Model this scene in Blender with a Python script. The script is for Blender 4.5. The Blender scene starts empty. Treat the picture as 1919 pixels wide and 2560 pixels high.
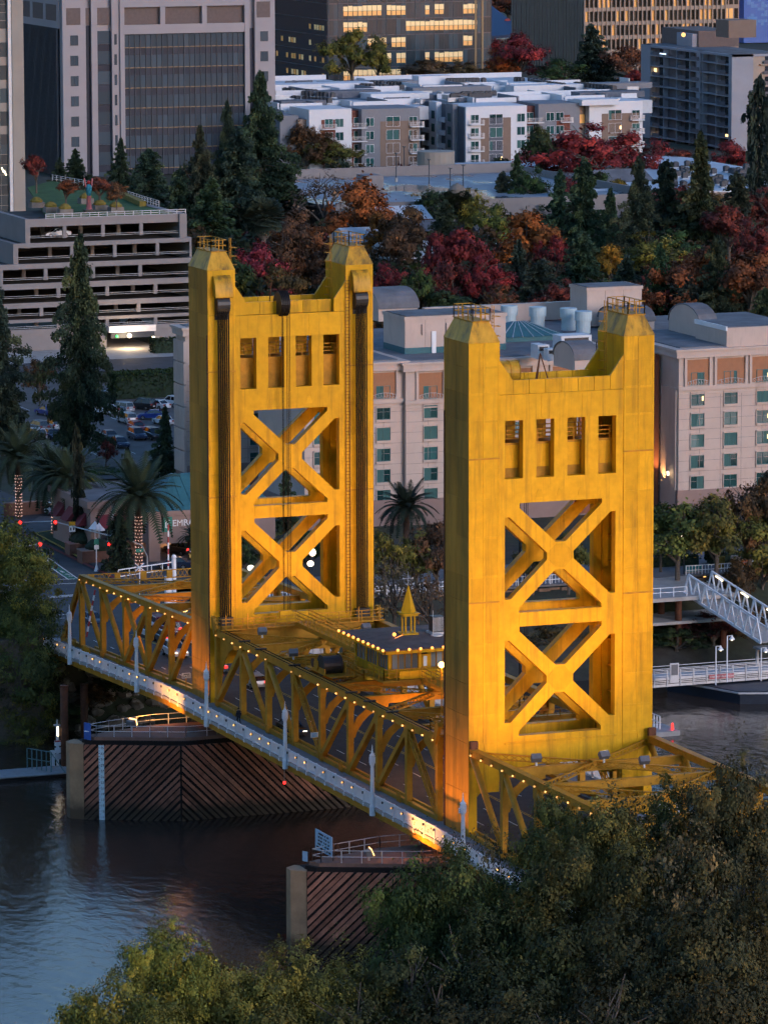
import bpy, math, random
import numpy as np
from mathutils import Vector, Matrix, geometry

random.seed(11)
RNG = np.random.default_rng(11)
SC = bpy.context.scene
COL = SC.collection
R = math.radians

# ------------------------------------------------------------------ camera
CAM = Vector((-413.977, 177.397, 96.913))
YAW, PIT, ROL = R(-21.1272), R(8.4680), R(-0.1463)
FPX = 12418.0
_f = Vector((math.cos(PIT) * math.cos(YAW), math.cos(PIT) * math.sin(YAW), -math.sin(PIT)))
_r = Vector((math.sin(YAW), -math.cos(YAW), 0))
_u = _r.cross(_f)
CR = math.cos(ROL) * _r + math.sin(ROL) * _u
CU = math.cos(ROL) * _u - math.sin(ROL) * _r
cam = bpy.data.cameras.new('camera')
cam.sensor_fit = 'VERTICAL'
cam.sensor_height = 36.0
cam.lens = FPX / 2560 * 36.0
cam.clip_start = 5.0
cam.clip_end = 9000.0
cam_o = bpy.data.objects.new('camera', cam)
COL.objects.link(cam_o)
cam_o.matrix_world = Matrix(((CR.x, CU.x, -_f.x, CAM.x), (CR.y, CU.y, -_f.y, CAM.y), (CR.z, CU.z, -_f.z, CAM.z), (0, 0, 0, 1)))
SC.camera = cam_o

# ------------------------------------------------------------------ sky, sun, exposure
SUN_EL, SUN_ROT = 0.6, 249.0
world = bpy.data.worlds.new('World')
SC.world = world
world.use_nodes = True
_nt = world.node_tree
sky = _nt.nodes.new('ShaderNodeTexSky')
sky.sky_type = 'NISHITA'
sky.sun_disc = False
sky.sun_elevation = R(SUN_EL)
sky.sun_rotation = R(SUN_ROT)
sky.air_density = 1.0
sky.dust_density = 0.3
sky.ozone_density = 3.0
_nt.links.new(sky.outputs[0], _nt.nodes['Background'].inputs[0])
_nt.nodes['Background'].inputs[1].default_value = 0.15
sl = bpy.data.lights.new('sun', 'SUN')
sl.energy = 0.21
sl.angle = R(25)
sl.color = (1.0, 0.87, 0.88)
sun_o = bpy.data.objects.new('sun', sl)
COL.objects.link(sun_o)
_a = R(SUN_ROT)
_sd = Vector((math.sin(_a) * math.cos(R(14)), math.cos(_a) * math.cos(R(14)), math.sin(R(14))))
sun_o.rotation_euler = _sd.to_track_quat('Z', 'Y').to_euler()
SC.view_settings.view_transform = 'Standard'
SC.view_settings.look = 'None'
SC.view_settings.exposure = 3.1
SC.view_settings.gamma = 1.0
SC.view_settings.use_curve_mapping = False
SC.render.engine = 'CYCLES'
SC.cycles.max_bounces = 5
SC.cycles.use_adaptive_sampling = True
SC.cycles.adaptive_threshold = 0.03
SC.cycles.adaptive_min_samples = 12
SC.cycles.diffuse_bounces = 2
SC.cycles.glossy_bounces = 3
SC.cycles.transparent_max_bounces = 6
SC.cycles.sample_clamp_indirect = 4.0
SC.cycles.caustics_reflective = False
SC.cycles.caustics_refractive = False
try:
    SC.cycles.use_denoising = True
    SC.cycles.denoiser = 'OPENIMAGEDENOISE'
except Exception:
    pass


# ------------------------------------------------------------------ materials
MATS = {}


def _new(name):
    m = bpy.data.materials.new(name)
    m.use_nodes = True
    nt = m.node_tree
    b = nt.nodes['Principled BSDF']
    MATS[name] = m
    return m, nt, b


def _noise(nt, scale, detail=4.0, rough=0.6, stretch=None, coord='Object'):
    tc = nt.nodes.new('ShaderNodeNewGeometry' if coord == 'Object' else 'ShaderNodeTexCoord')
    if coord == 'Object':
        coord = 'Position'                    # pattern runs on across neighbouring pieces
    n = nt.nodes.new('ShaderNodeTexNoise')
    n.inputs['Scale'].default_value = scale
    n.inputs['Detail'].default_value = detail
    n.inputs['Roughness'].default_value = rough
    if stretch:
        mp = nt.nodes.new('ShaderNodeMapping')
        mp.inputs['Scale'].default_value = stretch
        nt.links.new(tc.outputs[coord], mp.inputs[0])
        nt.links.new(mp.outputs[0], n.inputs['Vector'])
    else:
        nt.links.new(tc.outputs[coord], n.inputs['Vector'])
    return n


def _ramp(nt, src, stops):
    r = nt.nodes.new('ShaderNodeValToRGB')
    e = r.color_ramp.elements
    while len(e) < len(stops):
        e.new(0.5)
    for k, (p, c) in enumerate(stops):
        e[k].position = p
        e[k].color = (c[0], c[1], c[2], 1) if not isinstance(c, (int, float)) else (c, c, c, 1)
    nt.links.new(src, r.inputs[0])
    return r


def _mix(nt, fac, a, b, mode='MIX'):
    m = nt.nodes.new('ShaderNodeMix')
    m.data_type = 'RGBA'
    m.blend_type = mode
    for sock, val in ((m.inputs['Factor'], fac), (m.inputs['A'], a), (m.inputs['B'], b)):
        if hasattr(val, 'default_value') or hasattr(val, 'is_output'):
            nt.links.new(val, sock)
        elif isinstance(val, (int, float)):
            sock.default_value = val
        else:
            sock.default_value = (val[0], val[1], val[2], 1)
    return m.outputs['Result']


def M(name, col, rough=0.6, metal=0.0, var=0.18, scale=1.5, bump=0.0, stretch=None, spec=0.4, stain=None, stain_at=0.62, stain_scale=0.25, stain_stretch=(1, 1, 0.25), objvar=0.0, tide=None):
    """a surface with colour variation, fine relief and optional stains"""
    if name in MATS:
        return MATS[name]
    m, nt, b = _new(name)
    b.inputs['Roughness'].default_value = rough
    b.inputs['Metallic'].default_value = metal
    b.inputs['Specular IOR Level'].default_value = spec
    n = _noise(nt, scale, 5.0, 0.65, stretch, 'Object')
    lo = [c * (1 - var) for c in col]
    hi = [min(1, c * (1 + var)) for c in col]
    out = _ramp(nt, n.outputs['Fac'], [(0.3, lo), (0.7, hi)]).outputs[0]
    if stain:
        s = _noise(nt, stain_scale, 6.0, 0.7, stain_stretch)
        f = _ramp(nt, s.outputs['Fac'], [(stain_at - 0.07, 0.0), (stain_at + 0.1, 0.55)])
        out = _mix(nt, f.outputs[0], out, stain)
    if objvar:
        oi = nt.nodes.new('ShaderNodeObjectInfo')
        f = _ramp(nt, oi.outputs['Random'], [(0.0, 1 - objvar), (1.0, 1 + objvar)])
        out = _mix(nt, 1.0, out, f.outputs[0], 'MULTIPLY')
    if tide:
        gp = nt.nodes.new('ShaderNodeNewGeometry')
        sx = nt.nodes.new('ShaderNodeSeparateXYZ')
        nt.links.new(gp.outputs['Position'], sx.inputs[0])
        ad = nt.nodes.new('ShaderNodeMath')
        ad.operation = 'MULTIPLY_ADD'
        nt.links.new(n.outputs['Fac'], ad.inputs[0])
        ad.inputs[1].default_value = 1.6
        nt.links.new(sx.outputs['Z'], ad.inputs[2])
        mr = nt.nodes.new('ShaderNodeMapRange')
        mr.inputs['From Min'].default_value = tide[0]
        mr.inputs['From Max'].default_value = tide[1]
        nt.links.new(ad.outputs[0], mr.inputs['Value'])
        out = _mix(nt, mr.outputs[0], tide[2], out)
    nt.links.new(out, b.inputs['Base Color'])
    if bump:
        bp = nt.nodes.new('ShaderNodeBump')
        bp.inputs['Strength'].default_value = bump
        bp.inputs['Distance'].default_value = 0.05
        nt.links.new(n.outputs['Fac'], bp.inputs['Height'])
        nt.links.new(bp.outputs[0], b.inputs['Normal'])
    return m


def EM(name, col, strength, sample=False, vary=0.0):
    if name in MATS:
        return MATS[name]
    m, nt, b = _new(name)
    b.inputs['Base Color'].default_value = (col[0], col[1], col[2], 1)
    b.inputs['Emission Color'].default_value = (col[0], col[1], col[2], 1)
    b.inputs['Emission Strength'].default_value = strength
    if vary:
        oi = nt.nodes.new('ShaderNodeObjectInfo')
        f = _ramp(nt, oi.outputs['Random'], [(0.0, strength * (1 - vary)), (1.0, strength * (1 + vary))])
        nt.links.new(f.outputs[0], b.inputs['Emission Strength'])
    if not sample:
        m.cycles.emission_sampling = 'NONE'
    return m


def GLASS(name, col, rough=0.08, var=0.5, scale=0.35):
    """dark window glass: opaque, reflective, with the dim rooms behind as uneven tone"""
    if name in MATS:
        return MATS[name]
    m, nt, b = _new(name)
    oi = nt.nodes.new('ShaderNodeObjectInfo')
    r = _ramp(nt, oi.outputs['Random'], [(0.0, [c * (1 - var) for c in col]), (0.6, col), (1.0, [c * (1 + 1.2 * var) for c in col])])
    nt.links.new(r.outputs[0], b.inputs['Base Color'])
    b.inputs['Roughness'].default_value = rough
    b.inputs['Specular IOR Level'].default_value = 0.3
    return m


YEL = (0.63, 0.335, 0.012)
M('yellow_paint', YEL, 0.42, 0.0, 0.12, 0.9, 0.05, stain=(0.22, 0.115, 0.018), stain_at=0.57, stain_scale=1.3, stain_stretch=(1, 1, 0.06), objvar=0.10, spec=0.12)
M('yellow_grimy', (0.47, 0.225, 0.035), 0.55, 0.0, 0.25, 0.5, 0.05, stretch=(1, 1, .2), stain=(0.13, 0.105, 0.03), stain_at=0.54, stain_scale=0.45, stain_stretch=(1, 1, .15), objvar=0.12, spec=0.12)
M('yellow_steel', (0.44, 0.21, 0.020), 0.5, 0.0, 0.2, 1.2, 0.05, spec=0.15, stain=(0.15, 0.09, 0.025), stain_at=0.62)
M('dark_rope', (0.013, 0.010, 0.009), 0.7, spec=0.1)
M('black_metal', (0.02, 0.02, 0.022), 0.45)
M('rust', (0.10, 0.035, 0.016), 0.8, var=0.4)
M('white_paint', (0.74, 0.75, 0.78), 0.45, var=0.06)
M('concrete', (0.36, 0.34, 0.32), 0.85, var=0.15, scale=0.8, bump=0.1, stain=(0.18, 0.16, 0.14))
M('sidewalk', (0.20, 0.20, 0.205), 0.85, var=0.2, scale=1.3, bump=0.1)
M('asphalt', (0.050, 0.047, 0.047), 0.8, var=0.3, scale=0.9, bump=0.1, stain=(0.085, 0.078, 0.073), stain_at=0.6, stain_scale=0.5, stain_stretch=(0.08, 1, 1))
M('road_line', (0.62, 0.62, 0.60), 0.7, var=0.2, scale=6)
M('grey_steel', (0.42, 0.44, 0.46), 0.45, 0.3, var=0.1)
M('galvanised', (0.55, 0.56, 0.58), 0.4, 0.4, var=0.1)
M('lamp_housing', (0.13, 0.13, 0.14), 0.5)
EM('bulb_warm', (1.0, 0.46, 0.12), 0.22, vary=0.6)
EM('bulb_orange', (1.0, 0.30, 0.055), 0.42)
EM('lamp_glow', (1.0, 0.80, 0.50), 0.55)
EM('flood_glow', (1.0, 0.50, 0.14), 1.2)
EM('red_light', (1.0, 0.02, 0.015), 0.5)
EM('head_light', (1.0, 0.86, 0.62), 0.8)
EM('green_light', (0.05, 1.0, 0.15), 0.3)


# ------------------------------------------------------------------ mesh building
class MB:
    def __init__(s):
        s.v, s.f = [], []

    def box(s, x0, x1, y0, y1, z0, z1):
        n = len(s.v)
        s.v += [(x0, y0, z0), (x1, y0, z0), (x1, y1, z0), (x0, y1, z0), (x0, y0, z1), (x1, y0, z1), (x1, y1, z1), (x0, y1, z1)]
        s.f += [(n, n + 3, n + 2, n + 1), (n + 4, n + 5, n + 6, n + 7), (n, n + 1, n + 5, n + 4), (n + 1, n + 2, n + 6, n + 5), (n + 2, n + 3, n + 7, n + 6), (n + 3, n, n + 4, n + 7)]
        return s

    def hexa(s, p):
        n = len(s.v)
        s.v += [tuple(q) for q in p]
        s.f += [(n, n + 3, n + 2, n + 1), (n + 4, n + 5, n + 6, n + 7), (n, n + 1, n + 5, n + 4), (n + 1, n + 2, n + 6, n + 5), (n + 2, n + 3, n + 7, n + 6), (n + 3, n, n + 4, n + 7)]
        return s

    def beam(s, a, b, w, h, up=(0, 0, 1)):
        a, b, up = Vector(a), Vector(b), Vector(up)
        d = (b - a).normalized()
        if abs(d.dot(up)) > 0.98:
            up = Vector((1, 0, 0))
        sd = d.cross(up).normalized() * (w / 2)
        un = sd.cross(d).normalized() * (h / 2)
        s.hexa([a - sd - un, b - sd - un, b + sd - un, a + sd - un, a - sd + un, b - sd + un, b + sd + un, a + sd + un])
        return s

    def tube(s, a, b, r, n=6, r2=None, cap=True):
        a, b = Vector(a), Vector(b)
        r2 = r if r2 is None else r2
        d = (b - a).normalized()
        t = Vector((0, 0, 1)) if abs(d.z) < 0.9 else Vector((1, 0, 0))
        e1 = d.cross(t).normalized()
        e2 = d.cross(e1)
        k = len(s.v)
        for i in range(n):
            c, sn = math.cos(2 * math.pi * i / n), math.sin(2 * math.pi * i / n)
            o = e1 * c + e2 * sn
            s.v += [tuple(a + o * r), tuple(b + o * r2)]
        for i in range(n):
            j = (i + 1) % n
            s.f.append((k + 2 * i, k + 2 * j, k + 2 * j + 1, k + 2 * i + 1))
        if cap:
            s.f.append(tuple(k + 2 * i for i in range(n))[::-1])
            s.f.append(tuple(k + 2 * i + 1 for i in range(n)))
        return s

    def lathe(s, o, prof, n=10):
        k = len(s.v)
        ox, oy, oz = o
        for r, z in prof:
            for i in range(n):
                a = 2 * math.pi * i / n
                s.v.append((ox + r * math.cos(a), oy + r * math.sin(a), oz + z))
        for j in range(len(prof) - 1):
            for i in range(n):
                i2 = (i + 1) % n
                s.f.append((k + j * n + i, k + j * n + i2, k + (j + 1) * n + i2, k + (j + 1) * n + i))
        s.f.append(tuple(k + i for i in range(n))[::-1])
        s.f.append(tuple(k + (len(prof) - 1) * n + i for i in range(n)))
        return s

    def prism(s, pts, ext, holes=()):
        """a plate: outline (3-D points in one plane) and holes, extruded by ext"""
        ext = Vector(ext)
        loops = [[Vector(p) for p in pts]] + [[Vector(p) for p in h] for h in holes]
        flat = [p for l in loops for p in l]
        tris = geometry.tessellate_polygon(loops)
        k, n = len(s.v), len(flat)
        s.v += [tuple(p) for p in flat] + [tuple(p + ext) for p in flat]
        for t in tris:
            s.f.append((k + t[0], k + t[1], k + t[2]))
            s.f.append((k + n + t[2], k + n + t[1], k + n + t[0]))
        q = k
        for l in loops:
            m = len(l)
            for i in range(m):
                j = (i + 1) % m
                s.f.append((q + i, q + j, q + j + n, q + i + n))
            q += m
        return s

    def ball(s, c, r, n=6, m=4, sz=1.0):
        return s.lathe(c, [(max(0.02 * r, r * math.sin(math.pi * j / m)), -r * sz * math.cos(math.pi * j / m)) for j in range(m + 1)], n)

    def lacing(s, a, b, side, w, n, t=0.06, d=0.05, chord=0.14):
        """a latticed member: two thin chords along a-b, w apart along side, joined by crossing bars"""
        a, b, side = Vector(a), Vector(b), Vector(side).normalized()
        nrm = (b - a).cross(side).normalized()
        o = side * (w / 2 - chord / 2)
        s.beam(a + o, b + o, d * 2, chord, side)
        s.beam(a - o, b - o, d * 2, chord, side)
        for i in range(n):
            p, q = a.lerp(b, i / n), a.lerp(b, (i + 1) / n)
            s.beam(p - o, q + o, t, d, nrm)
            s.beam(p + o + nrm * d * 0.4, q - o + nrm * d * 0.4, t, d, nrm)
        return s

    def mesh(s, name, mat, org=(0, 0, 0), smooth=False):
        me = bpy.data.meshes.new(name)
        ox, oy, oz = org
        me.from_pydata([(x - ox, y - oy, z - oz) for x, y, z in s.v], [], s.f)
        if isinstance(mat, str):
            mat = MATS[mat]
        me.materials.append(mat)
        if smooth:
            me.polygons.foreach_set('use_smooth', [True] * len(me.polygons))
        me.update()
        return me


WLOC = {}


def wl(o):
    return WLOC.get(o.name, (0, 0, 0)) if o is not None else (0, 0, 0)


def tag(o, label=None, cat=None, group=None, kind=None):
    for k, v in (('label', label), ('category', cat), ('group', group), ('kind', kind)):
        if v:
            o[k] = v
    return o


def link(name, data, parent=None, world=None):
    """an object; world = its world position (its parent's position when not given)"""
    o = bpy.data.objects.new(name, data)
    COL.objects.link(o)
    pw = wl(parent)
    w = tuple(world) if world is not None else pw
    WLOC[o.name] = w
    if parent is not None:
        o.parent = parent
    o.location = (w[0] - pw[0], w[1] - pw[1], w[2] - pw[2])
    return o


def thing(name, label, cat, loc, group=None, rz=0.0):
    o = link(name, None, None, loc)
    o.empty_display_size = 0.5
    if rz:
        o.rotation_euler.z = rz
    return tag(o, label, cat, group)


def part(parent, name, mb, mat, smooth=False):
    """a mesh in world coordinates under parent"""
    return link(name, mb.mesh(name, mat, wl(parent), smooth), parent)


def solo(name, mb, mat, label, cat, loc, group=None, smooth=False):
    return tag(link(name, mb.mesh(name, mat, loc, smooth), None, loc), label, cat, group)


def struct(name, mb, mat, loc=(0, 0, 0), smooth=False, kind='structure'):
    return tag(link(name, mb.mesh(name, mat, loc, smooth), None, loc), kind=kind)


_CUBE = {}


def pc(parent, name, mat, x0, x1, y0, y1, z0, z1):
    """a cheap box piece (shared unit cube)"""
    if mat not in _CUBE:
        _CUBE[mat] = MB().box(-.5, .5, -.5, .5, -.5, .5).mesh('piece', mat)
    o = link(name, _CUBE[mat], parent, ((x0 + x1) / 2, (y0 + y1) / 2, (z0 + z1) / 2))
    o.scale = (abs(x1 - x0), abs(y1 - y0), abs(z1 - z0))
    return o


def inst(parent, name, me, world):
    return link(name, me, parent, world)


def copy_tree(o, loc=None, rz=None, parent=None):
    c = o.copy()
    COL.objects.link(c)
    if parent is not None:
        c.parent = parent
    if loc is not None:
        c.location = loc
        WLOC[c.name] = tuple(loc)
    if rz is not None:
        c.rotation_euler.z = rz
    for ch in o.children:
        copy_tree(ch, parent=c)
    return c


def px(u, v, X=None, Y=None, Z=None):
    """the point of the place seen at a photograph pixel, on a plane known to hold it"""
    d = _f + CR * ((u - 959.5) / FPX) - CU * ((v - 1280.0) / FPX)
    t = (X - CAM.x) / d.x if X is not None else (Y - CAM.y) / d.y if Y is not None else (Z - CAM.z) / d.z
    return CAM + d * t


def light(parent, name, kind, loc, energy, color, target=None, size=0.3, spot=60, blend=0.6):
    l = bpy.data.lights.new(name, kind)
    l.energy = energy
    l.color = color
    if kind in ('POINT', 'SPOT'):
        l.shadow_soft_size = size
    if kind == 'SPOT':
        l.spot_size = R(spot)
        l.spot_blend = blend
    o = link(name, l, parent, loc)
    if target is not None:
        o.rotation_euler = (Vector(target) - Vector(loc)).to_track_quat('-Z', 'Y').to_euler()
    return o


SODIUM = (1.0, 0.40, 0.07)
# ================================================================== the lift bridge
TW, LW, TD = 9.19, 3.04, 6.01          # half width, leg width, depth of a tower
LI = TW - LW                           # inner edge of a leg


def zd(X):
    return -0.04 * (X - 78.0) if X > 78.0 else (0.03 * X if X < 0 else 0.0)


HOLES = []
for a, b in ((5.6, 3.82), (2.51, .74), (-.56, -2.34), (-3.65, -5.42)):
    HOLES.append([(a, 33.18), (b, 33.18), (b, 38.53), (a, 38.53)])
for c, top, bot in ((25.85, 30.9, 20.77), (14.4, 19.46, 9.28)):
    HOLES.append([(4.15, top), (4.15, top - .45), (.55, c + 1.28), (-.4, c + 1.28), (-4.05, top - .4), (-4.05, top)])
    HOLES.append([(4.2, bot), (4.2, bot + .45), (.62, c - 1.3), (-.3, c - 1.3), (-4.02, bot + .4), (-4.02, bot)])
    HOLES.append([(5.61, top - 1.25), (5.15, top - 1.25), (1.42, c + .33), (1.42, c - .33), (5.02, bot + 1.28), (5.61, bot + 1.28)])
    HOLES.append([(-5.39, top - 1.25), (-4.9, top - 1.25), (-1.2, c + .33), (-1.2, c - .33), (-4.86, bot + 1.28), (-5.39, bot + 1.28)])
OUTLINE = [(8.3, 3.9), (7.6, 4.75), (6.18, 5.7), (4.6, 6.25), (2.5, 6.5), (-2.5, 6.5), (-4.6, 6.25), (-6.18, 5.7), (-7.6, 4.75), (-8.3, 3.9), (-8.3, 8.4), (-LI, 8.4), (-LI, 40.92), (LI, 40.92), (LI, 8.4), (8.3, 8.4)]


def rail(mb, pts, z, h=1.1, step=1.5, t=0.05, bars=3, posts=True):
    """a tubular guard rail along pts (x, y) at floor height z"""
    for (ax, ay), (bx, by) in zip(pts, pts[1:]):
        L = math.hypot(bx - ax, by - ay)
        n = max(1, round(L / step))
        for k in range(bars):
            zz = z + h * (k + 1) / bars
            mb.beam((ax, ay, zz), (bx, by, zz), t, t)
        if posts:
            for i in range(n + 1):
                x, y = ax + (bx - ax) * i / n, ay + (by - ay) * i / n
                mb.box(x - t * .6, x + t * .6, y - t * .6, y + t * .6, z, z + h)
    return mb


def tower(xo, dr, label, near):
    t = thing('bridge_tower', label, 'tower', (xo + dr * TD / 2, 0, zd(xo)))
    X = lambda x: xo + dr * x

    def bx(mb, x0, x1, y0, y1, z0, z1):
        a, b = sorted((X(x0), X(x1)))
        return mb.box(a, b, y0, y1, z0, z1)

    rows = [4.2, 8.84, 11.4, 14.36, 18.1, 21.94, 24.28, 27.88, 31.4, 35.17, 38.57, 41.09, 43.5, 45.78]
    for s in (1, -1):
        leg = MB()
        Y = lambda y: s * y
        ya, yb = sorted((Y(LI), Y(TW - .05)))
        bx(leg, .05, 1.25, ya, yb, 4.2, 45.75)
        bx(leg, TD - 1.25, TD - .05, ya, yb, 4.2, 45.75)
        yc, ye = sorted((Y(8.45), Y(TW - .05)))
        bx(leg, 1.25, TD - 1.25, yc, ye, -2.6, 45.75)
        yc, ye = sorted((Y(8.35), Y(TW - .05)))
        bx(leg, .05, 1.25, yc, ye, -2.6, 4.2)
        bx(leg, TD - 1.25, TD - .05, yc, ye, -2.6, 4.2)
        # closed box above the portal openings and under the cap
        yc, ye = sorted((Y(LI + .02), Y(8.45)))
        bx(leg, 1.25, TD - 1.25, yc, ye, 38.6, 45.75)
        lo = part(t, 'leg', leg, 'yellow_paint')
        for z in [9.5 + 2.45 * i for i in range(12)]:
            yc, ye = sorted((Y(LI + .5), Y(8.44)))
            a, b = sorted((X(1.26), X(TD - 1.26)))
            pc(lo, 'rib', 'yellow_paint', a, b, yc, ye, z, z + .1)
        for x in (2.4, 3.6):
            yc, ye = sorted((Y(LI + 1.1), Y(8.44)))
            a, b = sorted((X(x), X(x + .1)))
            pc(lo, 'stiffener', 'yellow_paint', a, b, yc, ye, 5, 38.5)
        # riveted cladding plates on the two faces and the outer side
        for face in (0, 1):
            xa, xb = (X(0), X(.05)) if face == 0 else (X(TD - .05), X(TD))
            for c in (0, 1):
                ya, yb = sorted((Y(LI + c * 1.52 + .015), Y(LI + c * 1.52 + 1.505)))
                for z0, z1 in zip(rows, rows[1:]):
                    pc(lo, 'plate', 'yellow_paint', min(xa, xb), max(xa, xb), ya, yb, z0 + .012, z1 - .012)
            sx = sorted((X(-.025), X(.0))) if face == 0 else sorted((X(TD), X(TD + .025)))
            for ym in (LI + .1, LI + 1.52, TW - .1):
                ya, yb = sorted((Y(ym - .09), Y(ym + .09)))
                pc(lo, 'splice_strip', 'yellow_paint', sx[0], sx[1], ya, yb, 8.9, 45.7)
            for z in rows[1:-1]:
                ya, yb = sorted((Y(LI + .2), Y(TW - .2)))
                pc(lo, 'splice_strip', 'yellow_paint', sx[0] + .002, sx[1] - .002, ya, yb, z - .1, z + .1)
            for z in (21.94, 35.17):
                xa2, xb2 = (X(-.05), X(.05)) if face == 0 else (X(TD - .05), X(TD + .05))
                ya, yb = sorted((Y(LI), Y(TW + .03)))
                pc(lo, 'ledge', 'yellow_steel', min(xa2, xb2), max(xa2, xb2), ya, yb, z - .09, z + .05)
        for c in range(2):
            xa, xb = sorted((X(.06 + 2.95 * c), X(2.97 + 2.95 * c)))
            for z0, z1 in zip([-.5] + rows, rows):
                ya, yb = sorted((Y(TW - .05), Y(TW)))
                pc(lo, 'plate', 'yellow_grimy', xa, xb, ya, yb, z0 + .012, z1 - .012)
        # corner strip that shows as a dark edge line
        ya, yb = sorted((Y(TW - .02), Y(TW + .05)))
        a, b = sorted((X(TD - .28), X(TD - .03)))
        pc(lo, 'guide_strip', 'rust', a, b, ya, yb, 0, 39)
        # roof cap
        cp = MB()
        o0 = [(X(-.03), Y(LI - .03)), (X(TD + .03), Y(LI - .03)), (X(TD + .03), Y(TW + .05)), (X(-.03), Y(TW + .05))]
        o1 = [(X(.75), Y(LI + .72)), (X(TD - .75), Y(LI + .72)), (X(TD - .75), Y(TW - .72)), (X(.75), Y(TW - .72))]
        cp.hexa([(x, y, 45.78) for x, y in o0] + [(x, y, 47.62) for x, y in o1])
        co = part(t, 'roof_cap', cp, 'yellow_cap')
        a, b = sorted((X(.6), X(TD - .6)))
        ya, yb = sorted((Y(LI + .6), Y(TW - .6)))
        pc(co, 'cap_platform', 'yellow_steel', a, b, ya, yb, 47.62, 47.7)
        rl = MB()
        x0, x1 = X(.72), X(TD - .72)
        ya, yb = Y(LI + .68), Y(TW - .68)
        rail(rl, [(x0, ya), (x1, ya), (x1, yb), (x0, yb), (x0, ya)], 47.7, 1.15, 1.1, .07, 2)
        part(t, 'cap_railing', rl, 'yellow_steel')
        # caged ladder from the cap to the walkway
        ld = MB()
        lx, ly = X(TD * .5), Y(LI - .55)
        for d in (-.25, .25):
            ld.box(lx + d - .03, lx + d + .03, ly - .03, ly + .03, 41.2, 48.8)
        for i in range(22):
            ld.box(lx - .25, lx + .25, ly - .02, ly + .02, 41.3 + i * .33, 41.34 + i * .33)
        for i in range(7):
            z = 42.4 + i * .9
            for p, q in (((-.35, 0), (-.35, -.6)), ((-.35, -.6), (.35, -.6)), ((.35, -.6), (.35, 0))):
                ld.beam((lx + p[0], ly + s * p[1], z), (lx + q[0], ly + s * q[1], z), .05, .05)
        part(t, 'caged_ladder', ld, 'yellow_steel')
        # haunch plates between leg and parapet
        for x in (.06, TD - .36):
            hp = MB().prism([(X(x), Y(LI), 40.95), (X(x), Y(4.85), 40.95), (X(x), Y(4.85), 42.24), (X(x), Y(LI), 44.1)], (dr * .3, 0, 0))
            part(t, 'haunch', hp, 'yellow_paint')
    # the two braced faces
    for x in (.05, TD - .95):
        fr = MB().prism([(X(x), y, z) for y, z in OUTLINE], (dr * .9, 0, 0), [[(X(x), y, z) for y, z in h] for h in HOLES])
        fo = part(t, 'braced_face', fr, 'yellow_paint')
        # parapet panels
        xs = sorted((X(x + .02), X(x + .3)))
        for i in range(6):
            y0 = -4.84 + i * 1.613
            pc(fo, 'parapet_panel', 'yellow_paint', xs[0], xs[1], y0 + .02, y0 + 1.593, 40.94, 42.22)
        xo_ = sorted((X(x - .03), X(x))) if x < 1 else sorted((X(x + .9), X(x + .93)))
        # plates proud of the face: band plates, centre gussets, node gussets
        for y0, y1 in ((-LI + .02, -2.06), (-2.03, 2.03), (2.06, LI - .02)):
            pc(fo, 'band_plate', 'yellow_paint', xo_[0], xo_[1], y0, y1, 38.6, 40.9)
        for c in (25.85, 14.4):
            g = MB().prism([(xo_[0], y, c + z) for y, z in ((1.3, .3), (1.3, -.3), (.55, -1.1), (-.35, -1.1), (-1.1, -.3), (-1.1, .3), (-.35, 1.1), (.55, 1.1))], (xo_[1] - xo_[0], 0, 0))
            part(fo, 'gusset_plate', g, 'yellow_paint')
        for z0, z1, zz in ((19.55, 20.7, 20.1),):
            pc(fo, 'strut_plate', 'yellow_paint', xo_[0], xo_[1], -4.0, 4.15, z0, z1)
        pc(fo, 'sill_plate', 'yellow_paint', xo_[0] - .06, xo_[1] + .06, -5.6, 5.6, 8.55, 8.75)
        for y in (-2.0, 0.1, 2.2):
            lug = MB().prism([(xo_[0], y + a, 31.35 + b) for a, b in ((-.35, 0), (.35, 0), (.35, .25), (.15, .75), (-.15, .75), (-.35, .25))], (xo_[1] - xo_[0], 0, 0))
            part(fo, 'lug', lug, 'yellow_paint')
    # bracing between the faces at the strut levels, walkway between the parapets
    for z in (20.1, 8.7):
        for y in (-5.8, 5.8):
            a, b = sorted((X(.95), X(TD - .95)))
            pc(t, 'cross_tie', 'yellow_steel', a, b, y - .2, y + .2, z - .4, z + .4)
    a, b = sorted((X(.4), X(TD - .4)))
    pc(t, 'walkway_floor', 'yellow_steel', a, b, -LI + .02, LI - .02, 40.6, 40.86)
    # the counterweight hanging at the top
    a, b = sorted((X(1.35), X(TD - 1.35)))
    cwt = part(t, 'counterweight', MB().box(a, b, -5.55, 5.55, 31.2, 36.3), 'yellow_steel')
    rl = MB()
    for x in (1.5, TD - 1.5):
        rail(rl, [(X(x), -5.4), (X(x), 5.4)], 36.3, 1.15, 1.8, .09, 3)
    part(cwt, 'railing', rl, 'yellow_steel')
    for i in range(4):
        y = -4.6 + i * 3.05
        xs = sorted((X(1.3), X(1.35)))
        pc(cwt, 'lit_patch', 'yellow_paint', xs[0], xs[1], y - .75, y + .75, 34.0, 36.1)  # brighter paint panels stand in for patches of light on the counterweight
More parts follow.
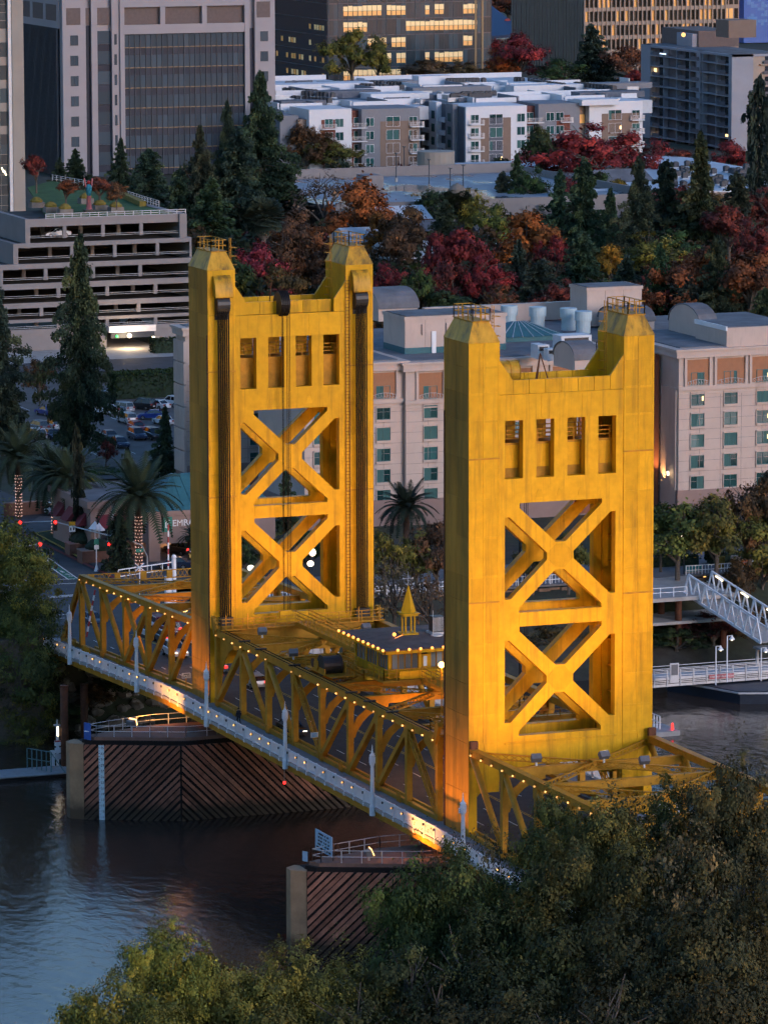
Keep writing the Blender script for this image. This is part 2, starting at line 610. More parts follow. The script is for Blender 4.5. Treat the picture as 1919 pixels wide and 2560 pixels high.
    # rope side: hoods, sheaves, ropes
    for s in (1, -1):
        yc = s * (TW - LW / 2)
        pts = [(X(TD), 45.25)] + [(X(TD + 1.0 * math.sin(a)), 43.05 + 2.15 * math.cos(a)) for a in [R(10 + 8 * i) for i in range(11)]] + [(X(TD + .9), 42.95), (X(TD + .8), 43.1), (X(TD), 43.1)]
        ho = part(t, 'sheave_hood', MB().prism([(x, yc - .95, z) for x, z in pts], (0, 1.9, 0)), 'yellow_cap')
        sh = MB().tube((X(TD - .2), yc - .7, 42.2), (X(TD - .2), yc + .7, 42.2), 1.15, 20)
        part(t, 'sheave', sh, 'black_metal')
        xs = sorted((X(TD + .01), X(TD + .06)))
        pc(t, 'slot', 'black_metal', xs[0], xs[1], yc - .75, yc + .75, 40.6, 43.1)
        for i in range(12):
            y = yc - .62 + i * .113
            rp = MB().tube((X(TD + .55 + .18 * (i % 2)), y, 8.9), (X(TD + .55 + .18 * (i % 2)), y, 43.2), .062, 5)
            part(t, 'rope', rp, 'dark_rope')
        xs = sorted((X(TD + .35), X(TD + .95)))
        pc(t, 'rope_socket', 'black_metal', xs[0], xs[1], yc - .75, yc + .75, 8.4, 9.3)
    yl = -LI - .15
    ld = MB()
    for d in (-.22, .22):
        ld.box(min(X(TD + .1), X(TD + .16)), max(X(TD + .1), X(TD + .16)), yl + d - .03, yl + d + .03, 8.8, 44.6)
    for i in range(100):
        z = 9 + i * .355
        ld.box(min(X(TD + .1), X(TD + .15)), max(X(TD + .1), X(TD + .15)), yl - .22, yl + .22, z, z + .05)
    part(t, 'ladder', ld, 'rust')
    # the operating drum on the parapet
    dx = X(TD - .35)
    if near:
        dm = MB().tube((dx, 2.15, 42.3), (dx, 3.9, 42.3), 1.05, 22)
        dd = part(t, 'drum_cover', dm, 'yellow_cap')
        for y in (2.12, 3.0, 3.85):
            part(dd, 'band', MB().tube((dx, y, 42.3), (dx, y + .09, 42.3), 1.09, 22), 'yellow_steel')
        tr = MB()
        for a in range(3):
            tr.tube((X(3.0) + 1.0 * math.cos(2.1 * a), .9 + 1.0 * math.sin(2.1 * a), 40.86), (X(3.0), .9, 44.2), .06, 5)
        part(t, 'tripod', tr, 'rust')
    else:
        dm = MB().tube((dx, .35, 42.0), (dx, 1.35, 42.0), 1.3, 22)
        dd = part(t, 'drum', dm, 'black_metal')
        for i in range(5):
            part(dd, 'cable_turn', MB().tube((dx, .42 + i * .19, 42.0), (dx, .52 + i * .19, 42.0), 1.36, 20), 'dark_rope')
        tr = MB().tube((X(4.4), 1.9, 40.86), (X(3.4), 1.2, 44.0), .06, 5)
        part(t, 'davit', tr, 'rust')
    for i, y in enumerate((.45, .62, .79, 1.2, 1.3)):
        part(t, 'operating_cable', MB().tube((X(TD + .9), y, 9.0), (X(TD + .95), y, 42), .03, 4), 'dark_rope')
    return t


m_, nt_, b_ = _new('yellow_cap')
b_.inputs['Roughness'].default_value = 0.45
n_ = _noise(nt_, 0.9, 6, 0.7, (1, 1, 0.3))
b_.inputs['Specular IOR Level'].default_value = 0.2
c_ = _ramp(nt_, n_.outputs['Fac'], [(0.36, (0.20, 0.12, 0.02)), (0.5, (0.50, 0.27, 0.02)), (0.66, (0.64, 0.35, 0.03))])
nt_.links.new(c_.outputs[0], b_.inputs['Base Color'])

tower(0.0, 1, 'nearer golden lift tower with bare outer face and covered drum', True)
tower(72.0 + TD, -1, 'farther golden lift tower with rope bundles down its face', False)


# ------------------------------------------------------------------ truss spans
def knee(parent, X, s, z):
    pts = [(8.68, 3.7), (8.68, 4.8), (8.15, 5.75), (7.2, 6.5), (6.2, 6.9), (4.9, 6.9), (4.9, 6.55), (6.0, 6.3), (6.9, 5.85), (7.6, 5.2), (8.2, 4.3), (8.4, 3.7)]
    part(parent, 'knee_bracket', MB().prism([(X - .1, s * y, z + q) for y, q in pts], (.2, 0, 0)), 'yellow_steel')


def truss(label, nodes, ztop, diags, laterals, posts, cross, end_foot=None, lights=True, laced=(), lightskip=()):
    x0, x1 = min(nodes), max(nodes)
    t = thing('truss_span', label, 'bridge span', ((x0 + x1) / 2, 0, zd((x0 + x1) / 2)))
    zt = lambda x: ztop(x)
    for s in (1, -1):
        y = s * 8.9
        part(t, 'top_chord', MB().beam((x0, y, zt(x0) - .33), (x1, y, zt(x1) - .33), .58, .66), 'yellow_steel')
        part(t, 'chord_cover', MB().beam((x0, y, zt(x0) + .02), (x1, y, zt(x1) + .02), .72, .05), 'yellow_steel')
        bc = MB()
        for a, b in zip(nodes, nodes[1:]):
            bc.beam((a, y, zd(a) + .28), (b, y, zd(b) + .28), .42, .55)
        part(t, 'bottom_chord', bc, 'yellow_steel')
        for x in posts:
            po = part(t, 'post', MB().box(x - .29, x + .29, y - .28, y + .28, zd(x) - .1, zt(x) - .6), 'yellow_steel')
            g = MB().prism([(x + a, y - .3, zt(x) - .4 + b) for a, b in ((-.55, 0), (.55, 0), (.42, -1.3), (-.42, -1.3))], (0, .6, 0))
            part(po, 'gusset', g, 'yellow_steel')
        for (xa, xb, kind) in diags:
            a, b = Vector((xa, y, zt(xa) - .75)), Vector((xb, y, zd(xb) + .5))
            if kind == 'laced':
                mb = MB()
                for d in (-.2, .2):
                    mb.lacing(a + Vector((0, d, 0)), b + Vector((0, d, 0)), (b - a).cross(Vector((0, 1, 0))), .6, 14, .1, .05)
                part(t, 'laced_diagonal', mb, 'yellow_steel')
            elif kind == 'round':
                part(t, 'diagonal', MB().tube(a, b, .3, 10), 'yellow_steel', True)
            else:
                part(t, 'diagonal', MB().beam(a, b, .52, .52), 'yellow_steel')
        if end_foot is not None:
            xe = nodes[0] if abs(end_foot - nodes[0]) < abs(end_foot - nodes[-1]) else nodes[-1]
            a, b = Vector((xe, y, zt(xe) - .35)), Vector((end_foot, y, zd(end_foot) + .2))
            part(t, 'end_post', MB().beam(a + Vector((0, .2, 0)), b + Vector((0, .2, 0)), .1, .62).beam(a - Vector((0, .2, 0)), b - Vector((0, .2, 0)), .1, .62).lacing(a, b, (0, 1, 0), .4, 16, .08, .05), 'yellow_steel')
            bcx = MB().beam((xe, y, zd(xe) + .28), (end_foot, y, zd(end_foot) + .28), .42, .55)
            part(t, 'bottom_chord', bcx, 'yellow_steel')
    for x in cross:
        cb = part(t, 'cross_beam', MB().box(x - .16, x + .16, -8.6, 8.6, zt(x) - 1.25, zt(x) - .5), 'yellow_steel')
        pc(cb, 'flange', 'yellow_steel', x - .3, x + .3, -8.6, 8.6, zt(x) - .5, zt(x) - .44)
        for s in (1, -1):
            knee(cb, x, s, zt(x) - 8.15)
    for (a, b) in laterals:
        for s in (1, -1):
            z0, z1 = zt(a) - .62, zt(b) - .62
            n = max(10, int(abs(b - a) * 1.35 + 8))
            part(t, 'lateral', MB().lacing((a, s * 8.5, z0), (b, -s * 8.5, z1), (0, 0, 1), .62, n, .07, .05, .13).lacing((a, s * 8.5, z0 + .28), (b, -s * 8.5, z1 + .28), (math.copysign(.3, b - a), .1, 0), .3, 4, .05, .03, .08), 'yellow_steel')
        pc(t, 'lateral_node', 'yellow_steel', (a + b) / 2 - .5, (a + b) / 2 + .5, -.5, .5, zt((a + b) / 2) - .28, zt((a + b) / 2) - .2)
    if lights:
        n = round((x1 - x0) / 2.6)
        for i in range(n + 1):
            x = x0 + .6 + i * (x1 - x0 - 1.2) / n
            if i in lightskip:
                continue
            bulb_at(t, x, 9.27, zt(x) - .38)
    return t


_hold = MB().box(-.07, .07, -.05, .09, -.02, .14).mesh('bulb_holder', 'yellow_steel')
_bulb = MB().ball((0, .08, -.10), .1, 7, 5).mesh('bulb', 'bulb_warm', smooth=True)


def bulb_at(parent, x, y, z):
    h = inst(parent, 'bulb_holder', _hold, (x, y, z))
    inst(h, 'bulb', _bulb, (x, y, z))


LN = [8.0 + 7.795 * k for k in range(9)]
ldi = [(LN[1], LN[0], 'laced'), (LN[1], LN[2], 'box'), (LN[2], LN[3], 'box'), (LN[3], LN[4], 'box'),
       (LN[5], LN[4], 'laced'), (LN[6], LN[5], 'round'), (LN[7], LN[6], 'round'), (LN[7], LN[8], 'box')]
lift = truss('lift span truss between the two towers, carrying the control house', LN, lambda x: 8.2, ldi,
             [(LN[0], LN[2]), (LN[2], LN[4]), (LN[4], LN[6]), (LN[6], LN[8])], LN[1:-1], LN[1:-1], lightskip=(13, 16, 17))
for s in (1, -1):
    for e, d in ((70.36, -1), (8.0, 1)):
        pts = [(0, 8.1), (-4.4, 8.1), (-4.3, 6.9), (-3.0, 6.3), (-1.7, 5.2), (-.8, 3.8), (-.5, 2.5), (0, 2.5)]
        ep = part(lift, 'end_plate', MB().prism([(e - d * x, s * 8.62, z) for x, z in pts], (0, s * .12, 0)), 'yellow_steel')
        part(lift, 'end_upright', MB().box(e - .3, e + .3, s * 8.9 - .28, s * 8.9 + .28, -.1, 8.15), 'yellow_steel')
        part(lift, 'guide_horn', MB().prism([(e + .1, s * 9.0, 7.4), (e + .9, s * 9.0, 9.2), (e + .7, s * 9.0, 9.6), (e + .2, s * 9.0, 9.4), (e - .3, s * 9.0, 8.2)] if d < 0 else [(e - .1, s * 9.0, 7.4), (e - .9, s * 9.0, 9.2), (e - .7, s * 9.0, 9.6), (e - .2, s * 9.0, 9.4), (e + .3, s * 9.0, 8.2)], (0, s * .35, 0)), 'yellow_steel')
# girders and platforms across the ends of the lift span
for e, d in ((69.6, 1), (8.8, -1)):
    part(lift, 'end_girder', MB().prism([(e, -8.5, 7.9), (e, -8.5, 6.2), (e, -4, 5.6), (e, 4, 5.6), (e, 8.5, 6.2), (e, 8.5, 7.9), (e, 4, 8.5), (e, -4, 8.5)], (.3, 0, 0)), 'yellow_steel')
    pl = part(lift, 'end_platform', MB().box(min(e - d * .9, e + d * 1.5), max(e - d * .9, e + d * 1.5), -9.2, 9.2, 8.3, 8.42), 'yellow_steel')
    rl = MB()
    rail(rl, [(e - d * .9, -9.1), (e - d * .9, -1.5)], 8.42, 1.1, 1.3, .07, 3)
    rail(rl, [(e - d * .9, 9.1), (e - d * .9, .6)], 8.42, 1.1, 1.3, .07, 3)
    rail(rl, [(e - d * .9, 9.1), (e + d * 1.4, 9.1)], 8.42, 1.1, 1.1, .07, 3)
    rail(rl, [(e - d * .9, -9.1), (e + d * 1.4, -9.1)], 8.42, 1.1, 1.1, .07, 3)
    for y in (6.2, 8.6, -6.2, -8.6):
        rl.beam((e - d * 1.0, y, 8.4), (e - d * 1.0, y, 10.0), .09, .09)
    part(pl, 'railing', rl, 'yellow_steel')
    pc(pl, 'notice_box', 'yellow_paint', e - .2, e + .2, .9, 2.3, 9.1, 9.9)
# the elevated walkway from both towers to the control house
for a, b in ((45.5, 69.0), (9.5, 33.0)):
    wk = part(lift, 'walkway', MB().box(a, b, -.75, .75, 8.62, 8.74).box(a, b, -.8, -.68, 8.3, 8.62).box(a, b, .68, .8, 8.3, 8.62), 'yellow_steel')
    rl = MB()
    for y in (-.75, .75):
        rail(rl, [(a, y), (b, y)], 8.74, 1.15, 1.25, .06, 3)
    part(wk, 'railing', rl, 'yellow_steel')
for i, x in enumerate((62.0, 57.0, 47.0, 31.0, 26.0, 20.0)):
    pc(lift, 'stop_bar', 'black_metal', x - .15, x + .15, 8.3, 9.5, 8.27, 8.42)
for y in (8.62, 9.1):
    part(lift, 'chord_cable', MB().beam((9, y, 8.32), (70, y, 8.32), .06, .06), 'dark_rope')
# hanging wires under the end
winch = part(lift, 'winch_drum', MB().tube((41.9, 6.1, 9.1), (41.9, 7.9, 9.1), .92, 18), 'black_metal')
for y in (6.0, 7.9):
    part(winch, 'drum_flange', MB().tube((41.9, y, 9.1), (41.9, y + .12, 9.1), 1.05, 18), 'black_metal')
part(winch, 'gear_wheel', MB().tube((42.9, 8.05, 9.0), (42.9, 8.2, 9.0), .55, 16), 'yellow_steel')
part(winch, 'gear_wheel', MB().tube((43.8, 8.05, 9.1), (43.8, 8.2, 9.1), .45, 14), 'rust')
pc(winch, 'winch_frame', 'yellow_steel', 40.7, 44.3, 7.95, 8.04, 8.25, 8.9)
pc(winch, 'winch_frame', 'yellow_steel', 40.7, 43.3, 5.75, 5.9, 8.25, 9.5)
pf = part(lift, 'winch_platform', MB().box(39.5, 46.5, 4.6, 7.9, 8.22, 8.3), 'yellow_steel')
rl = MB()
rail(rl, [(40.2, 5.5), (36.5, 5.5), (36.5, 4.4)], 8.3, 1.1, 1.2, .07, 3)
rail(rl, [(46.5, 7.9), (46.5, 4.6), (44, 4.6)], 8.3, 1.1, 1.2, .07, 3)
part(pf, 'railing', rl, 'yellow_steel')

fz = lambda x: 8.12 - .0285 * (x - 78.0)
FN = [78.2, 85.5, 93.4, 101.3, 109.4, 117.2]
far_ap = truss('far approach truss beyond the farther tower, with slanted end posts', FN, fz,
               [(FN[5], FN[4], 'round'), (FN[4], FN[3], 'round'), (FN[3], FN[2], 'round'), (FN[2], FN[3], 'box'), (FN[1], FN[2], 'box'), (FN[0], FN[1], 'box')],
               [(FN[5], FN[3]), (FN[3], FN[1])], FN[1:], FN[1:5], end_foot=124.4, lightskip=(1, 6))
pt = MB().box(116.95, 117.05, -8.6, 8.6, 6.92, 7.02).box(116.95, 117.05, -8.6, 8.6, 6.02, 6.14)
for i in range(11):
    y = -7.8 + i * 1.56
    if i % 2 == 0:
        pt.box(116.93, 117.07, y - .35, y + .35, 6.15, 6.9)
    else:
        for k in range(3):
            pt.beam((117, y - .8 + k * .53, 6.1), (117, y - .27 + k * .53, 6.95), .06, .06)
            pt.beam((117.04, y - .27 + k * .53, 6.1), (117.04, y - .8 + k * .53, 6.95), .06, .06)
part(far_ap, 'portal', pt, 'yellow_steel')

NN = [-.2, -7.8, -15.6, -23.4, -31.2, -39.0]
near_ap = truss('near approach truss in front of the nearer tower, half behind trees', NN[::-1], lambda x: 8.45,
                [(NN[0], NN[1], 'round'), (NN[1], NN[2], 'round'), (NN[2], NN[3], 'round'), (NN[3], NN[2], 'box'), (NN[4], NN[3], 'box'), (NN[5], NN[4], 'box')],
                [(NN[0], NN[2]), (NN[2], NN[4])], NN[1:], NN[1:], end_foot=-46.5)
for s in (1, -1):
    part(near_ap, 'bearing_stub', MB().box(-.75, -.3, s * 8.9 - .35, s * 8.9 + .35, 8.47, 9.2), 'rust')

# ------------------------------------------------------------------ control house
ch = thing('control_house', 'yellow bridge control house with flat brown roof and spire', 'control house', (38.5, 0, 8.7))
part(ch, 'floor', MB().box(33.2, 44.6, -4.7, 4.7, 8.5, 8.72), 'yellow_steel')
wall = MB().box(34.3, 43.6, -3.75, 3.75, 8.72, 9.55).box(34.3, 43.6, -3.75, 3.75, 11.15, 11.6)
for x, y in ((34.3, 3.45), (34.3, -3.75), (43.3, 3.45), (43.3, -3.75), (34.3, .25), (34.3, -.75), (37.2, 3.45), (40.3, 3.45), (43.3, 0), (37.2, -3.75), (40.3, -3.75)):
    wall.box(x, x + .3, y, y + .3, 9.55, 11.15)
part(ch, 'wall', wall, 'yellow_paint')
part(ch, 'core', MB().box(34.6, 43.3, -3.45, 3.45, 9.5, 11.2), 'house_dark') if M('house_dark', (0.05, 0.045, 0.04), 0.7) else None
GLASS('house_glass', (0.16, 0.18, 0.2), 0.1)
for i in range(4):
    for base in (0.62, -3.4):
        y = base + i * .7
        w = part(ch, 'window', MB().box(34.36, 34.42, y, y + .05, 9.55, 11.15).box(34.36, 34.42, y + .6, y + .65, 9.55, 11.15).box(34.36, 34.42, y, y + .65, 11.1, 11.15).box(34.36, 34.42, y, y + .65, 9.55, 9.6), 'yellow_steel')
        pc(w, 'pane', 'house_glass', 34.38, 34.40, y + .05, y + .6, 9.6, 11.1)
for i in range(12):
    x = 34.75 + i * .71
    w = part(ch, 'window', MB().box(x, x + .05, 3.62, 3.68, 9.55, 11.15).box(x + .55, x + .6, 3.62, 3.68, 9.55, 11.15), 'yellow_steel')
    pc(w, 'pane', 'house_glass', x + .05, x + .55, 3.64, 3.66, 9.55, 11.15)
dr_ = part(ch, 'door', MB().box(34.24, 34.3, -.42, .22, 8.75, 11.0), 'yellow_paint')
pc(dr_, 'pane', 'white_paint', 34.22, 34.24, -.28, .08, 9.8, 10.8)
M('roof_brown', (0.125, 0.085, 0.075), 0.85, var=0.3, scale=0.8)
rf = MB()
rf.hexa([(32.3, -4.85, 11.7), (44.9, -4.85, 11.7), (44.9, 4.85, 11.7), (32.3, 4.85, 11.7), (32.35, -4.8, 11.95), (44.85, -4.8, 11.95), (44.85, 4.8, 11.95), (32.35, 4.8, 11.95)])
rf.hexa([(32.5, -4.7, 11.95), (44.7, -4.7, 11.95), (44.7, 4.7, 11.95), (32.5, 4.7, 11.95), (38, -.5, 12.35), (39, -.5, 12.35), (39, .5, 12.35), (38, .5, 12.35)])
ro = part(ch, 'roof', rf, 'roof_brown')
part(ro, 'fascia', MB().box(32.2, 45.0, 4.86, 4.95, 11.55, 11.85).box(32.2, 45.0, -4.95, -4.86, 11.55, 11.85).box(32.2, 32.29, -4.95, 4.95, 11.55, 11.85).box(44.91, 45, -4.95, 4.95, 11.55, 11.85), 'yellow_paint')
_obulb = MB().ball((0, 0, 0), .15, 7, 5).mesh('eave_bulb', 'bulb_orange', smooth=True)
for i in range(10):
    inst(ro, 'eave_bulb', _obulb, (32.5 + i * 1.36, 5.02, 11.95))
for i in range(8):
    inst(ro, 'eave_bulb', _obulb, (32.12, 3.6 - i * 1.2, 11.95))
sp = MB()
for x, y in ((-.55, -.55), (.4, -.55), (-.55, .4), (.4, .4)):
    sp.box(38.5 + x, 38.5 + x + .15, y, y + .15, 12.2, 14.2)
sp.box(37.7, 39.3, -.8, .8, 12.2, 12.5).box(37.75, 39.25, -.75, .75, 14.2, 14.4).box(37.6, 39.4, -.9, .9, 14.4, 14.5)
spo = part(ch, 'spire', sp, 'yellow_paint')
part(spo, 'spire_roof', MB().lathe((38.5, 0, 14.5), [(.8, 0), (.03, 2.7)], 4), 'yellow_paint')
part(spo, 'weather_vane', MB().tube((38.5, 0, 17.1), (38.5, 0, 18.6), .025, 5).tube((38.5, -.5, 17.9), (38.5, .5, 17.9), .02, 5).ball((38.5, -.5, 17.9), .09).ball((38.5, .5, 17.9), .09).tube((38.1, 0, 17.7), (38.9, 0, 17.7), .02, 5), 'galvanised')
rl = MB()
rail(rl, [(33.3, -4.6), (33.3, 4.6), (37.6, 4.6)], 8.72, 1.1, 1.4, .07, 3)
part(ch, 'balcony_railing', rl, 'yellow_steel')
rl = MB()
rail(rl, [(40.5, 4.6), (44.5, 4.6), (44.5, -4.6)], 8.72, 1.1, 1.4, .07, 3)
part(ch, 'balcony_railing', rl, 'yellow_steel')
part(ch, 'parapet_plate', MB().box(33.22, 33.28, -2.9, 3.0, 8.8, 9.6), 'yellow_paint')
part(ch, 'antenna_dish', MB().lathe((36.9, -2.4, 12.25), [(.15, -.15), (.62, 0), (.6, .12), (.1, .2)], 14).tube((36.9, -2.0, 12.2), (36.9, -2.0, 14.8), .03, 5), 'galvanised')
ac = solo('air_conditioner', MB().box(38.1, 39.3, -3.7, -2.5, 12.4, 13.9), 'black_metal', 'dark air conditioner unit on the control house roof beside spire', 'air conditioner', (38.7, -3.1, 12.2))
for i in range(9):
    pc(ac, 'fin', 'grey_steel', 38.06, 38.1, -3.65 + i * .13, -3.6 + i * .13, 12.45, 13.85)
pc(ac, 'stand', 'grey_steel', 37.9, 39.5, -3.9, -2.3, 12.15, 12.38)
bl = solo('beacon_lamp', MB().ball((37.2, 2.0, 12.6), .2, 8, 6).tube((37.2, 1.95, 12.2), (38, .8, 12.35), .03, 5), 'bulb_orange', 'glowing orange lamp on the control house roof', 'lamp', (37.2, 2.0, 12.3))

# ------------------------------------------------------------------ deck
XS = [-140, -120, -100, -80, -60, -45, -30, -15, 0, 20, 40, 60, 78, 90, 102, 114, 126.5, 136]


def strip(mb, y0, y1, dz0, dz1, xs=XS, f=zd):
    for a, b in zip(xs, xs[1:]):
        mb.hexa([(a, y0, f(a) + dz0), (b, y0, f(b) + dz0), (b, y1, f(b) + dz0), (a, y1, f(a) + dz0), (a, y0, f(a) + dz1), (b, y0, f(b) + dz1), (b, y1, f(b) + dz1), (a, y1, f(a) + dz1)])
    return mb


deck = struct('bridge_road', strip(MB(), -8.25, 8.25, -.35, 0), 'asphalt')
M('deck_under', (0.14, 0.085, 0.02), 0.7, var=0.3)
XB = [x for x in XS if -50 <= x <= 127]
und = MB()
for y in (-7.5, -4.5, -1.5, 1.5, 4.5, 7.5):
    strip(und, y - .2, y + .2, -1.5, -.36, XB)
part(deck, 'stringers', und, 'deck_under')
fb = MB()
for x in LN + FN + NN[1:]:
    fb.box(x - .2, x + .2, -11.8, 11.8, zd(x) - 1.3, zd(x) - .45)
part(deck, 'floor_beams', fb, 'deck_under')
for yl, dash in ((-2.75, 1), (2.75, 1), (-5.6, 1), (5.6, 1)):
    for i in range(30):
        x = -45 + i * 6.1 + (1.3 if abs(yl) > 4 else 0)
        if x < 124:
            mb = MB().box(x, x + 2.2, yl - .06, yl + .06, zd(x + 1) + .004, zd(x + 1) + .008)
            part(deck, 'lane_dash', mb, 'road_line')
cl = MB()
M('line_yellow', (0.55, 0.36, 0.04), 0.7, var=0.25, scale=5)
for y in (-.12, .12):
    strip(cl, y - .05, y + .05, .004, .008)
part(deck, 'centre_line', cl, 'line_yellow')
for s in (1, -1):
    y0, y1 = sorted((s * 8.26, s * 12.25))
    sw = struct('bridge_sidewalk', strip(MB(), y0, y1, -.12, .14, XB), 'sidewalk')
    y0, y1 = sorted((s * 12.05, s * 12.3))
    part(sw, 'edge_girder', strip(MB(), y0, y1, -.8, -.13, XB), 'yellow_steel')
    y0, y1 = sorted((s * 12.26, s * 12.5))
    part(sw, 'kerb', strip(MB(), y0, y1, -.14, .16, XB), 'concrete')
    y0, y1 = sorted((s * 8.26, s * 8.5))
    part(sw, 'guard_rail', strip(MB(), y0, y1, .5, .72, [x for x in XB if x >= -46 and x <= 124]), 'yellow_steel')
# small yellow frames beside the posts
for i, x in enumerate([x for x in (LN[1:] + FN[1:] + NN[1:3])]):
    for s in (1, -1):
        g = MB()
        xx = x - 1.2 if i % 2 else x + 1.0
        for a in (0, .45, .9):
            g.box(xx + a - .04, xx + a + .04, s * 9.35 - .04, s * 9.35 + .04, zd(xx), zd(xx) + 1.05)
        g.box(xx - .04, xx + .94, s * 9.35 - .04, s * 9.35 + .04, zd(xx) + .97, zd(xx) + 1.05)
        g.box(xx - .04, xx + .94, s * 9.35 - .04, s * 9.35 + .04, zd(xx) + .2, zd(xx) + .28)
        part(lift if 8 < x < 71 else (far_ap if x > 71 else near_ap), 'guard_frame', g, 'yellow_steel')

# ------------------------------------------------------------------ white railings and lamp posts
RL = 2.6
_rpost = MB().box(-.09, .09, -.1, .1, -.25, 1.32).box(-.12, .12, -.13, .13, -.35, -.05).mesh('rail_post', 'white_paint')
_pk = MB()
for i in range(15):
    x = .12 + i * (RL - .2) / 15 + .06
    _pk.box(x - .035, x + .035, -.02, .02, .2, 1.12)
_pick = _pk.mesh('picket_panel', 'white_paint')
_rr = MB().box(.09, RL - .09, -.07, .07, 1.12, 1.25).box(.09, RL - .09, -.05, .05, .12, .2).mesh('hand_rail', 'white_paint')
_lh = MB().box(-.06, .06, 0, .14, -.12, .1).mesh('lamp_holder', 'black_metal')
_rb = MB().ball((0, .2, -.02), .095, 7, 5).mesh('bulb', 'bulb_warm', smooth=True)
for s, lab in ((1, 'white picket railing with small bulbs along the left sidewalk'), (-1, 'white picket railing along the right sidewalk beyond the trusses')):
    rt = thing('bridge_railing', lab, 'railing', (42, s * 12.38, 0))
    n = int((120.6 + 34.0) / RL)
    for i in range(n + 1):
        x = 119.9 - i * RL
        z = zd(x) + .14
        p = inst(rt, 'rail_post', _rpost, (x, s * 12.38, z))
        if s > 0:
            inst(p, 'lamp_holder', _lh, (x, 12.46, z + .95))
            if i % 5 in (2, 3) or (15 < i < 30 and i % 2) or i % 7 == 0:
                inst(p, 'bulb', _rb, (x, 12.46, z + .95))
        if i < n:
            zz = zd(x - RL) + .14
            sl_ = math.atan2(z - zz, RL)
            a = inst(rt, 'picket_panel', _pick, (x - RL, s * 12.38, zz))
            b = inst(rt, 'hand_rail', _rr, (x - RL, s * 12.38, zz))
            a.rotation_euler.y = b.rotation_euler.y = -sl_
# railing that turns off to the left at the far end
rt = thing('plaza_railing', 'white railing turning left off the far bridge end', 'railing', (121, 16, -1.6))
for i in range(7):
    y = 12.6 + i * RL
    p = inst(rt, 'rail_post', _rpost, (120.2, y, -1.5))
    if i < 6:
        for nm, me in (('picket_panel', _pick), ('hand_rail', _rr)):
            o = inst(rt, nm, me, (120.2, y, -1.5))
            o.rotation_euler.z = R(90)
_lampsh = MB().lathe((0, 0, 0), [(.3, -.6), (.3, .3), (.24, .45), (.18, 4.1), (.2, 4.2), (.27, 4.35), (.27, 5.15), (.31, 5.2), (.12, 5.4), (.07, 5.6), (.025, 6.2)], 8).mesh('shaft', 'white_paint')
_lampgl = MB().box(-.285, .285, -.1, .1, 4.45, 5.05).box(-.1, .1, -.285, .285, 4.45, 5.05).mesh('lantern_panel', 'white_paint')
nm = ['standing before the far end of the bridge', 'second from the far end, left of the farther tower', 'beside the lower left corner of the farther tower', 'in front of the middle of the lift span', 'next left of the nearer tower', 'in front of the nearer tower, beside the small sign']
for i, x in enumerate((110.1, 86.3, 63.4, 39.7, 15.7, -7.1)):
    p = thing('lamp_post', 'white tapered lamp post ' + nm[i], 'lamp post', (x, 12.62, zd(x)), 'white lamp posts along the left railing')
    inst(p, 'shaft', _lampsh, (x, 12.62, zd(x)))
    inst(p, 'lantern_panel', _lampgl, (x, 12.62, zd(x)))


# ------------------------------------------------------------------ flood lamps that light the towers
def flood(label, loc, target, energy, spot=70, size=.35, group='flood lamps on the bridge', glow=False, col=SODIUM):
    t = thing('flood_lamp', label, 'flood lamp', loc, group)
    d = (Vector(target) - Vector(loc)).normalized()
    c = Vector(loc)
    part(t, 'housing', MB().beam(c - d * .35, c + d * .25, .9, .55), 'lamp_housing')
    part(t, 'lens', MB().beam(c + d * .25, c + d * .28, 1.02 if glow else .8, .68 if glow else .45), 'flood_glow' if glow else 'lamp_glow')
    part(t, 'bracket', MB().box(c.x - .08, c.x + .08, c.y - .08, c.y + .08, c.z - .75, c.z - .2), 'grey_steel')
    light(t, 'flood_light', 'SPOT', tuple(c + d * .5), energy, col, target, size, spot, .8)
    return t


FE = 1250
flood('grey flood lamp on the near approach bracing, left of centre', (-9.5, 6.5, 9.2), (0, 5.0, 17), FE * .42, 120, .8)
flood('grey flood lamp on the crossing of the near approach bracing', (-10.5, .3, 9.2), (0, 1.0, 22), FE * .25, 110, .8)
flood('grey flood lamp on the near approach bracing, right of centre', (-14.0, -2.1, 9.2), (0, -3, 24), FE * .2, 100, .8)
flood('grey flood lamp on the left chord before the farther tower', (62.6, 6.75, 9.2), (72, 5.5, 18), FE * .34, 115, .8)
flood('grey flood lamp on the bracing before the farther tower, right side', (61.0, -4.1, 9.2), (72, -3.5, 20), FE * .3, 110, .8)
WARM = (1.0, 0.57, 0.19)
flood('added unseen flood lamp far out on the near approach, left chord', (-37.5, 8.6, 9.3), (0, 3.0, 30), FE * 1.5, 66, .8, col=WARM)  # this pair is added behind the trees to light the nearer tower evenly
flood('added unseen flood lamp far out on the near approach, right chord', (-37.5, -8.6, 9.3), (0, -2, 32), FE * 1.1, 66, .8, col=WARM)
flood('added grey flood lamp on the left chord right of the winch', (49.0, 8.3, 9.3), (72, 3.0, 33), FE * .8, 88, .8, col=WARM)  # added pair, set back for a softer falloff up the farther tower
flood('added grey flood lamp on the right chord beyond the control house', (49.0, -8.3, 9.3), (72, -2.0, 34), FE * .65, 88, .8, col=WARM)
# ================================================================== ground, river, piers, docks
def lerp(a, b, t):
    return a + (b - a) * max(0.0, min(1.0, t))


GZ = -2.0                                  # street level of the far bank


def bank(Y):
    """waterline and top edge of the far bank"""
    t = (8 - Y) / 30
    return lerp(117.5, 124.5, t), lerp(125.5, 141.0, t)


